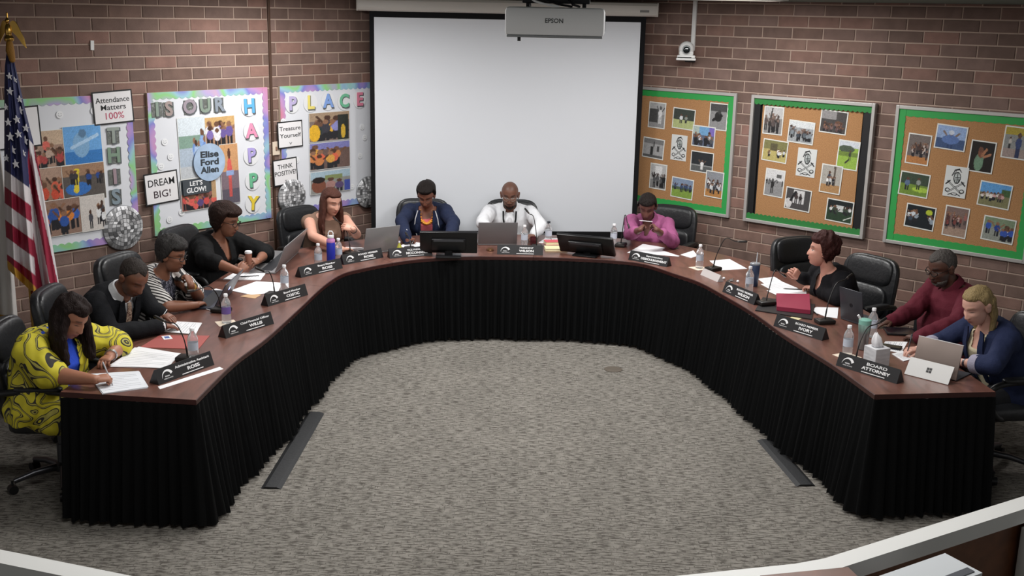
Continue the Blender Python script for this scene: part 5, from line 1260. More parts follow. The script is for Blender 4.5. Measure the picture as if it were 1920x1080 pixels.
laptop((1576, 598), (1618, 612), 'dark grey tablet standing upright before the man in maroon', '#44454b', .235, 100, logo=disc_logo('#23242a', None, .015), cat='tablet')
# ---- monitors seen from behind
M_MON = mat('black_monitor', '#141416', .35); M_STRIP = mat('monitor_strip', '#4a4b50', .3)
def monitor(px, deg, label, W=.50, Hh=.235, lift=.045, tilt=14, roll=0):
    p = tp(*px); e = empty('monitor', TM(p.x, p.y, TZ, math.radians(deg)), label, 'monitor')
    MB().box((0, 0, .008), (.22, .17, .014), bev=.006).build('foot', M_MON, e, smooth=True); MB().box((0, .02, .07), (.07, .035, .13), bev=.01).build('neck', M_MON, e, smooth=True)
    R = Matrix.Translation((0, .035, lift)) @ Matrix.Rotation(math.radians(tilt) * 1, 4, 'X') @ Matrix.Rotation(math.radians(roll), 4, 'Y')
    b = MB().box((0, 0, Hh / 2), (W, .03, Hh), bev=.008); b.box((0, -.02, Hh * .45), (W * .6, .03, Hh * .55), bev=.01); sh = b.build('shell', M_MON, e, smooth=True, M=R)
    MB().box((0, -.0365, Hh * .66), (W * .52, .002, .018)).build('vent_strip', M_STRIP, sh); MB().box((0, .0155, Hh / 2), (W * .96, .001, Hh * .92)).build('screen', mat('laptop_screen_dark', '#15161a', .15), sh); return e
monitor((841, 481), 2, 'black monitor seen from behind before the woman in the piped blazer', .50, .21, .03, 20)
monitor((1100, 479), -22, 'black monitor seen from behind and tilted, right of the red notebook', .52, .215, .015, 34)
# ---- papers and stationery, left arm
sheet([(165, 703), (262, 698), (277, 728), (192, 740)], 'writing pad under the hand of the woman in yellow', .004, m=mat('pad_paper', '#dcdfe4', .8), cat='notepad', name='notepad', pages=2)
sheet([(255, 652), (340, 664), (312, 691), (206, 688)], 'stack of printed pages before the woman in yellow', .002, cat='papers', pages=3)
sheet([(300, 730), (296, 725), (412, 688), (419, 692)], 'narrow white paper strip in front of the front left nameplate', .001, cat='paper strip', lines=False)
sheet([(262, 652), (300, 629), (393, 630), (372, 655)], 'red paper folder under the suit man\'s pages', .003, m=mat('salmon_folder', '#a2544f', .7), cat='folder', name='folder', lines=False)
sheet([(300, 622), (330, 603), (379, 606), (366, 627)], 'white pages under the hand of the man in the suit', .0015, z=TZ + .0036, pages=2)
bd_ = tp(313, 633, TZ + .004); o = MB().box((0, 0, .001), (.055, .085, .002), M=Matrix.Rotation(.5, 4, 'Z')).build('badge', M_PAPER, None, M=TM(bd_.x, bd_.y, TZ + .0036)); tag(o, 'small white and blue badge on the red folder', 'badge'); MB().box((0, 0, .0022), (.03, .045, .0006), M=Matrix.Rotation(.5, 4, 'Z')).build('print', mat('badge_blue', '#4a62a0', .6), o)
sheet([(360, 558), (405, 541), (432, 548), (396, 562)], 'loose white page beside the glowing laptop', .001)
sheet([(432, 545), (482, 528), (530, 531), (520, 549), (470, 553)], 'spread of white pages left of the water bottle', .0015, pages=2, lines=False)
sheet([(418, 524), (440, 512), (498, 513), (488, 526)], 'stapled white pages before the woman in black', .0025, pages=2)
sheet([(450, 556), (475, 549), (490, 553), (478, 560)], 'manila folder corner by the gooseneck microphone', .002, m=mat('manila', '#c5a27c', .8), cat='folder', name='folder', lines=False)
a, b = tp(448, 519, TZ + .008), tp(486, 517, TZ + .008); pen(a, b, 'black pen lying on the stapled pages', '#1d1d20')
sheet([(632, 470), (650, 464), (680, 465), (670, 472)], 'open notebook under the hand of the woman in tan', .003, pages=2, lines=False, cat='notebook', name='notebook')
# ---- back of the table
sheet([(748, 463), (765, 453), (790, 456), (784, 467)], 'white page under the hand of the woman writing in navy', .0015, pages=2)
def book(c, w, d, h, ang, m, label, z=TZ, edge='#ded3b0'):
    e = empty('notebook', TM(c.x, c.y, z, ang), label, 'notebook'); MB().box((0, 0, h / 2), (w * .97, d * .97, h * .8)).build('pages', mat('cream_pages_' + edge, edge, .85), e); MB().box((0, 0, h * .95), (w, d, h * .1)).build('cover', m, e); MB().box((0, 0, h * .05), (w, d, h * .1)).build('back_cover', m, e); return e
c = tp(1042, 468); book(c, .20, .14, .022, .08, mat('cream_pad', '#d9d2a8', .7), 'cream notepad under the red notebook')
book(tp(1036, 462), .15, .115, .03, .18, mat('coral_cover', '#c44a55', .5), 'coral red notebook on the cream notepad', TZ + .0225)
sheet([(1010, 455), (1022, 447), (1062, 447), (1066, 461)], 'white page behind the red notebook', .001)
sheet([(1176, 474), (1207, 458), (1247, 465), (1241, 470), (1273, 481)], 'white pages before the woman in pink', .002, pages=2, lines=False)
sheet([(1276, 478), (1300, 470), (1308, 480), (1296, 484)], 'small crumpled white napkin right of the pink shirt\'s papers', .003, lines=False, cat='napkin', name='napkin')
# ---- right arm
sheet([(1330, 489), (1368, 486), (1401, 504), (1352, 507)], 'white page before the empty right chair', .0012)
a, b = tp(1313, 515), tp(1345, 529); d = b - a; pl = empty('name_card', TM((a.x + b.x) / 2, (a.y + b.y) / 2, TZ, math.atan2(d.y, d.x)), 'blank pale name card left of the navy tumbler', 'name card'); tri = [(0, 0), (.06, 0), (.03, .055)]; MB().loft([[Vector((x, q[0], q[1])) for q in tri] for x in (-d.length / 2, d.length / 2)]).build('card', mat('pale_card', '#b7b0ae', .6), pl)
k0 = tp(1368, 527); kb = empty('key_bunch', TM(k0.x, k0.y, TZ, -.6), 'bunch of keys and clips lying behind the BOARD MEMBER nameplate', 'keys')
MB().tube([(.02 * math.cos(q * .5236), .02 * math.sin(q * .5236), .003) for q in range(13)], .002, 6).build('ring', M_STEELD, kb)
for q in range(4):
    R = Matrix.Rotation(q * .9 - 1.2, 4, 'Z'); mb = MB(); mb.box((.04, 0, .004 + q * .002), (.045, .008, .0025)); mb.tube([(.018, 0, .003 + q * .002), (.018, 0, .006 + q * .002)], .012, 12); mb.xf(R); mb.build('key', mat('silver_key', '#b7b8ba', .3, metal=.9), kb)
for q, (dx, dy) in enumerate(((-.06, .02), (.075, -.01))): MB().ell((dx, dy, .011), (.012, .012, .0105)).build('bead', M_CAP, kb, smooth='all')
sheet([(1421, 523), (1452, 519), (1468, 529), (1433, 532)], 'upper white page before the auburn-haired woman', .0012)
sheet([(1426, 533), (1466, 528), (1497, 541), (1448, 545)], 'middle white page under the auburn-haired woman\'s hand', .0012, z=TZ + .0013)
sheet([(1437, 545), (1470, 541), (1512, 545), (1512, 554), (1462, 556)], 'lower white page beside the red binder', .0012, z=TZ + .0026, lines=False)
a, b = tp(1468, 541, TZ + .008), tp(1504, 543, TZ + .008); pen(a, b, 'black pen on the auburn-haired woman\'s pages', '#16161a')
sheet([(1416, 583), (1430, 559), (1528, 572), (1522, 600)], 'black tray under the red binder', .008, m=mat('black_tray', '#1c191a', .5), cat='tray', name='tray', lines=False)
e = sheet([(1456, 582), (1455, 557), (1517, 558), (1519, 589)], 'red binder lying on the black tray', .03, z=TZ + .0084, m=mat('crimson_binder', '#8e2a44', .5), cat='binder', name='binder', lines=False)
sheet([(1470, 603), (1484, 594), (1503, 597), (1490, 604)], 'small yellow note behind the right nameplate', .001, m=mat('cream_note', '#cfc59a', .8), cat='note', name='note', lines=False)
sheet([(1518, 582), (1531, 576), (1572, 577), (1570, 597), (1548, 594)], 'white page left of the dark tablet', .0015, lines=False)
a, b = tp(1524, 583, TZ + .006), tp(1533, 590, TZ + .006); pen(a, b, 'black pen on the page left of the dark tablet', '#141416')
# tissue box
def interp_(L, t): return L[int(round(t * (len(L) - 1)))]
tb = tp(1642, 683); ta = outward(tb); e = empty('tissue_box', TM(tb.x, tb.y, TZ, ta + .25), 'white cube tissue box with a tissue sticking out', 'tissue box')
MB().box((0, 0, .058), (.112, .112, .116), bev=.003).build('carton', mat('marble_carton', '#cfcfd2', .6, vary=.18, bscale=14, stretch=(1, 1, 4)), e); MB().lathe([(.038, .1165), (.038, .1172), (.001, .1172)], 20).build('opening', mat('grey_film', '#9fa2a6', .5), e)
ts = MB(); rings = []
for q in range(9):
    t = q / 8; rr = interp_([.030, .036, .038, .037, .034, .030, .024, .016, .007], t); rings.append([Vector((rr * (1 + .16 * math.sin(4 * a + 3 * t) + .10 * math.sin(7 * a - 2 * t)) * math.cos(a) - .014 * t, rr * .8 * (1 + .14 * math.sin(5 * a + t * 2)) * math.sin(a) + .006 * t, .115 + .088 * t + .006 * math.sin(3 * a) * t)) for a in [2 * math.pi * k / 28 for k in range(28)]])
ts.loft(rings); ts.build('tissue', mat('tissue_paper', '#e9e7ea', .9, sheen=.2), e, smooth='all')
ph = tp(1668, 652); o = MB().box((0, 0, .0075), (.075, .15, .009), bev=.004).build('phone', mat('black_phone', '#131315', .2), None, smooth=True, M=TM(ph.x, ph.y, TZ + .002, outward(ph) + .9)); tag(o, 'black mobile phone behind the tissue box', 'phone')
MB().box((0, 0, .0123), (.068, .138, .0008)).build('screen', mat('laptop_screen_dark', '#15161a', .15), o)
sheet([(1650, 655), (1660, 640), (1702, 641), (1690, 662)], 'white page under the phone behind the tissue box', .0012)
sheet([(1672, 664), (1692, 659), (1716, 672), (1694, 678)], 'writing pad under the blonde woman\'s pen hand', .004, cat='notepad', name='notepad')
# dark tablet held by the man in maroon, cables
a = onz(1688, 614, .785); o = MB().box((0, 0, 0), (.20, .15, .009), bev=.003).build('tablet_computer', mat('black_tablet', '#1b1b1e', .25), None, smooth=True, M=TM(a.x, a.y, TZ + .012, outward(a) - .3) @ Matrix.Rotation(.06, 4, 'X')); tag(o, 'black tablet under the hands of the man in maroon', 'tablet')
MB().box((0, 0, .0048), (.185, .135, .0008)).build('screen', mat('laptop_screen_dark', '#15161a', .15), o)
cb = [tp(x, y, TZ + .004) for x, y in ((395, 582), (378, 577), (362, 573), (345, 577), (335, 585))]; o = MB().tube(spline(cb, 24), .003, 6).build('charging_cable', M_CAP, None, smooth=True); tag(o, 'thin white charging cable beside the glowing laptop', 'cable')

# ================================================================ printed pictures
class Canvas:
    """tiny painter for flat prints: colours are kept on the vertices of a fine grid"""
    def __init__(s, w, h, bg): s.w, s.h = w, h; s.a = np.zeros((h, w, 3)); s.a[:] = lin(bg); s.y, s.x = np.mgrid[0:h, 0:w]; s.x = s.x / (w - 1); s.y = s.y / (h - 1)      # y = 0 at the bottom
    def rect(s, x0, y0, x1, y1, c): s.a[(s.x >= x0) & (s.x <= x1) & (s.y >= y0) & (s.y <= y1)] = lin(c); return s
    def ell(s, cx, cy, rx, ry, c): s.a[((s.x - cx) / rx) ** 2 + ((s.y - cy) / ry) ** 2 <= 1] = lin(c); return s
    def line(s, x0, y0, x1, y1, w, c):
        dx, dy = x1 - x0, y1 - y0; t = np.clip(((s.x - x0) * dx + (s.y - y0) * dy) / (dx * dx + dy * dy), 0, 1); s.a[np.hypot(s.x - x0 - t * dx, s.y - y0 - t * dy) < w] = lin(c); return s
    def fig(s, x, y, h, shirt, skin='#5a4034', legs='#2a2a2e', arms=0):
        w = h * .16
        s.rect(x - w * .7, y, x - w * .1, y + h * .45, legs); s.rect(x + w * .1, y, x + w * .7, y + h * .45, legs); s.ell(x, y + h * .58, w, h * .22, shirt); s.ell(x, y + h * .88, w * .62, h * .11, skin)
        if arms: s.line(x - w, y + h * .7, x - w * 2, y + h * (.7 + .25 * arms), w * .25, skin); s.line(x + w, y + h * .7, x + w * 2, y + h * (.7 + .2 * arms), w * .25, skin)
        return s
    def crowd(s, n, y0, y1, h, shirts, seed=1, skins=('#4c362c', '#6a4c3c', '#8a6650'), legs='#28282c'):
        r = random.Random(seed); ps = sorted([(r.uniform(y0, y1), r.uniform(.05, .95)) for _ in range(n)], reverse=True)
        for y, x in ps: s.fig(x, y, h * r.uniform(.85, 1.1), r.choice(shirts), r.choice(skins), legs, r.choice((0, 0, 1)))
        return s
    def grain(s, k=.12, seed=3):
        r = np.random.default_rng(seed); s.a *= (1 + k * r.standard_normal((s.h, s.w, 1))); s.a = np.clip(s.a, 0, 1); return s
    def gray(s, k=1.0): g = (s.a @ np.array([.3, .59, .11]))[..., None]; s.a = s.a * (1 - k) + g * k; return s
M_PRINT = mat_attr('photo_print_ink', .35)
def picture(cv, W, Hh, parent, z=.0016, name='picture', M=None):
    w, h = cv.w, cv.h; vs = [(W * (i / (w - 1) - .5), Hh * (j / (h - 1) - .5), z) for j in range(h) for i in range(w)]; fs = [(j * w + i, j * w + i + 1, (j + 1) * w + i + 1, (j + 1) * w + i) for j in range(h - 1) for i in range(w - 1)]
    me = bpy.data.meshes.new(name); me.from_pydata(vs, [], fs); me.materials.append(M_PRINT); colour_attr(me, cv.a.reshape(-1, 3)); return link(name, me, parent, M)
M_PWHITE = mat('photo_border', '#dcdcd6', .5)
def photo(w, px, W, Hh, cv, label, off, rot=0.0, border=.010):
    s, z = wsz(w, px[0], px[1], off); e = empty('photo_print', wmat(w, s, z, off, rot), label, 'photograph', 'photographs pinned on the boards')
    MB().box((0, 0, .0006), (W, Hh, .0012)).build('paper', M_PWHITE, e)
    if cv is not None: picture(cv, W - 2 * border, Hh - 2 * border, e)
    return e
def P_(land): return (44, 34) if land else (34, 44)
def emblem(seed=0):
    """knight helmet with a plume above crossed axes and a ribbon, black on white"""
    c = Canvas(64, 84, '#d2d4d2'); K = '#1a1c1d'; G = '#b4bab8'; L = '#d2d4d2'
    for sx in (-1, 1):
        c.line(.5 + sx * .36, .50, .5 - sx * .30, .14, .030, K); c.line(.5 + sx * .36, .50, .5 - sx * .30, .14, .010, L); c.line(.5 + sx * .26, .52, .5 + sx * .44, .40, .026, K)
        c.ell(.5 + sx * .33, .20, .12, .07, K); c.ell(.5 + sx * .33, .205, .075, .038, L); c.line(.5 + sx * .10, .10, .5 + sx * .28, .05, .016, K)
    c.ell(.54, .64, .17, .20, K); c.ell(.545, .64, .135, .165, G); c.line(.545, .46, .545, .82, .012, K); c.line(.43, .63, .67, .66, .014, K); c.line(.46, .56, .65, .58, .010, K); c.rect(.60, .50, .66, .62, '#6a706e'); c.line(.40, .58, .48, .46, .02, K); c.line(.68, .58, .60, .46, .02, K)
    c.line(.30, .70, .40, .88, .020, K); c.line(.40, .88, .60, .93, .026, K); c.line(.60, .93, .70, .84, .018, K); c.line(.36, .74, .46, .86, .012, K)
    c.ell(.5, .09, .16, .05, K); c.ell(.5, .095, .11, .025, L); return c
# ================================================================ corkboards on the right wall
def cork_material():
    m, nt, b = _new('cork'); tc = N(nt, 'ShaderNodeTexCoord'); nz = N(nt, 'ShaderNodeTexNoise'); nz.inputs['Scale'].default_value = 130; nz.inputs['Detail'].default_value = 3; nt.links.new(tc.outputs['Object'], nz.inputs['Vector'])
    r = N(nt, 'ShaderNodeValToRGB'); r.color_ramp.elements[0].position = .35; r.color_ramp.elements[0].color = (*lin('#9c7450'), 1); r.color_ramp.elements[1].position = .65; r.color_ramp.elements[1].color = (*lin('#b4885e'), 1)
    nt.links.new(nz.outputs[0], r.inputs[0]); nt.links.new(r.outputs[0], b.inputs['Base Color']); b.inputs['Roughness'].default_value = .95; b.inputs['Specular IOR Level'].default_value = .1; return m
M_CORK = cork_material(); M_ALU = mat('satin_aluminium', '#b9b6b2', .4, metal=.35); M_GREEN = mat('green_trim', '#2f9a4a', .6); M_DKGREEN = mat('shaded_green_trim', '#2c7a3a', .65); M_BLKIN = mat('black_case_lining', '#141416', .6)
def scallop(L, wd, n, amp, th=.0016):
    """strip along x from -L/2 to L/2, straight lower edge at y=0, wavy upper edge"""
    mb = MB(); k = n * 6; top = [(-L / 2 + L * i / k, wd - amp * (1 - abs(math.sin(math.pi * n * i / k)))) for i in range(k + 1)]
    for i in range(k): mb.prism([(top[i][0], 0), (top[i + 1][0], 0), top[i + 1], top[i]], 0, th)
    return mb
def trims(e, x0, x1, y0, y1, wd, m, zz, n=16, amp=.008, sides='tblr'):
    W, Hh = x1 - x0, y1 - y0; cx, cy = (x0 + x1) / 2, (y0 + y1) / 2
    for k, (sd, L, M) in enumerate((('b', W, Matrix.Translation((cx, y0, zz))), ('t', W, Matrix.Translation((cx, y1, zz + .0004)) @ Matrix.Rotation(math.pi, 4, 'Z')), ('l', Hh, Matrix.Translation((x0, cy, zz + .0020)) @ Matrix.Rotation(-math.pi / 2, 4, 'Z')), ('r', Hh, Matrix.Translation((x1, cy, zz + .0024)) @ Matrix.Rotation(math.pi / 2, 4, 'Z')))):
        if sd in sides: scallop(L, wd, n, amp).build('border_strip', m, e, M=M)
def corkboard(k, label, case=False):
    s0, s1 = BOARDS[1][k]; W, Hh = s1 - s0, BOARD_Z1 - BOARD_Z0; fw = .03; dp = .05 if case else .03
    e = empty('bulletin_board', wmat(1, (s0 + s1) / 2, (BOARD_Z0 + BOARD_Z1) / 2, .0005), label, 'bulletin board')
    for sx in (-1, 1): MB().box((sx * (W / 2 - fw / 2), 0, dp / 2), (fw, Hh, dp), bev=.003).build('frame_side', M_ALU, e)
    for sy in (-1, 1): MB().box((0, sy * (Hh / 2 - fw / 2), dp / 2), (W - 2 * fw, fw, dp), bev=.003).build('frame_side', M_ALU, e)
    if case:
        MB().box((0, 0, .004), (W - 2 * fw, Hh - 2 * fw, .008)).build('back_panel', M_BLKIN, e); cw = W - 2 * fw - .17
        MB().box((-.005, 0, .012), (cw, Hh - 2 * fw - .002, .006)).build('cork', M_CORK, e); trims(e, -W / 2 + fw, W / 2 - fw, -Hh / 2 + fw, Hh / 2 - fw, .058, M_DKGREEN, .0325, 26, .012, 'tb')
        for sx in (-1, 1): MB().box((sx * (W / 2 - fw - .034), 0, .02), (.062, Hh - 2 * fw - .002, .024)).build('case_post', M_BLKIN, e)
    else:
        MB().box((0, 0, .008), (W - 2 * fw, Hh - 2 * fw, .016)).build('cork', M_CORK, e); trims(e, -W / 2 + fw, W / 2 - fw, -Hh / 2 + fw, Hh / 2 - fw, .062, M_GREEN, .0165, 18, .006)
    return e
corkboard(0, 'corkboard with green border beside the projection screen'); corkboard(1, 'framed display case corkboard with black sides, middle of three', True); corkboard(2, 'corkboard with green border farthest right')
OFFC, OFFB = .0195, .0185
L8, P8 = (.262, .207), (.205, .262)
def field(sky, ground, hz=.5, w=44, h=34): c = Canvas(w, h, ground); c.rect(0, hz, 1, 1, sky); return c
W_, D_ = ('#d8d8d6', '#c6c9cc', '#e6e4e0'), ('#24262a', '#3a3d42', '#55585c')
c = Canvas(*P_(0), '#8e8e90'); c.rect(0, .55, 1, 1, '#a9a9ab'); c.rect(0, .2, .55, .75, '#4a4b4e'); c.fig(.72, .15, .75, '#d6d6d4', '#5a5a5a', '#c9c9c9', 1); photo(1, (1232, 216), *P8, c.gray().grain(), 'black and white photo of a player beside a dark van, near the screen', OFFC, -.03)
c = field('#39403a', '#a9b27a', .45); c.fig(.38, .25, .5, '#cfd2d4'); c.fig(.62, .3, .42, '#8a8f88'); photo(1, (1282, 223), *L8, c.grain(), 'photo of two players on pale grass, top middle of the first corkboard', OFFC, -.05)
c = Canvas(*P_(0), '#8b8b8c'); c.rect(0, .72, 1, 1, '#4a4a4c'); c.ell(.5, .5, .22, .2, '#2a2a2b'); c.line(.2, .35, .7, .55, .06, '#252526'); c.ell(.56, .68, .09, .08, '#3f3f40'); photo(1, (1347, 219), *P8, c.gray().grain(), 'black and white photo of a kneeling player, top right of the first corkboard', OFFC, -.02)
c = Canvas(*P_(1), '#5b6478'); c.rect(0, .6, .3, 1, '#a8b6b0'); c.rect(.3, .55, .75, 1, '#6f9dc4'); c.rect(.75, .55, 1, 1, '#7a6bb4'); c.crowd(16, -.1, .2, .55, D_ + ('#bfc4cc',), 4); photo(1, (1319, 256), *L8, c.grain(), 'photo of a crowd under a blue and purple sky', OFFC + .0014, -.03)
c = Canvas(*P_(1), '#a3a3a2'); c.rect(0, .75, 1, 1, '#77797a'); c.rect(.36, .12, .5, .6, '#3a3a3b'); c.rect(.68, .35, .8, .65, '#4a4a4b'); c.rect(0, 0, 1, .14, '#5b5b5b'); c.rect(.5, .6, .54, .85, '#333333'); photo(1, (1225, 278), *L8, c.gray().grain(), 'black and white photo of a building front with a doorway', OFFC, -.06)
photo(1, (1273, 277), .185, .255, emblem(), 'knight emblem printed on white, on the corkboard beside the screen', OFFC, -.02, .004)
c = Canvas(*P_(1), '#2c3033'); c.rect(0, 0, 1, .3, '#5a5d5c'); c.rect(0, .3, 1, .36, '#8f918f'); c.fig(.52, .12, .5, '#dcdcda', '#6b5548', '#cfcfcd', 1); photo(1, (1316, 304), *L8, c.grain(), 'dark photo of one figure in white on a court', OFFC, -.03)
c = Canvas(*P_(0), '#b5b4b2'); c.rect(0, 0, 1, .35, '#8f8c88'); c.rect(.3, .6, .75, .95, '#d6d6d4'); c.crowd(7, 0, .2, .55, D_, 8); photo(1, (1234, 331), *P8, c.gray(.7).grain(), 'photo of marching figures before a bright arch, lower left of the first corkboard', OFFC, -.03)
c = field('#7f8fa6', '#7f9a45', .52); c.rect(0, .42, 1, .55, '#50604c'); c.crowd(6, .3, .38, .42, ('#3b4a68', '#52628a', '#2c3850'), 5); photo(1, (1279, 353), *L8, c.grain(), 'photo of players in blue on bright green grass', OFFC, -.05)
c = Canvas(*P_(0), '#8a8d92'); c.rect(0, 0, 1, .3, '#b07f4a'); c.crowd(14, .1, .4, .4, W_ + D_, 9); photo(1, (1339, 346), *P8, c.grain(), 'photo of a crowd on an orange gym floor, lower right of the first corkboard', OFFC + .0014, -.04)
c = Canvas(*P_(0), '#8f8a86'); c.rect(0, .6, 1, 1, '#b9b7b5'); c.crowd(8, 0, .15, .6, ('#3a3230', '#5f4c48', '#2b2b2e', '#7a6a66'), 11); c.line(.35, .6, .42, .95, .035, '#33302e'); photo(1, (1450, 226), *P8, c.gray(.5).grain(), 'photo of people with raised arms, top left inside the display case', OFFB, -.02)
c = Canvas(*P_(1), '#9aa0a3'); c.rect(0, .7, 1, 1, '#cdd3d4'); c.crowd(14, .05, .3, .5, ('#3d4854', '#56626c', '#2b3138', '#7d8a92'), 12); photo(1, (1502, 248), *L8, c.gray(.4).grain(), 'photo of a team huddle in grey tones inside the display case', OFFB + .0014, -.05)
c = Canvas(*P_(1), '#4a4746'); c.rect(0, .62, .6, 1, '#8d8a8a'); c.crowd(22, -.1, .25, .35, ('#5f4a48', '#3c3434', '#7a6260'), 13); photo(1, (1563, 229), *L8, c.grain(), 'dark photo of a packed stadium stand inside the display case', OFFB, -.05)
c = field('#7d7a50', '#b3a66a', .55); c.rect(.3, .5, .6, .85, '#5c5640'); c.crowd(7, .15, .3, .35, W_ + ('#6b5b45',), 14); photo(1, (1453, 283), *L8, c.grain(), 'photo of runners on yellow grass inside the display case', OFFB, -.06)
photo(1, (1512, 305), .19, .26, emblem(), 'knight emblem printed on white, inside the display case', OFFB, -.03, .004)
c = Canvas(*P_(0), '#8fae4c'); c.rect(0, .78, 1, 1, '#c9ced4'); c.ell(.4, .72, .4, .14, '#4f5a4a'); c.rect(0, .45, 1, .62, '#6f8440'); c.fig(.6, .3, .4, '#3d4038'); c.line(.55, .32, .4, .2, .03, '#3a3a34'); photo(1, (1590, 291), *P8, c.grain(), 'photo of a lone player on bright green grass with trees', OFFB, -.05)
c = Canvas(*P_(0), '#8d8d8d'); c.rect(0, .6, 1, 1, '#cfcfce'); c.rect(.6, .7, .85, .85, '#5b5b5b'); c.crowd(6, .35, .42, .25, D_, 15); c.fig(.4, .08, .6, '#2f2f30', '#4a4a4a', '#3a3a3a', 1); photo(1, (1452, 343), *P8, c.gray().grain(), 'black and white photo of a basketball player running', OFFB, -.05)
c = Canvas(*P_(0), '#a8a49c'); c.rect(0, 0, 1, .3, '#a9835a'); c.line(.7, .3, .65, .98, .05, '#5a5048'); c.fig(.4, .22, .6, '#3f4652'); c.crowd(5, .25, .35, .35, W_ + D_, 16); photo(1, (1558, 336), *P8, c.grain(), 'photo of a player before a tree trunk inside the display case', OFFB + .0028, -.05)
c = Canvas(*P_(1), '#4d4848'); c.rect(.28, .3, .75, .95, '#cdc9c8'); c.fig(.42, .3, .55, '#4a3434', '#5a4038'); c.fig(.6, .3, .5, '#3a2c2c', '#5a4038'); c.ell(.12, .25, .14, .25, '#c9c5c2'); c.line(.2, .4, .38, .85, .05, '#26262a'); photo(1, (1496, 374), *L8, c.gray(.6).grain(), 'photo of two people behind a light frame inside the display case', OFFB + .0014, -.06)
c = Canvas(*P_(1), '#2f4232'); c.rect(0, .6, 1, 1, '#23292a'); c.ell(.5, .62, .3, .16, '#c8cbc9'); c.crowd(8, .25, .4, .4, ('#d6d8d6', '#6a7a6e', '#39463c'), 17); c.line(.7, .1, 1, .3, .02, '#c9cdc4'); photo(1, (1574, 396), *L8, c.grain(), 'dark green photo of a football tackle at night', OFFB, -.05)
c = Canvas(*P_(0), '#6f6662'); c.rect(0, 0, 1, .25, '#b07848'); c.crowd(18, .15, .5, .36, ('#4a3b38', '#8f7a72', '#c9bcb4', '#3a3030'), 18); photo(1, (1722, 280), *P8, c.grain(), 'photo of a dense crowd above an orange floor, left on the farthest corkboard', OFFC, -.05)
c = Canvas(*P_(1), '#8fa6cc'); c.rect(0, 0, 1, .45, '#3f5378'); c.fig(.5, -.05, .85, '#4a6296', '#7d6a60', '#33456a', 1); c.ell(.5, .4, .3, .2, '#5a74a8'); c.ell(.5, .72, .09, .1, '#c4ccd8'); photo(1, (1783, 258), *L8, c.grain(), 'blue photo of a helmeted player pointing at the viewer', OFFC + .0014, -.06)
c = Canvas(*P_(0), '#201c1a'); c.ell(.4, .3, .2, .3, '#6d8a72'); c.ell(.45, .6, .14, .14, '#7a4f3c'); c.line(.5, .55, .66, .75, .05, '#a06e50'); c.line(.6, .5, .85, .6, .045, '#a87658'); c.ell(.42, .74, .1, .09, '#6a4636'); photo(1, (1841, 294), *P8, c.grain(), 'dark photo of a performer with raised hands', OFFC, -.05)
c = Canvas(*P_(0), '#8a8c8a'); c.rect(0, .75, 1, 1, '#a8963a'); c.rect(0, 0, 1, .3, '#9a8a84'); c.fig(.62, .0, .85, '#3a4872', '#5a4438', '#2c3656'); c.fig(.25, .3, .4, '#b9b3ac'); photo(1, (1905, 268), *P8, c.grain(), 'photo of a player in blue under yellow leaves, at the right picture edge', OFFC, -.05)
c = field('#3d4a3c', '#6f8a3c', .5); c.ell(.75, .3, .3, .12, '#a3c04a'); c.fig(.25, .2, .6, '#5c6f8c'); c.fig(.65, .3, .55, '#8c948c'); photo(1, (1714, 346), *L8, c.grain(), 'photo of two players on dark green grass, farthest corkboard', OFFC, -.06)
photo(1, (1792, 341), .19, .26, emblem(), 'knight emblem printed on white, on the farthest right corkboard', OFFC + .0028, -.03, .004)
c = field('#5f9ad0', '#7d7a58', .55); c.rect(.7, .5, 1, .8, '#46603c'); c.crowd(11, .2, .3, .38, ('#c9a09c', '#8a6a66', '#d9d2cc'), 21); photo(1, (1865, 366), *L8, c.grain(), 'photo of a team line-up under a bright blue sky', OFFC, -.07)
c = Canvas(*P_(1), '#20262a'); c.crowd(9, .05, .3, .5, ('#c9d0d6', '#8f9aa4', '#e0e4e6', '#3d4a58'), 22); c.ell(.8, .78, .12, .12, '#b5c23c'); photo(1, (1725, 407), *L8, c.grain(), 'dark photo of players in white with a yellow glow', OFFC, -.06)
c = Canvas(*P_(0), '#7a6660'); c.rect(0, 0, 1, .3, '#a08878'); c.crowd(14, .2, .45, .42, ('#7a4440', '#94605a', '#b59a92', '#5a3c3a'), 23); photo(1, (1792, 416), *P8, c.grain(), 'reddish photo of a kneeling team, bottom middle of the farthest corkboard', OFFC, -.05)
c = Canvas(*P_(1), '#8f938a'); c.rect(0, .6, 1, 1, '#7a8a70'); c.crowd(12, .0, .25, .6, ('#2f468c', '#3d58a8', '#c9ccd4', '#25356a'), 24); photo(1, (1872, 431), *L8, c.grain(), 'photo of people in royal blue, bottom right corkboard corner', OFFC, -.06)

# ================================================================ decorated boards on the left wall
def tiedye_mat():
    m, nt, b = _new('rainbow_border'); ge = N(nt, 'ShaderNodeNewGeometry'); nz = N(nt, 'ShaderNodeTexNoise'); nz.inputs['Scale'].default_value = 2.4; nz.inputs['Detail'].default_value = 1.5; nt.links.new(ge.outputs['Position'], nz.inputs['Vector'])
    r = N(nt, 'ShaderNodeValToRGB'); e = r.color_ramp.elements; e[0].position = .28; e[0].color = (*lin('#c77a8c'), 1); e[1].position = .74; e[1].color = (*lin('#a98f6a'), 1)
    for p_, c_ in ((.36, '#b48bb8'), (.44, '#7b7cc0'), (.50, '#8fb6c4'), (.56, '#86c07a'), (.63, '#a89ac4'), (.69, '#cf9f94')): q = e.new(p_); q.color = (*lin(c_), 1)
    nt.links.new(nz.outputs[0], r.inputs[0]); nt.links.new(r.outputs[0], b.inputs['Base Color']); b.inputs['Roughness'].default_value = .6; return m
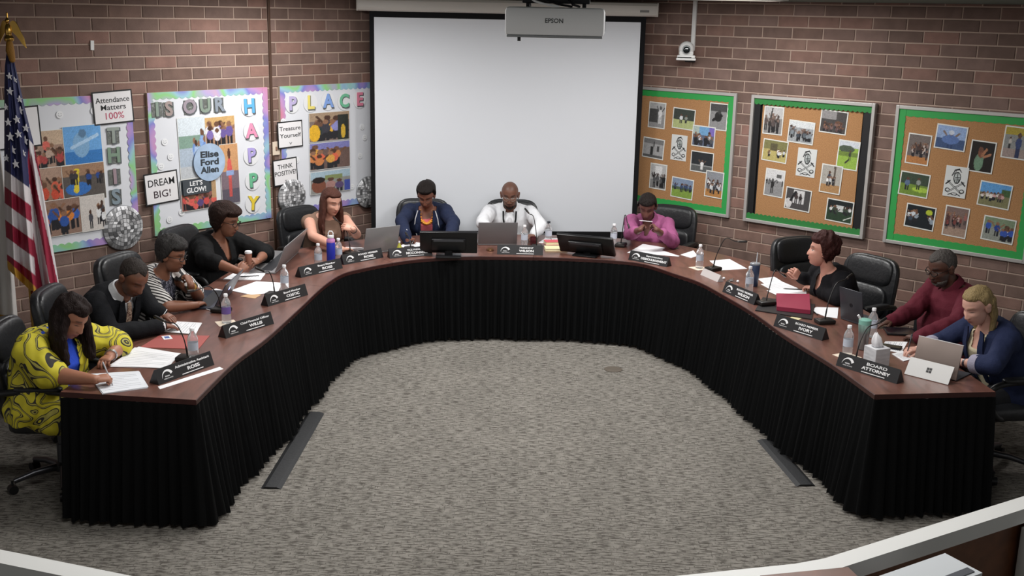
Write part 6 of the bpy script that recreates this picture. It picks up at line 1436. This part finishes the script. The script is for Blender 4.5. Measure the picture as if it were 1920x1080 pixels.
M_TIE = tiedye_mat(); M_BPAPER = mat('board_paper', '#d3d5da', .75, bump=.15, bscale=6); M_FOIL = mat('silver_foil', '#9aa09c', .28, metal=.75, bump=.5, bscale=30)
def paperboard(k, label):
    s0, s1 = BOARDS[0][k]; W, Hh = s1 - s0, BOARD_Z1 - BOARD_Z0; e = empty('bulletin_board', wmat(0, (s0 + s1) / 2, (BOARD_Z0 + BOARD_Z1) / 2, .0005), label, 'bulletin board')
    MB().box((0, 0, .01), (W, Hh, .02)).build('panel', mat('board_edge', '#b9a993', .8), e); MB().box((0, 0, .0206), (W - .004, Hh - .004, .001)).build('backing_paper', M_BPAPER, e); trims(e, -W / 2, W / 2, -Hh / 2, Hh / 2, .062, M_TIE, .0214, 20, .014); return e
paperboard(0, 'papered bulletin board with rainbow border behind the flag'); paperboard(1, 'papered bulletin board with rainbow border, middle left'); paperboard(2, 'papered bulletin board with rainbow border beside the projection screen')
OFFP = .0265
def letter(ch, px, size, c, label, disc=None, rot=0.0, foil=False):
    s, z = wsz(0, px[0], px[1], OFFP); e = empty('paper_letter', wmat(0, s, z, OFFP, rot), label, 'letter', 'letters on the left boards')
    base = MB(); base.lathe([(size * .62, 0), (size * .62, .0015), (.001, .0015)], 24) if disc else base.box((0, 0, .00075), (size * .8, size * .95, .0015), bev=.0004)
    base.build('backing', mat('letter_disc', '#d9dadc', .5) if not foil else M_FOIL, e)
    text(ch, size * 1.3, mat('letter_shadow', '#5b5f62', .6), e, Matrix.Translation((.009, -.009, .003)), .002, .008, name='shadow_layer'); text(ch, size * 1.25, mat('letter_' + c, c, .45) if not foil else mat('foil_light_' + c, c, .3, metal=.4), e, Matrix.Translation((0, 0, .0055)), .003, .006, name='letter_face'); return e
for ch, px, c in (('T', (212, 255), '#a9b3ac'), ('H', (213, 292), '#93ac98'), ('I', (215, 332), '#b8a3ab'), ('S', (217, 370), '#9fb0ba')): letter(ch, px, .135, c, 'silver foil letter %s in the column on the board behind the flag' % ch, foil=True)
for ch, px, c in (('I', (294, 206), '#9fb0a4'), ('S', (316, 205), '#b8a8a4'), ('O', (355, 201), '#b5a9b4'), ('U', (384, 199), '#9cae9f'), ('R', (410, 197), '#a3aebb')): letter(ch, px, .13, c, 'silver foil letter %s in the words along the top of the middle left board' % ch, foil=True, rot=.02)
for i, (ch, px, c) in enumerate((('H', (467, 200), '#5fa8d6'), ('A', (471, 246), '#dd8fae'), ('P', (471, 292), '#a79bd0'), ('P', (474, 339), '#69b08a'), ('Y', (474, 382), '#dcc23e'))): letter(ch, px, .14, c, '%s letter %s in the coloured column on the middle left board' % (('blue', 'pink', 'lilac', 'green', 'yellow')[i], ch), True, rot=-.12 if i == 4 else .03)
for i, (ch, px, c) in enumerate((('P', (548, 195), '#b3a8cc'), ('L', (582, 193), '#e0d070'), ('A', (615, 190), '#7f9fd8'), ('C', (645, 190), '#6fb592'), ('E', (674, 187), '#d67f96'))): letter(ch, px, .14, c, '%s letter %s along the top of the board beside the screen' % (('lilac', 'yellow', 'blue', 'green', 'pink')[i], ch), True)
M_BLKINK = mat('black_ink', '#1c1c1e', .7)
def sign(px, W, Hh, lines, label, rot=0.0, off=.03, frame='#1b1b1c'):
    s, z = wsz(0, px[0], px[1], off); e = empty('paper_sign', wmat(0, s, z, off, rot), label, 'sign'); MB().box((0, 0, .001), (W, Hh, .002)).build('border', mat('sign_border', frame, .6), e); MB().box((0, 0, .0024), (W - .024, Hh - .024, .0012)).build('card', mat('sign_white', '#dedcdd', .6), e)
    for (s_, y, sz, c, wd) in lines: text(s_, sz, mat('ink_' + c, c, .7), e, Matrix.Translation((0, y * Hh, .0034)), .0006, .0005, width=wd * W)
    return e
sign((212, 201), .36, .265, [('Attendance', .22, .06, '#1f2022', .84), ('Matters', .0, .06, '#1f2022', .62), ('100%', -.26, .075, '#b04a64', .46)], 'framed sign reading Attendance Matters 100%', .04)
sign((28, 240), .40, .31, [], 'black framed paper sign mostly hidden behind the flag', .03)
sign((303, 352), .33, .27, [('DREAM', .17, .085, '#1b1b1d', .78), ('BIG!', -.20, .085, '#3a2a30', .5)], 'framed sign reading DREAM BIG', .05)
sign((544, 252), .30, .25, [('Treasure', .22, .055, '#1b1b1d', .84), ('Yourself', -.04, .055, '#1b1b1d', .84), ('v', -.32, .05, '#7a7a7c', .12)], 'framed sign reading Treasure Yourself', .02)
sign((535, 322), .29, .25, [('THINK', .20, .06, '#1b1b1d', .62), ('POSITIVE!', -.05, .06, '#1b1b1d', .88), ('v', -.33, .045, '#7a7a7c', .1)], 'framed sign reading THINK POSITIVE!', .05)
def disco(px, r, label, seed):
    s, z = wsz(0, px[0], px[1], .03); e = empty('disco_ball_cutout', wmat(0, s, z, .024), label, 'decoration', 'silver disco ball decorations'); R_ = random.Random(seed); vs = []; fs = []; cs = []
    n = 11
    def P3(u, v): 
        k = max(abs(u), abs(v)); h = math.hypot(u, v); f = k / h if h > 0 else 0; x, y = u * f * r, v * f * r; return (x, y, .001 + .035 * math.sqrt(max(0, 1 - (x * x + y * y) / (r * r + 1e-6))))
    for i in range(n):
        for j in range(n):
            u0, u1, v0, v1 = [-1 + 2 * q / n for q in (i, i + 1, j, j + 1)]; g = .012; q4 = [P3(u0 + g, v0 + g), P3(u1 - g, v0 + g), P3(u1 - g, v1 - g), P3(u0 + g, v1 - g)]; o = len(vs); dz = R_.uniform(0, .004); vs += [(a, b, c + dz + R_.uniform(0, .003)) for a, b, c in q4]; fs.append((o, o + 1, o + 2, o + 3))
            v = R_.choice((.9, .75, .6, .5, .5, .4, .3, .2, .12)); cs += [(v, v, v * 1.02)] * 4
    MB().lathe([(r * 1.01, 0), (r * 1.01, .001), (.001, .001)], 40).build('disc', mat('foil_grey', '#8d8f92', .4, metal=.3), e)
    dm = MB(); prof = [(r * math.cos(q * .1), .0005 + .034 * math.sin(q * .1)) for q in range(16)]; dm.lathe(prof, 40); dm.build('dome', mat('foil_grey', '#8d8f92', .4, metal=.3), e, True)
    me = bpy.data.meshes.new('mirror_tiles'); me.from_pydata(vs, [], fs); me.materials.append(mat_attr('mirror_tile', .3, metal=.25)); colour_attr(me, np.array(cs)); tag(link('mirror_tiles', me, e, Matrix.Translation((0, 0, .001))), kind='stuff')
disco((231, 427), .185, 'silver disco ball cutout on the board behind the flag', 1); disco((548, 368), .165, 'silver disco ball cutout under the THINK POSITIVE sign', 2); disco((690, 360), .16, 'silver disco ball cutout half hidden by the screen border', 3)
for i, px in enumerate(((61, 216), (112, 215), (176, 208), (309, 266), (320, 294), (302, 312), (531, 228), (679, 238), (684, 258), (675, 292), (557, 300), (660, 350), (341, 398), (318, 412))):
    s, z = wsz(0, px[0], px[1], OFFP); e = empty('smiley_cutout', wmat(0, s, z, OFFP), 'small pale smiley paper cutout, %s' % ('upper left, nearest the flag', 'upper left, second from the flag', 'beside the Attendance sign', 'left of the pale blue photo, highest', 'left of the pale blue photo, middle', 'just above the DREAM BIG sign', 'above the Treasure Yourself sign', 'right of the PLACE photos, highest', 'right of the PLACE photos, second', 'right of the PLACE photos, lowest', 'between the Treasure and THINK signs', 'beside the half hidden disco ball', 'below the slate photo', 'near the bottom of the middle left board')[i], 'cutout', 'smiley cutouts on the left boards')
    MB().lathe([(.03, 0), (.03, .0012), (.001, .0012)], 20).build('disc', mat('smiley_paper', '#dfe0e2', .7), e)
    fc = MB(); [fc.lathe([(.003, .0013), (.003, .0018), (.0005, .0018)], 8, c=(q * .01, .008, 0)) for q in (-1, 1)]; fc.tube([(-.014, -.004, .0016), (-.007, -.012, .0016), (.007, -.012, .0016), (.014, -.004, .0016)], .0014, 5); fc.build('face', mat('smiley_ink', '#7f8488', .7), e)
# photo collages
_nc = [0]
def coll(px, W, Hh, cv, label, rot=0.02, b=.004, off=OFFP): _nc[0] += 1; photo(0, px, W, Hh, cv, label, OFFP + .0018 * (_nc[0] % 7), rot, b)
c = Canvas(54, 50, '#a08474'); c.rect(0, .65, 1, 1, '#c0a890'); c.crowd(14, -.05, .35, .5, ('#c05a52', '#d06a5e', '#a84a48', '#b8a090'), 31); coll((94, 283), .36, .32, c.grain(.1), 'photo of people in red shirts, top left of the collage by the flag')
c = Canvas(50, 52, '#6aa2d8'); c.rect(0, 0, 1, .4, '#3c78b8'); c.ell(.45, .55, .22, .3, '#7fa8cc'); c.ell(.5, .82, .1, .1, '#5a7a98'); c.line(.2, .5, .9, .75, .04, '#a9c8e4'); coll((156, 275), .33, .34, c.grain(.08), 'bright blue photo of a pool, top right of the collage by the flag', off=OFFP + .0016)
c = Canvas(50, 46, '#93735f'); c.rect(0, .7, 1, 1, '#a98d7c'); c.crowd(9, -.1, .2, .7, ('#d0604a', '#d9744e', '#c2503c'), 32); coll((102, 350), .34, .31, c.grain(.1), 'photo of people in orange shirts, centre left of the collage by the flag')
c = Canvas(54, 46, '#5a5450'); c.rect(0, .7, 1, 1, '#9a7a62'); c.ell(.35, .35, .3, .18, '#3c6fb4'); c.line(.3, .3, .34, .85, .06, '#d8c23c'); c.crowd(6, .3, .5, .4, ('#2f4a8a', '#3d3a3c'), 33); coll((158, 342), .37, .30, c.grain(.1), 'photo with a yellow and blue boat model, centre right of the collage', off=OFFP + .0016)
c = Canvas(54, 46, '#8f7466'); c.crowd(9, -.1, .2, .75, ('#33559a', '#3d62ac', '#d0803c'), 34); coll((112, 408), .37, .29, c.grain(.1), 'photo of people in blue shirts, bottom left of the collage by the flag')
c = Canvas(40, 46, '#c9c2bc'); c.crowd(6, -.05, .3, .6, ('#3a3a40', '#dcdcdc', '#4a4a50'), 35); coll((175, 399), .22, .29, c.grain(.08), 'pale photo of people in white, bottom right of the collage by the flag', off=OFFP + .0016)
c = Canvas(46, 80, '#a9b6c4'); c.rect(0, .7, 1, 1, '#cdd6dc'); c.rect(0, .5, 1, .7, '#7f9a8c'); c.rect(0, 0, 1, .2, '#b8bcc0'); c.crowd(6, .12, .3, .5, ('#6f8fc4', '#86a4d0', '#a4b8d4'), 36, legs='#7c90b4'); coll((362, 277), .29, .53, c.grain(.08), 'pale blue photo of people on a street on the middle left board')
c = Canvas(50, 46, '#a8846a'); c.rect(0, .7, 1, 1, '#c4a06c'); c.crowd(7, -.1, .1, .8, ('#6a5a96', '#7c6aa8', '#d8d6dc'), 37); coll((413, 247), .32, .27, c.grain(.1), 'photo of people in purple shirts on the middle left board', off=OFFP + .0016)
c = Canvas(36, 84, '#7a6a72'); c.rect(0, .55, 1, 1, '#c4956a'); c.rect(0, 0, 1, .25, '#5a5560'); c.fig(.5, .12, .82, '#cf5f58', '#5c3c30', '#b85450'); c.rect(.3, .48, .72, .56, '#8ca0c8'); coll((431, 326), .20, .54, c.grain(.08), 'tall photo of a woman in a coral dress on the middle left board', off=OFFP + .0032)
c = Canvas(60, 50, '#8a5a54'); c.rect(0, .52, 1, 1, '#3f454a'); c.crowd(12, -.15, .1, .5, ('#c0504c', '#d06058', '#5a4a78', '#c87868'), 38); c.rect(.88, .3, 1, 1, '#b0906c'); coll((373, 363), .37, .28, c.grain(.08), 'photo of a group under a slate sign reading LET\'S GLOW!', off=OFFP + .0032)
s, z = wsz(0, 368, 350, OFFP + .015); gl = empty('slate_sign', wmat(0, s, z, OFFP + .015, .02), 'slate strip reading LET\'S GLOW! above the group photo', 'sign'); MB().box((-.0, 0, .0005), (.27, .13, .001)).build('strip', mat('slate_grey', '#3f454a', .6), gl); text('LET\'S', .055, M_WTXT, gl, Matrix.Translation((0, .03, .0014)), .0008, .0012, width=.13); text('GLOW!', .06, M_WTXT, gl, Matrix.Translation((0, -.028, .0014)), .0008, .0012, width=.2)
s, z = wsz(0, 393, 304, OFFP + .018); gd = empty('name_disc', wmat(0, s, z, OFFP + .018, .0), 'pale blue disc with a school name over the middle left photos', 'sign'); MB().lathe([(.165, 0), (.165, .0012), (.001, .0012)], 48).build('disc', mat('pale_blue_disc', '#9fb4cc', .5, vary=.12, bscale=12), gd)
for tx, y in (('Elise', .068), ('Ford', .0), ('Allen', -.068)): text(tx, .075, mat('ink_dark_slate', '#30363c', .7), gd, Matrix.Translation((0, y, .0018)), .0008, .003, width=.19)
c = Canvas(64, 44, '#7a6a62'); c.rect(0, .7, 1, 1, '#a08a72'); c.crowd(9, -.15, .15, .8, ('#3a3a42', '#8a8ac0', '#d8a838', '#2c3a3a'), 41); c.ell(.12, .3, .14, .3, '#d8a830'); c.rect(.7, 0, .98, .9, '#2f3430'); c.ell(.84, .3, .06, .25, '#c9a43a'); coll((618, 237), .52, .28, c.grain(.1), 'photo of adults in yellow and lilac, top of the collage beside the screen', 0)
c = Canvas(64, 44, '#6a5650'); c.rect(0, .75, 1, 1, '#7a7ab0'); c.crowd(10, -.1, .2, .75, ('#d0644a', '#c8583c', '#c07a4a', '#d09a48'), 42); coll((619, 291), .52, .26, c.grain(.1), 'photo of people in orange shirts, middle of the collage beside the screen', 0)
c = Canvas(64, 40, '#8a8a86'); c.rect(0, .65, 1, 1, '#9fb4c0'); c.rect(.35, .6, .8, .8, '#7f8a5c'); c.ell(.2, .35, .18, .32, '#7a4c3c'); c.ell(.2, .62, .16, .14, '#2a2422'); c.fig(.5, -.1, .8, '#a07a74'); c.fig(.72, -.1, .7, '#5a4a6c'); c.rect(.85, 0, 1, .5, '#44509a'); coll((620, 340), .52, .22, c.grain(.08), 'photo of a smiling face close up, bottom of the collage beside the screen', 0)

# ================================================================ flags on the left
M_GOLD = mat('polished_gold', '#b8924a', .25, metal=.95); M_GOLDF = mat('gold_fringe', '#b5862e', .8, bump=.6, bscale=120, stretch=(4, 4, .4)); FY = 7.55
def interp(tab, v):
    for (a, xa), (b, xb) in zip(tab[:-1], tab[1:]):
        if a <= v <= b: return xa + (xb - xa) * (v - a) / (b - a)
    return tab[0][1] if v < tab[0][0] else tab[-1][1]
LEFT = [(100, 12), (125, 9), (170, 8), (350, 8), (400, 9), (500, 14), (545, 22), (640, 30)]; RIGHT = [(100, 23), (125, 29), (150, 35), (200, 46), (260, 61), (320, 74), (400, 88), (480, 102), (540, 112), (640, 118)]; FOLD = [(100, 19), (200, 42), (260, 55), (300, 52), (360, 56), (440, 62), (545, 68), (640, 74)]
pole_top = ony(17, 118, FY); flag = empty('flag', TM(pole_top.x, FY, 0), 'American flag with gold fringe hanging from a pole with an eagle', 'flag'); FI = flag.matrix_world.inverted()
na, nb = 96, 330; vs = []; cs = []; fs = []; RED, WHT, BLU, GLD = lin('#8e1f38'), lin('#cfc9cb'), lin('#262a52'), lin('#b5862e')
def flag_pt(x, y, a): 
    f = interp(FOLD, y); d = .05 * math.sin(a * 17 + y * .006) * (y - 90) / 450 + .02 * math.sin(a * 39 + y * .01) * (y - 90) / 450
    dd = -.10 * math.exp(-((x - f * .55) / (f * .5)) ** 2) + (.05 if x > f else 0) * min(1, (x - f) / 6)
    return ony(x, y, FY + d + dd * min(1, (y - 95) / 120))
for j in range(nb + 1):
    for i in range(na + 1):
        a = i / na; y = 100 + (545 - 100) * j / nb + (0 if a < .45 else 75 * (j / nb) ** 2 * min(1, (a - .45) / .2)); x = interp(LEFT, y) + (interp(RIGHT, y) - interp(LEFT, y)) * a
        f = interp(FOLD, y); hem = 497 + .95 * (x - 15)
        if x < f:
            yy = min(y, hem + 8); c = BLU if yy < 318 + .73 * (x - 8) else (WHT if int((yy - (318 + .73 * (x - 8))) / 31) % 2 == 0 else RED)
            if y > hem - 8: c = GLD
            y = yy
        else:
            s_ = x - (f + (y - 270) * .03); c = BLU if y < 262 + (x - 55) * 1.2 else (RED if int((s_ + 46 - (y - 300) * .02) / (9 + (y - 260) * .022)) % 2 == 0 else WHT)
        vs.append(flag_pt(x, y, a)); cs.append(c)
for j in range(nb):
    for i in range(na): fs.append((j * (na + 1) + i, j * (na + 1) + i + 1, (j + 1) * (na + 1) + i + 1, (j + 1) * (na + 1) + i))
mb = MB(); mb.add(vs, fs); mb.xf(FI); me = mb.mesh('cloth', mat_attr('flag_nylon', .6, .2, 90), 'all'); colour_attr(me, np.array(cs)); cloth_ = link('cloth', me, flag)
star = [(math.cos(math.pi / 2 + k * math.pi / 5) * (1 if k % 2 == 0 else .4), math.sin(math.pi / 2 + k * math.pi / 5) * (1 if k % 2 == 0 else .4)) for k in range(10)]; M_STAR = mat('white_star', '#d8d6da', .6)
for k, (x, y, r) in enumerate(((19, 143, 7), (29, 150, 6), (20, 171, 8), (38, 186, 7), (13, 201, 7), (39, 207, 8), (17, 229, 8), (33, 224, 8), (50, 240, 8), (21, 256, 9), (36, 251, 8), (48, 263, 9), (25, 281, 9), (31, 307, 9), (14, 296, 8), (45, 287, 7))):
    f = interp(LEFT, y); a = (x - f) / (interp(RIGHT, y) - f); c = flag_pt(x, y, a) - Vector((0, .012, 0)); rr = r / FPX * FY; o = MB().prism([(p[0] * rr * .85, p[1] * rr) for p in star], -.004, .004).build('star', M_STAR, cloth_); o.matrix_local = FI @ Matrix.Translation(c) @ Matrix.Rotation(math.pi / 2, 4, 'X') @ Matrix.Rotation(.15 * math.sin(k * 2.1), 4, 'Z')
MB().tube([FI @ Vector((pole_top.x, FY + .03, .06)), FI @ Vector((pole_top.x, FY + .03, ony(16, 84, FY).z))], .016, 14).build('pole', M_GOLD, flag, smooth=True)
MB().lathe([(.17, .0), (.17, .02), (.12, .04), (.05, .055), (.04, .10), (.002, .10)], 28).build('base', M_GOLD, flag, True, M=Matrix.Translation((0, .03, 0)))
MB().tube([FI @ ony(18, 82, FY - .02), FI @ ony(19, 95, FY - .03), FI @ ony(23, 112, FY - .04)], [.022, .028, .02], 12, ends=True).build('cord_knot', mat('gold_cord', '#8f6420', .7, bump=.5, bscale=100), flag, smooth=True)
ec = ony(15, 52, FY + .03); eg = MB(); eg.ell((0, 0, -.02), (.022, .022, .05)); eg.ell((0, -.006, .045), (.014, .016, .016)); eg.tube([(0, -.012, .045), (0, -.034, .040)], [.007, .002], 8); eg.tube([(0, 0, .06), (0, .0, .10)], [.008, .006], 8); eg.lathe([(.012, -.10), (.03, -.085), (.033, -.07), (.026, -.055), (.01, -.05)], 18); eg.tube([(0, .01, -.05), (0, .03, -.09)], [.02, .012], 10)
me = remesh(eg, .004, 2); me.materials.append(M_GOLD); me.polygons.foreach_set('use_smooth', [True] * len(me.polygons)); fin = link('eagle', me, flag, FI @ Matrix.Translation(ec))
for s in (-1, 1):
    w_ = MB(); rings = []
    for q in range(9):
        t = q / 8; x = s * (.012 + .075 * t); zt = .035 + .02 * math.sin(math.pi * min(1, t * 1.3)) - .10 * t ** 2.2; zb = zt - .055 - .055 * math.sin(math.pi * t * .9) * (1 - .3 * t); th = .006 * (1 - .6 * t); y = .012 + .02 * t
        rings.append([Vector((x, y - th, zt)), Vector((x, y + th, zt)), Vector((x + s * .012 * t, y + th, zb)), Vector((x + s * .012 * t, y - th, zb))])
    w_.loft(rings); w_.build('wing', M_GOLD, fin, smooth=True)
# second, pale flag at the left edge
F2 = 7.72; f2 = empty('flag', TM(ony(-45, 300, F2).x, F2, 0), 'pale grey flag with gold hem half outside the left picture edge', 'flag'); F2I = f2.matrix_world.inverted(); vs = []; fs = []; na, nb = 60, 80
for j in range(nb + 1):
    for i in range(na + 1):
        a = i / na; y = 130 + (602 - 130) * j / nb; wl = -50 - 55 * (j / nb) ** .7; wr = -38 + 72 * (j / nb) ** .55; x = wl + (wr - wl) * a; y += 14 * (a - .8) * (j / nb); d = (.05 * math.sin(a * 19) + .02 * math.sin(a * 41 + j * .05)) * (.2 + j / nb); vs.append(ony(x, y, F2 + d))
for j in range(nb):
    for i in range(na): fs.append((j * (na + 1) + i, j * (na + 1) + i + 1, (j + 1) * (na + 1) + i + 1, (j + 1) * (na + 1) + i))
mb = MB(); mb.add(vs, fs); mb.m = [1 if k >= (nb - 2) * na else 0 for k in range(len(fs))]; mb.xf(F2I); mb.build('cloth', [mat('pale_flag_cloth', '#d6d2ce', .8), M_GOLDF], f2, smooth='all')
MB().tube([F2I @ Vector((f2.location.x, F2 + .03, .06)), F2I @ Vector((f2.location.x, F2 + .03, 2.55))], .016, 14).build('pole', M_GOLD, f2, smooth=True); MB().lathe([(.15, .0), (.15, .02), (.10, .04), (.04, .055), (.04, .10), (.002, .10)], 28).build('base', M_GOLD, f2, True, M=Matrix.Translation((0, .03, 0))); MB().ell((0, .03, 2.57), (.03, .03, .035)).build('finial', M_GOLD, f2, smooth='all')
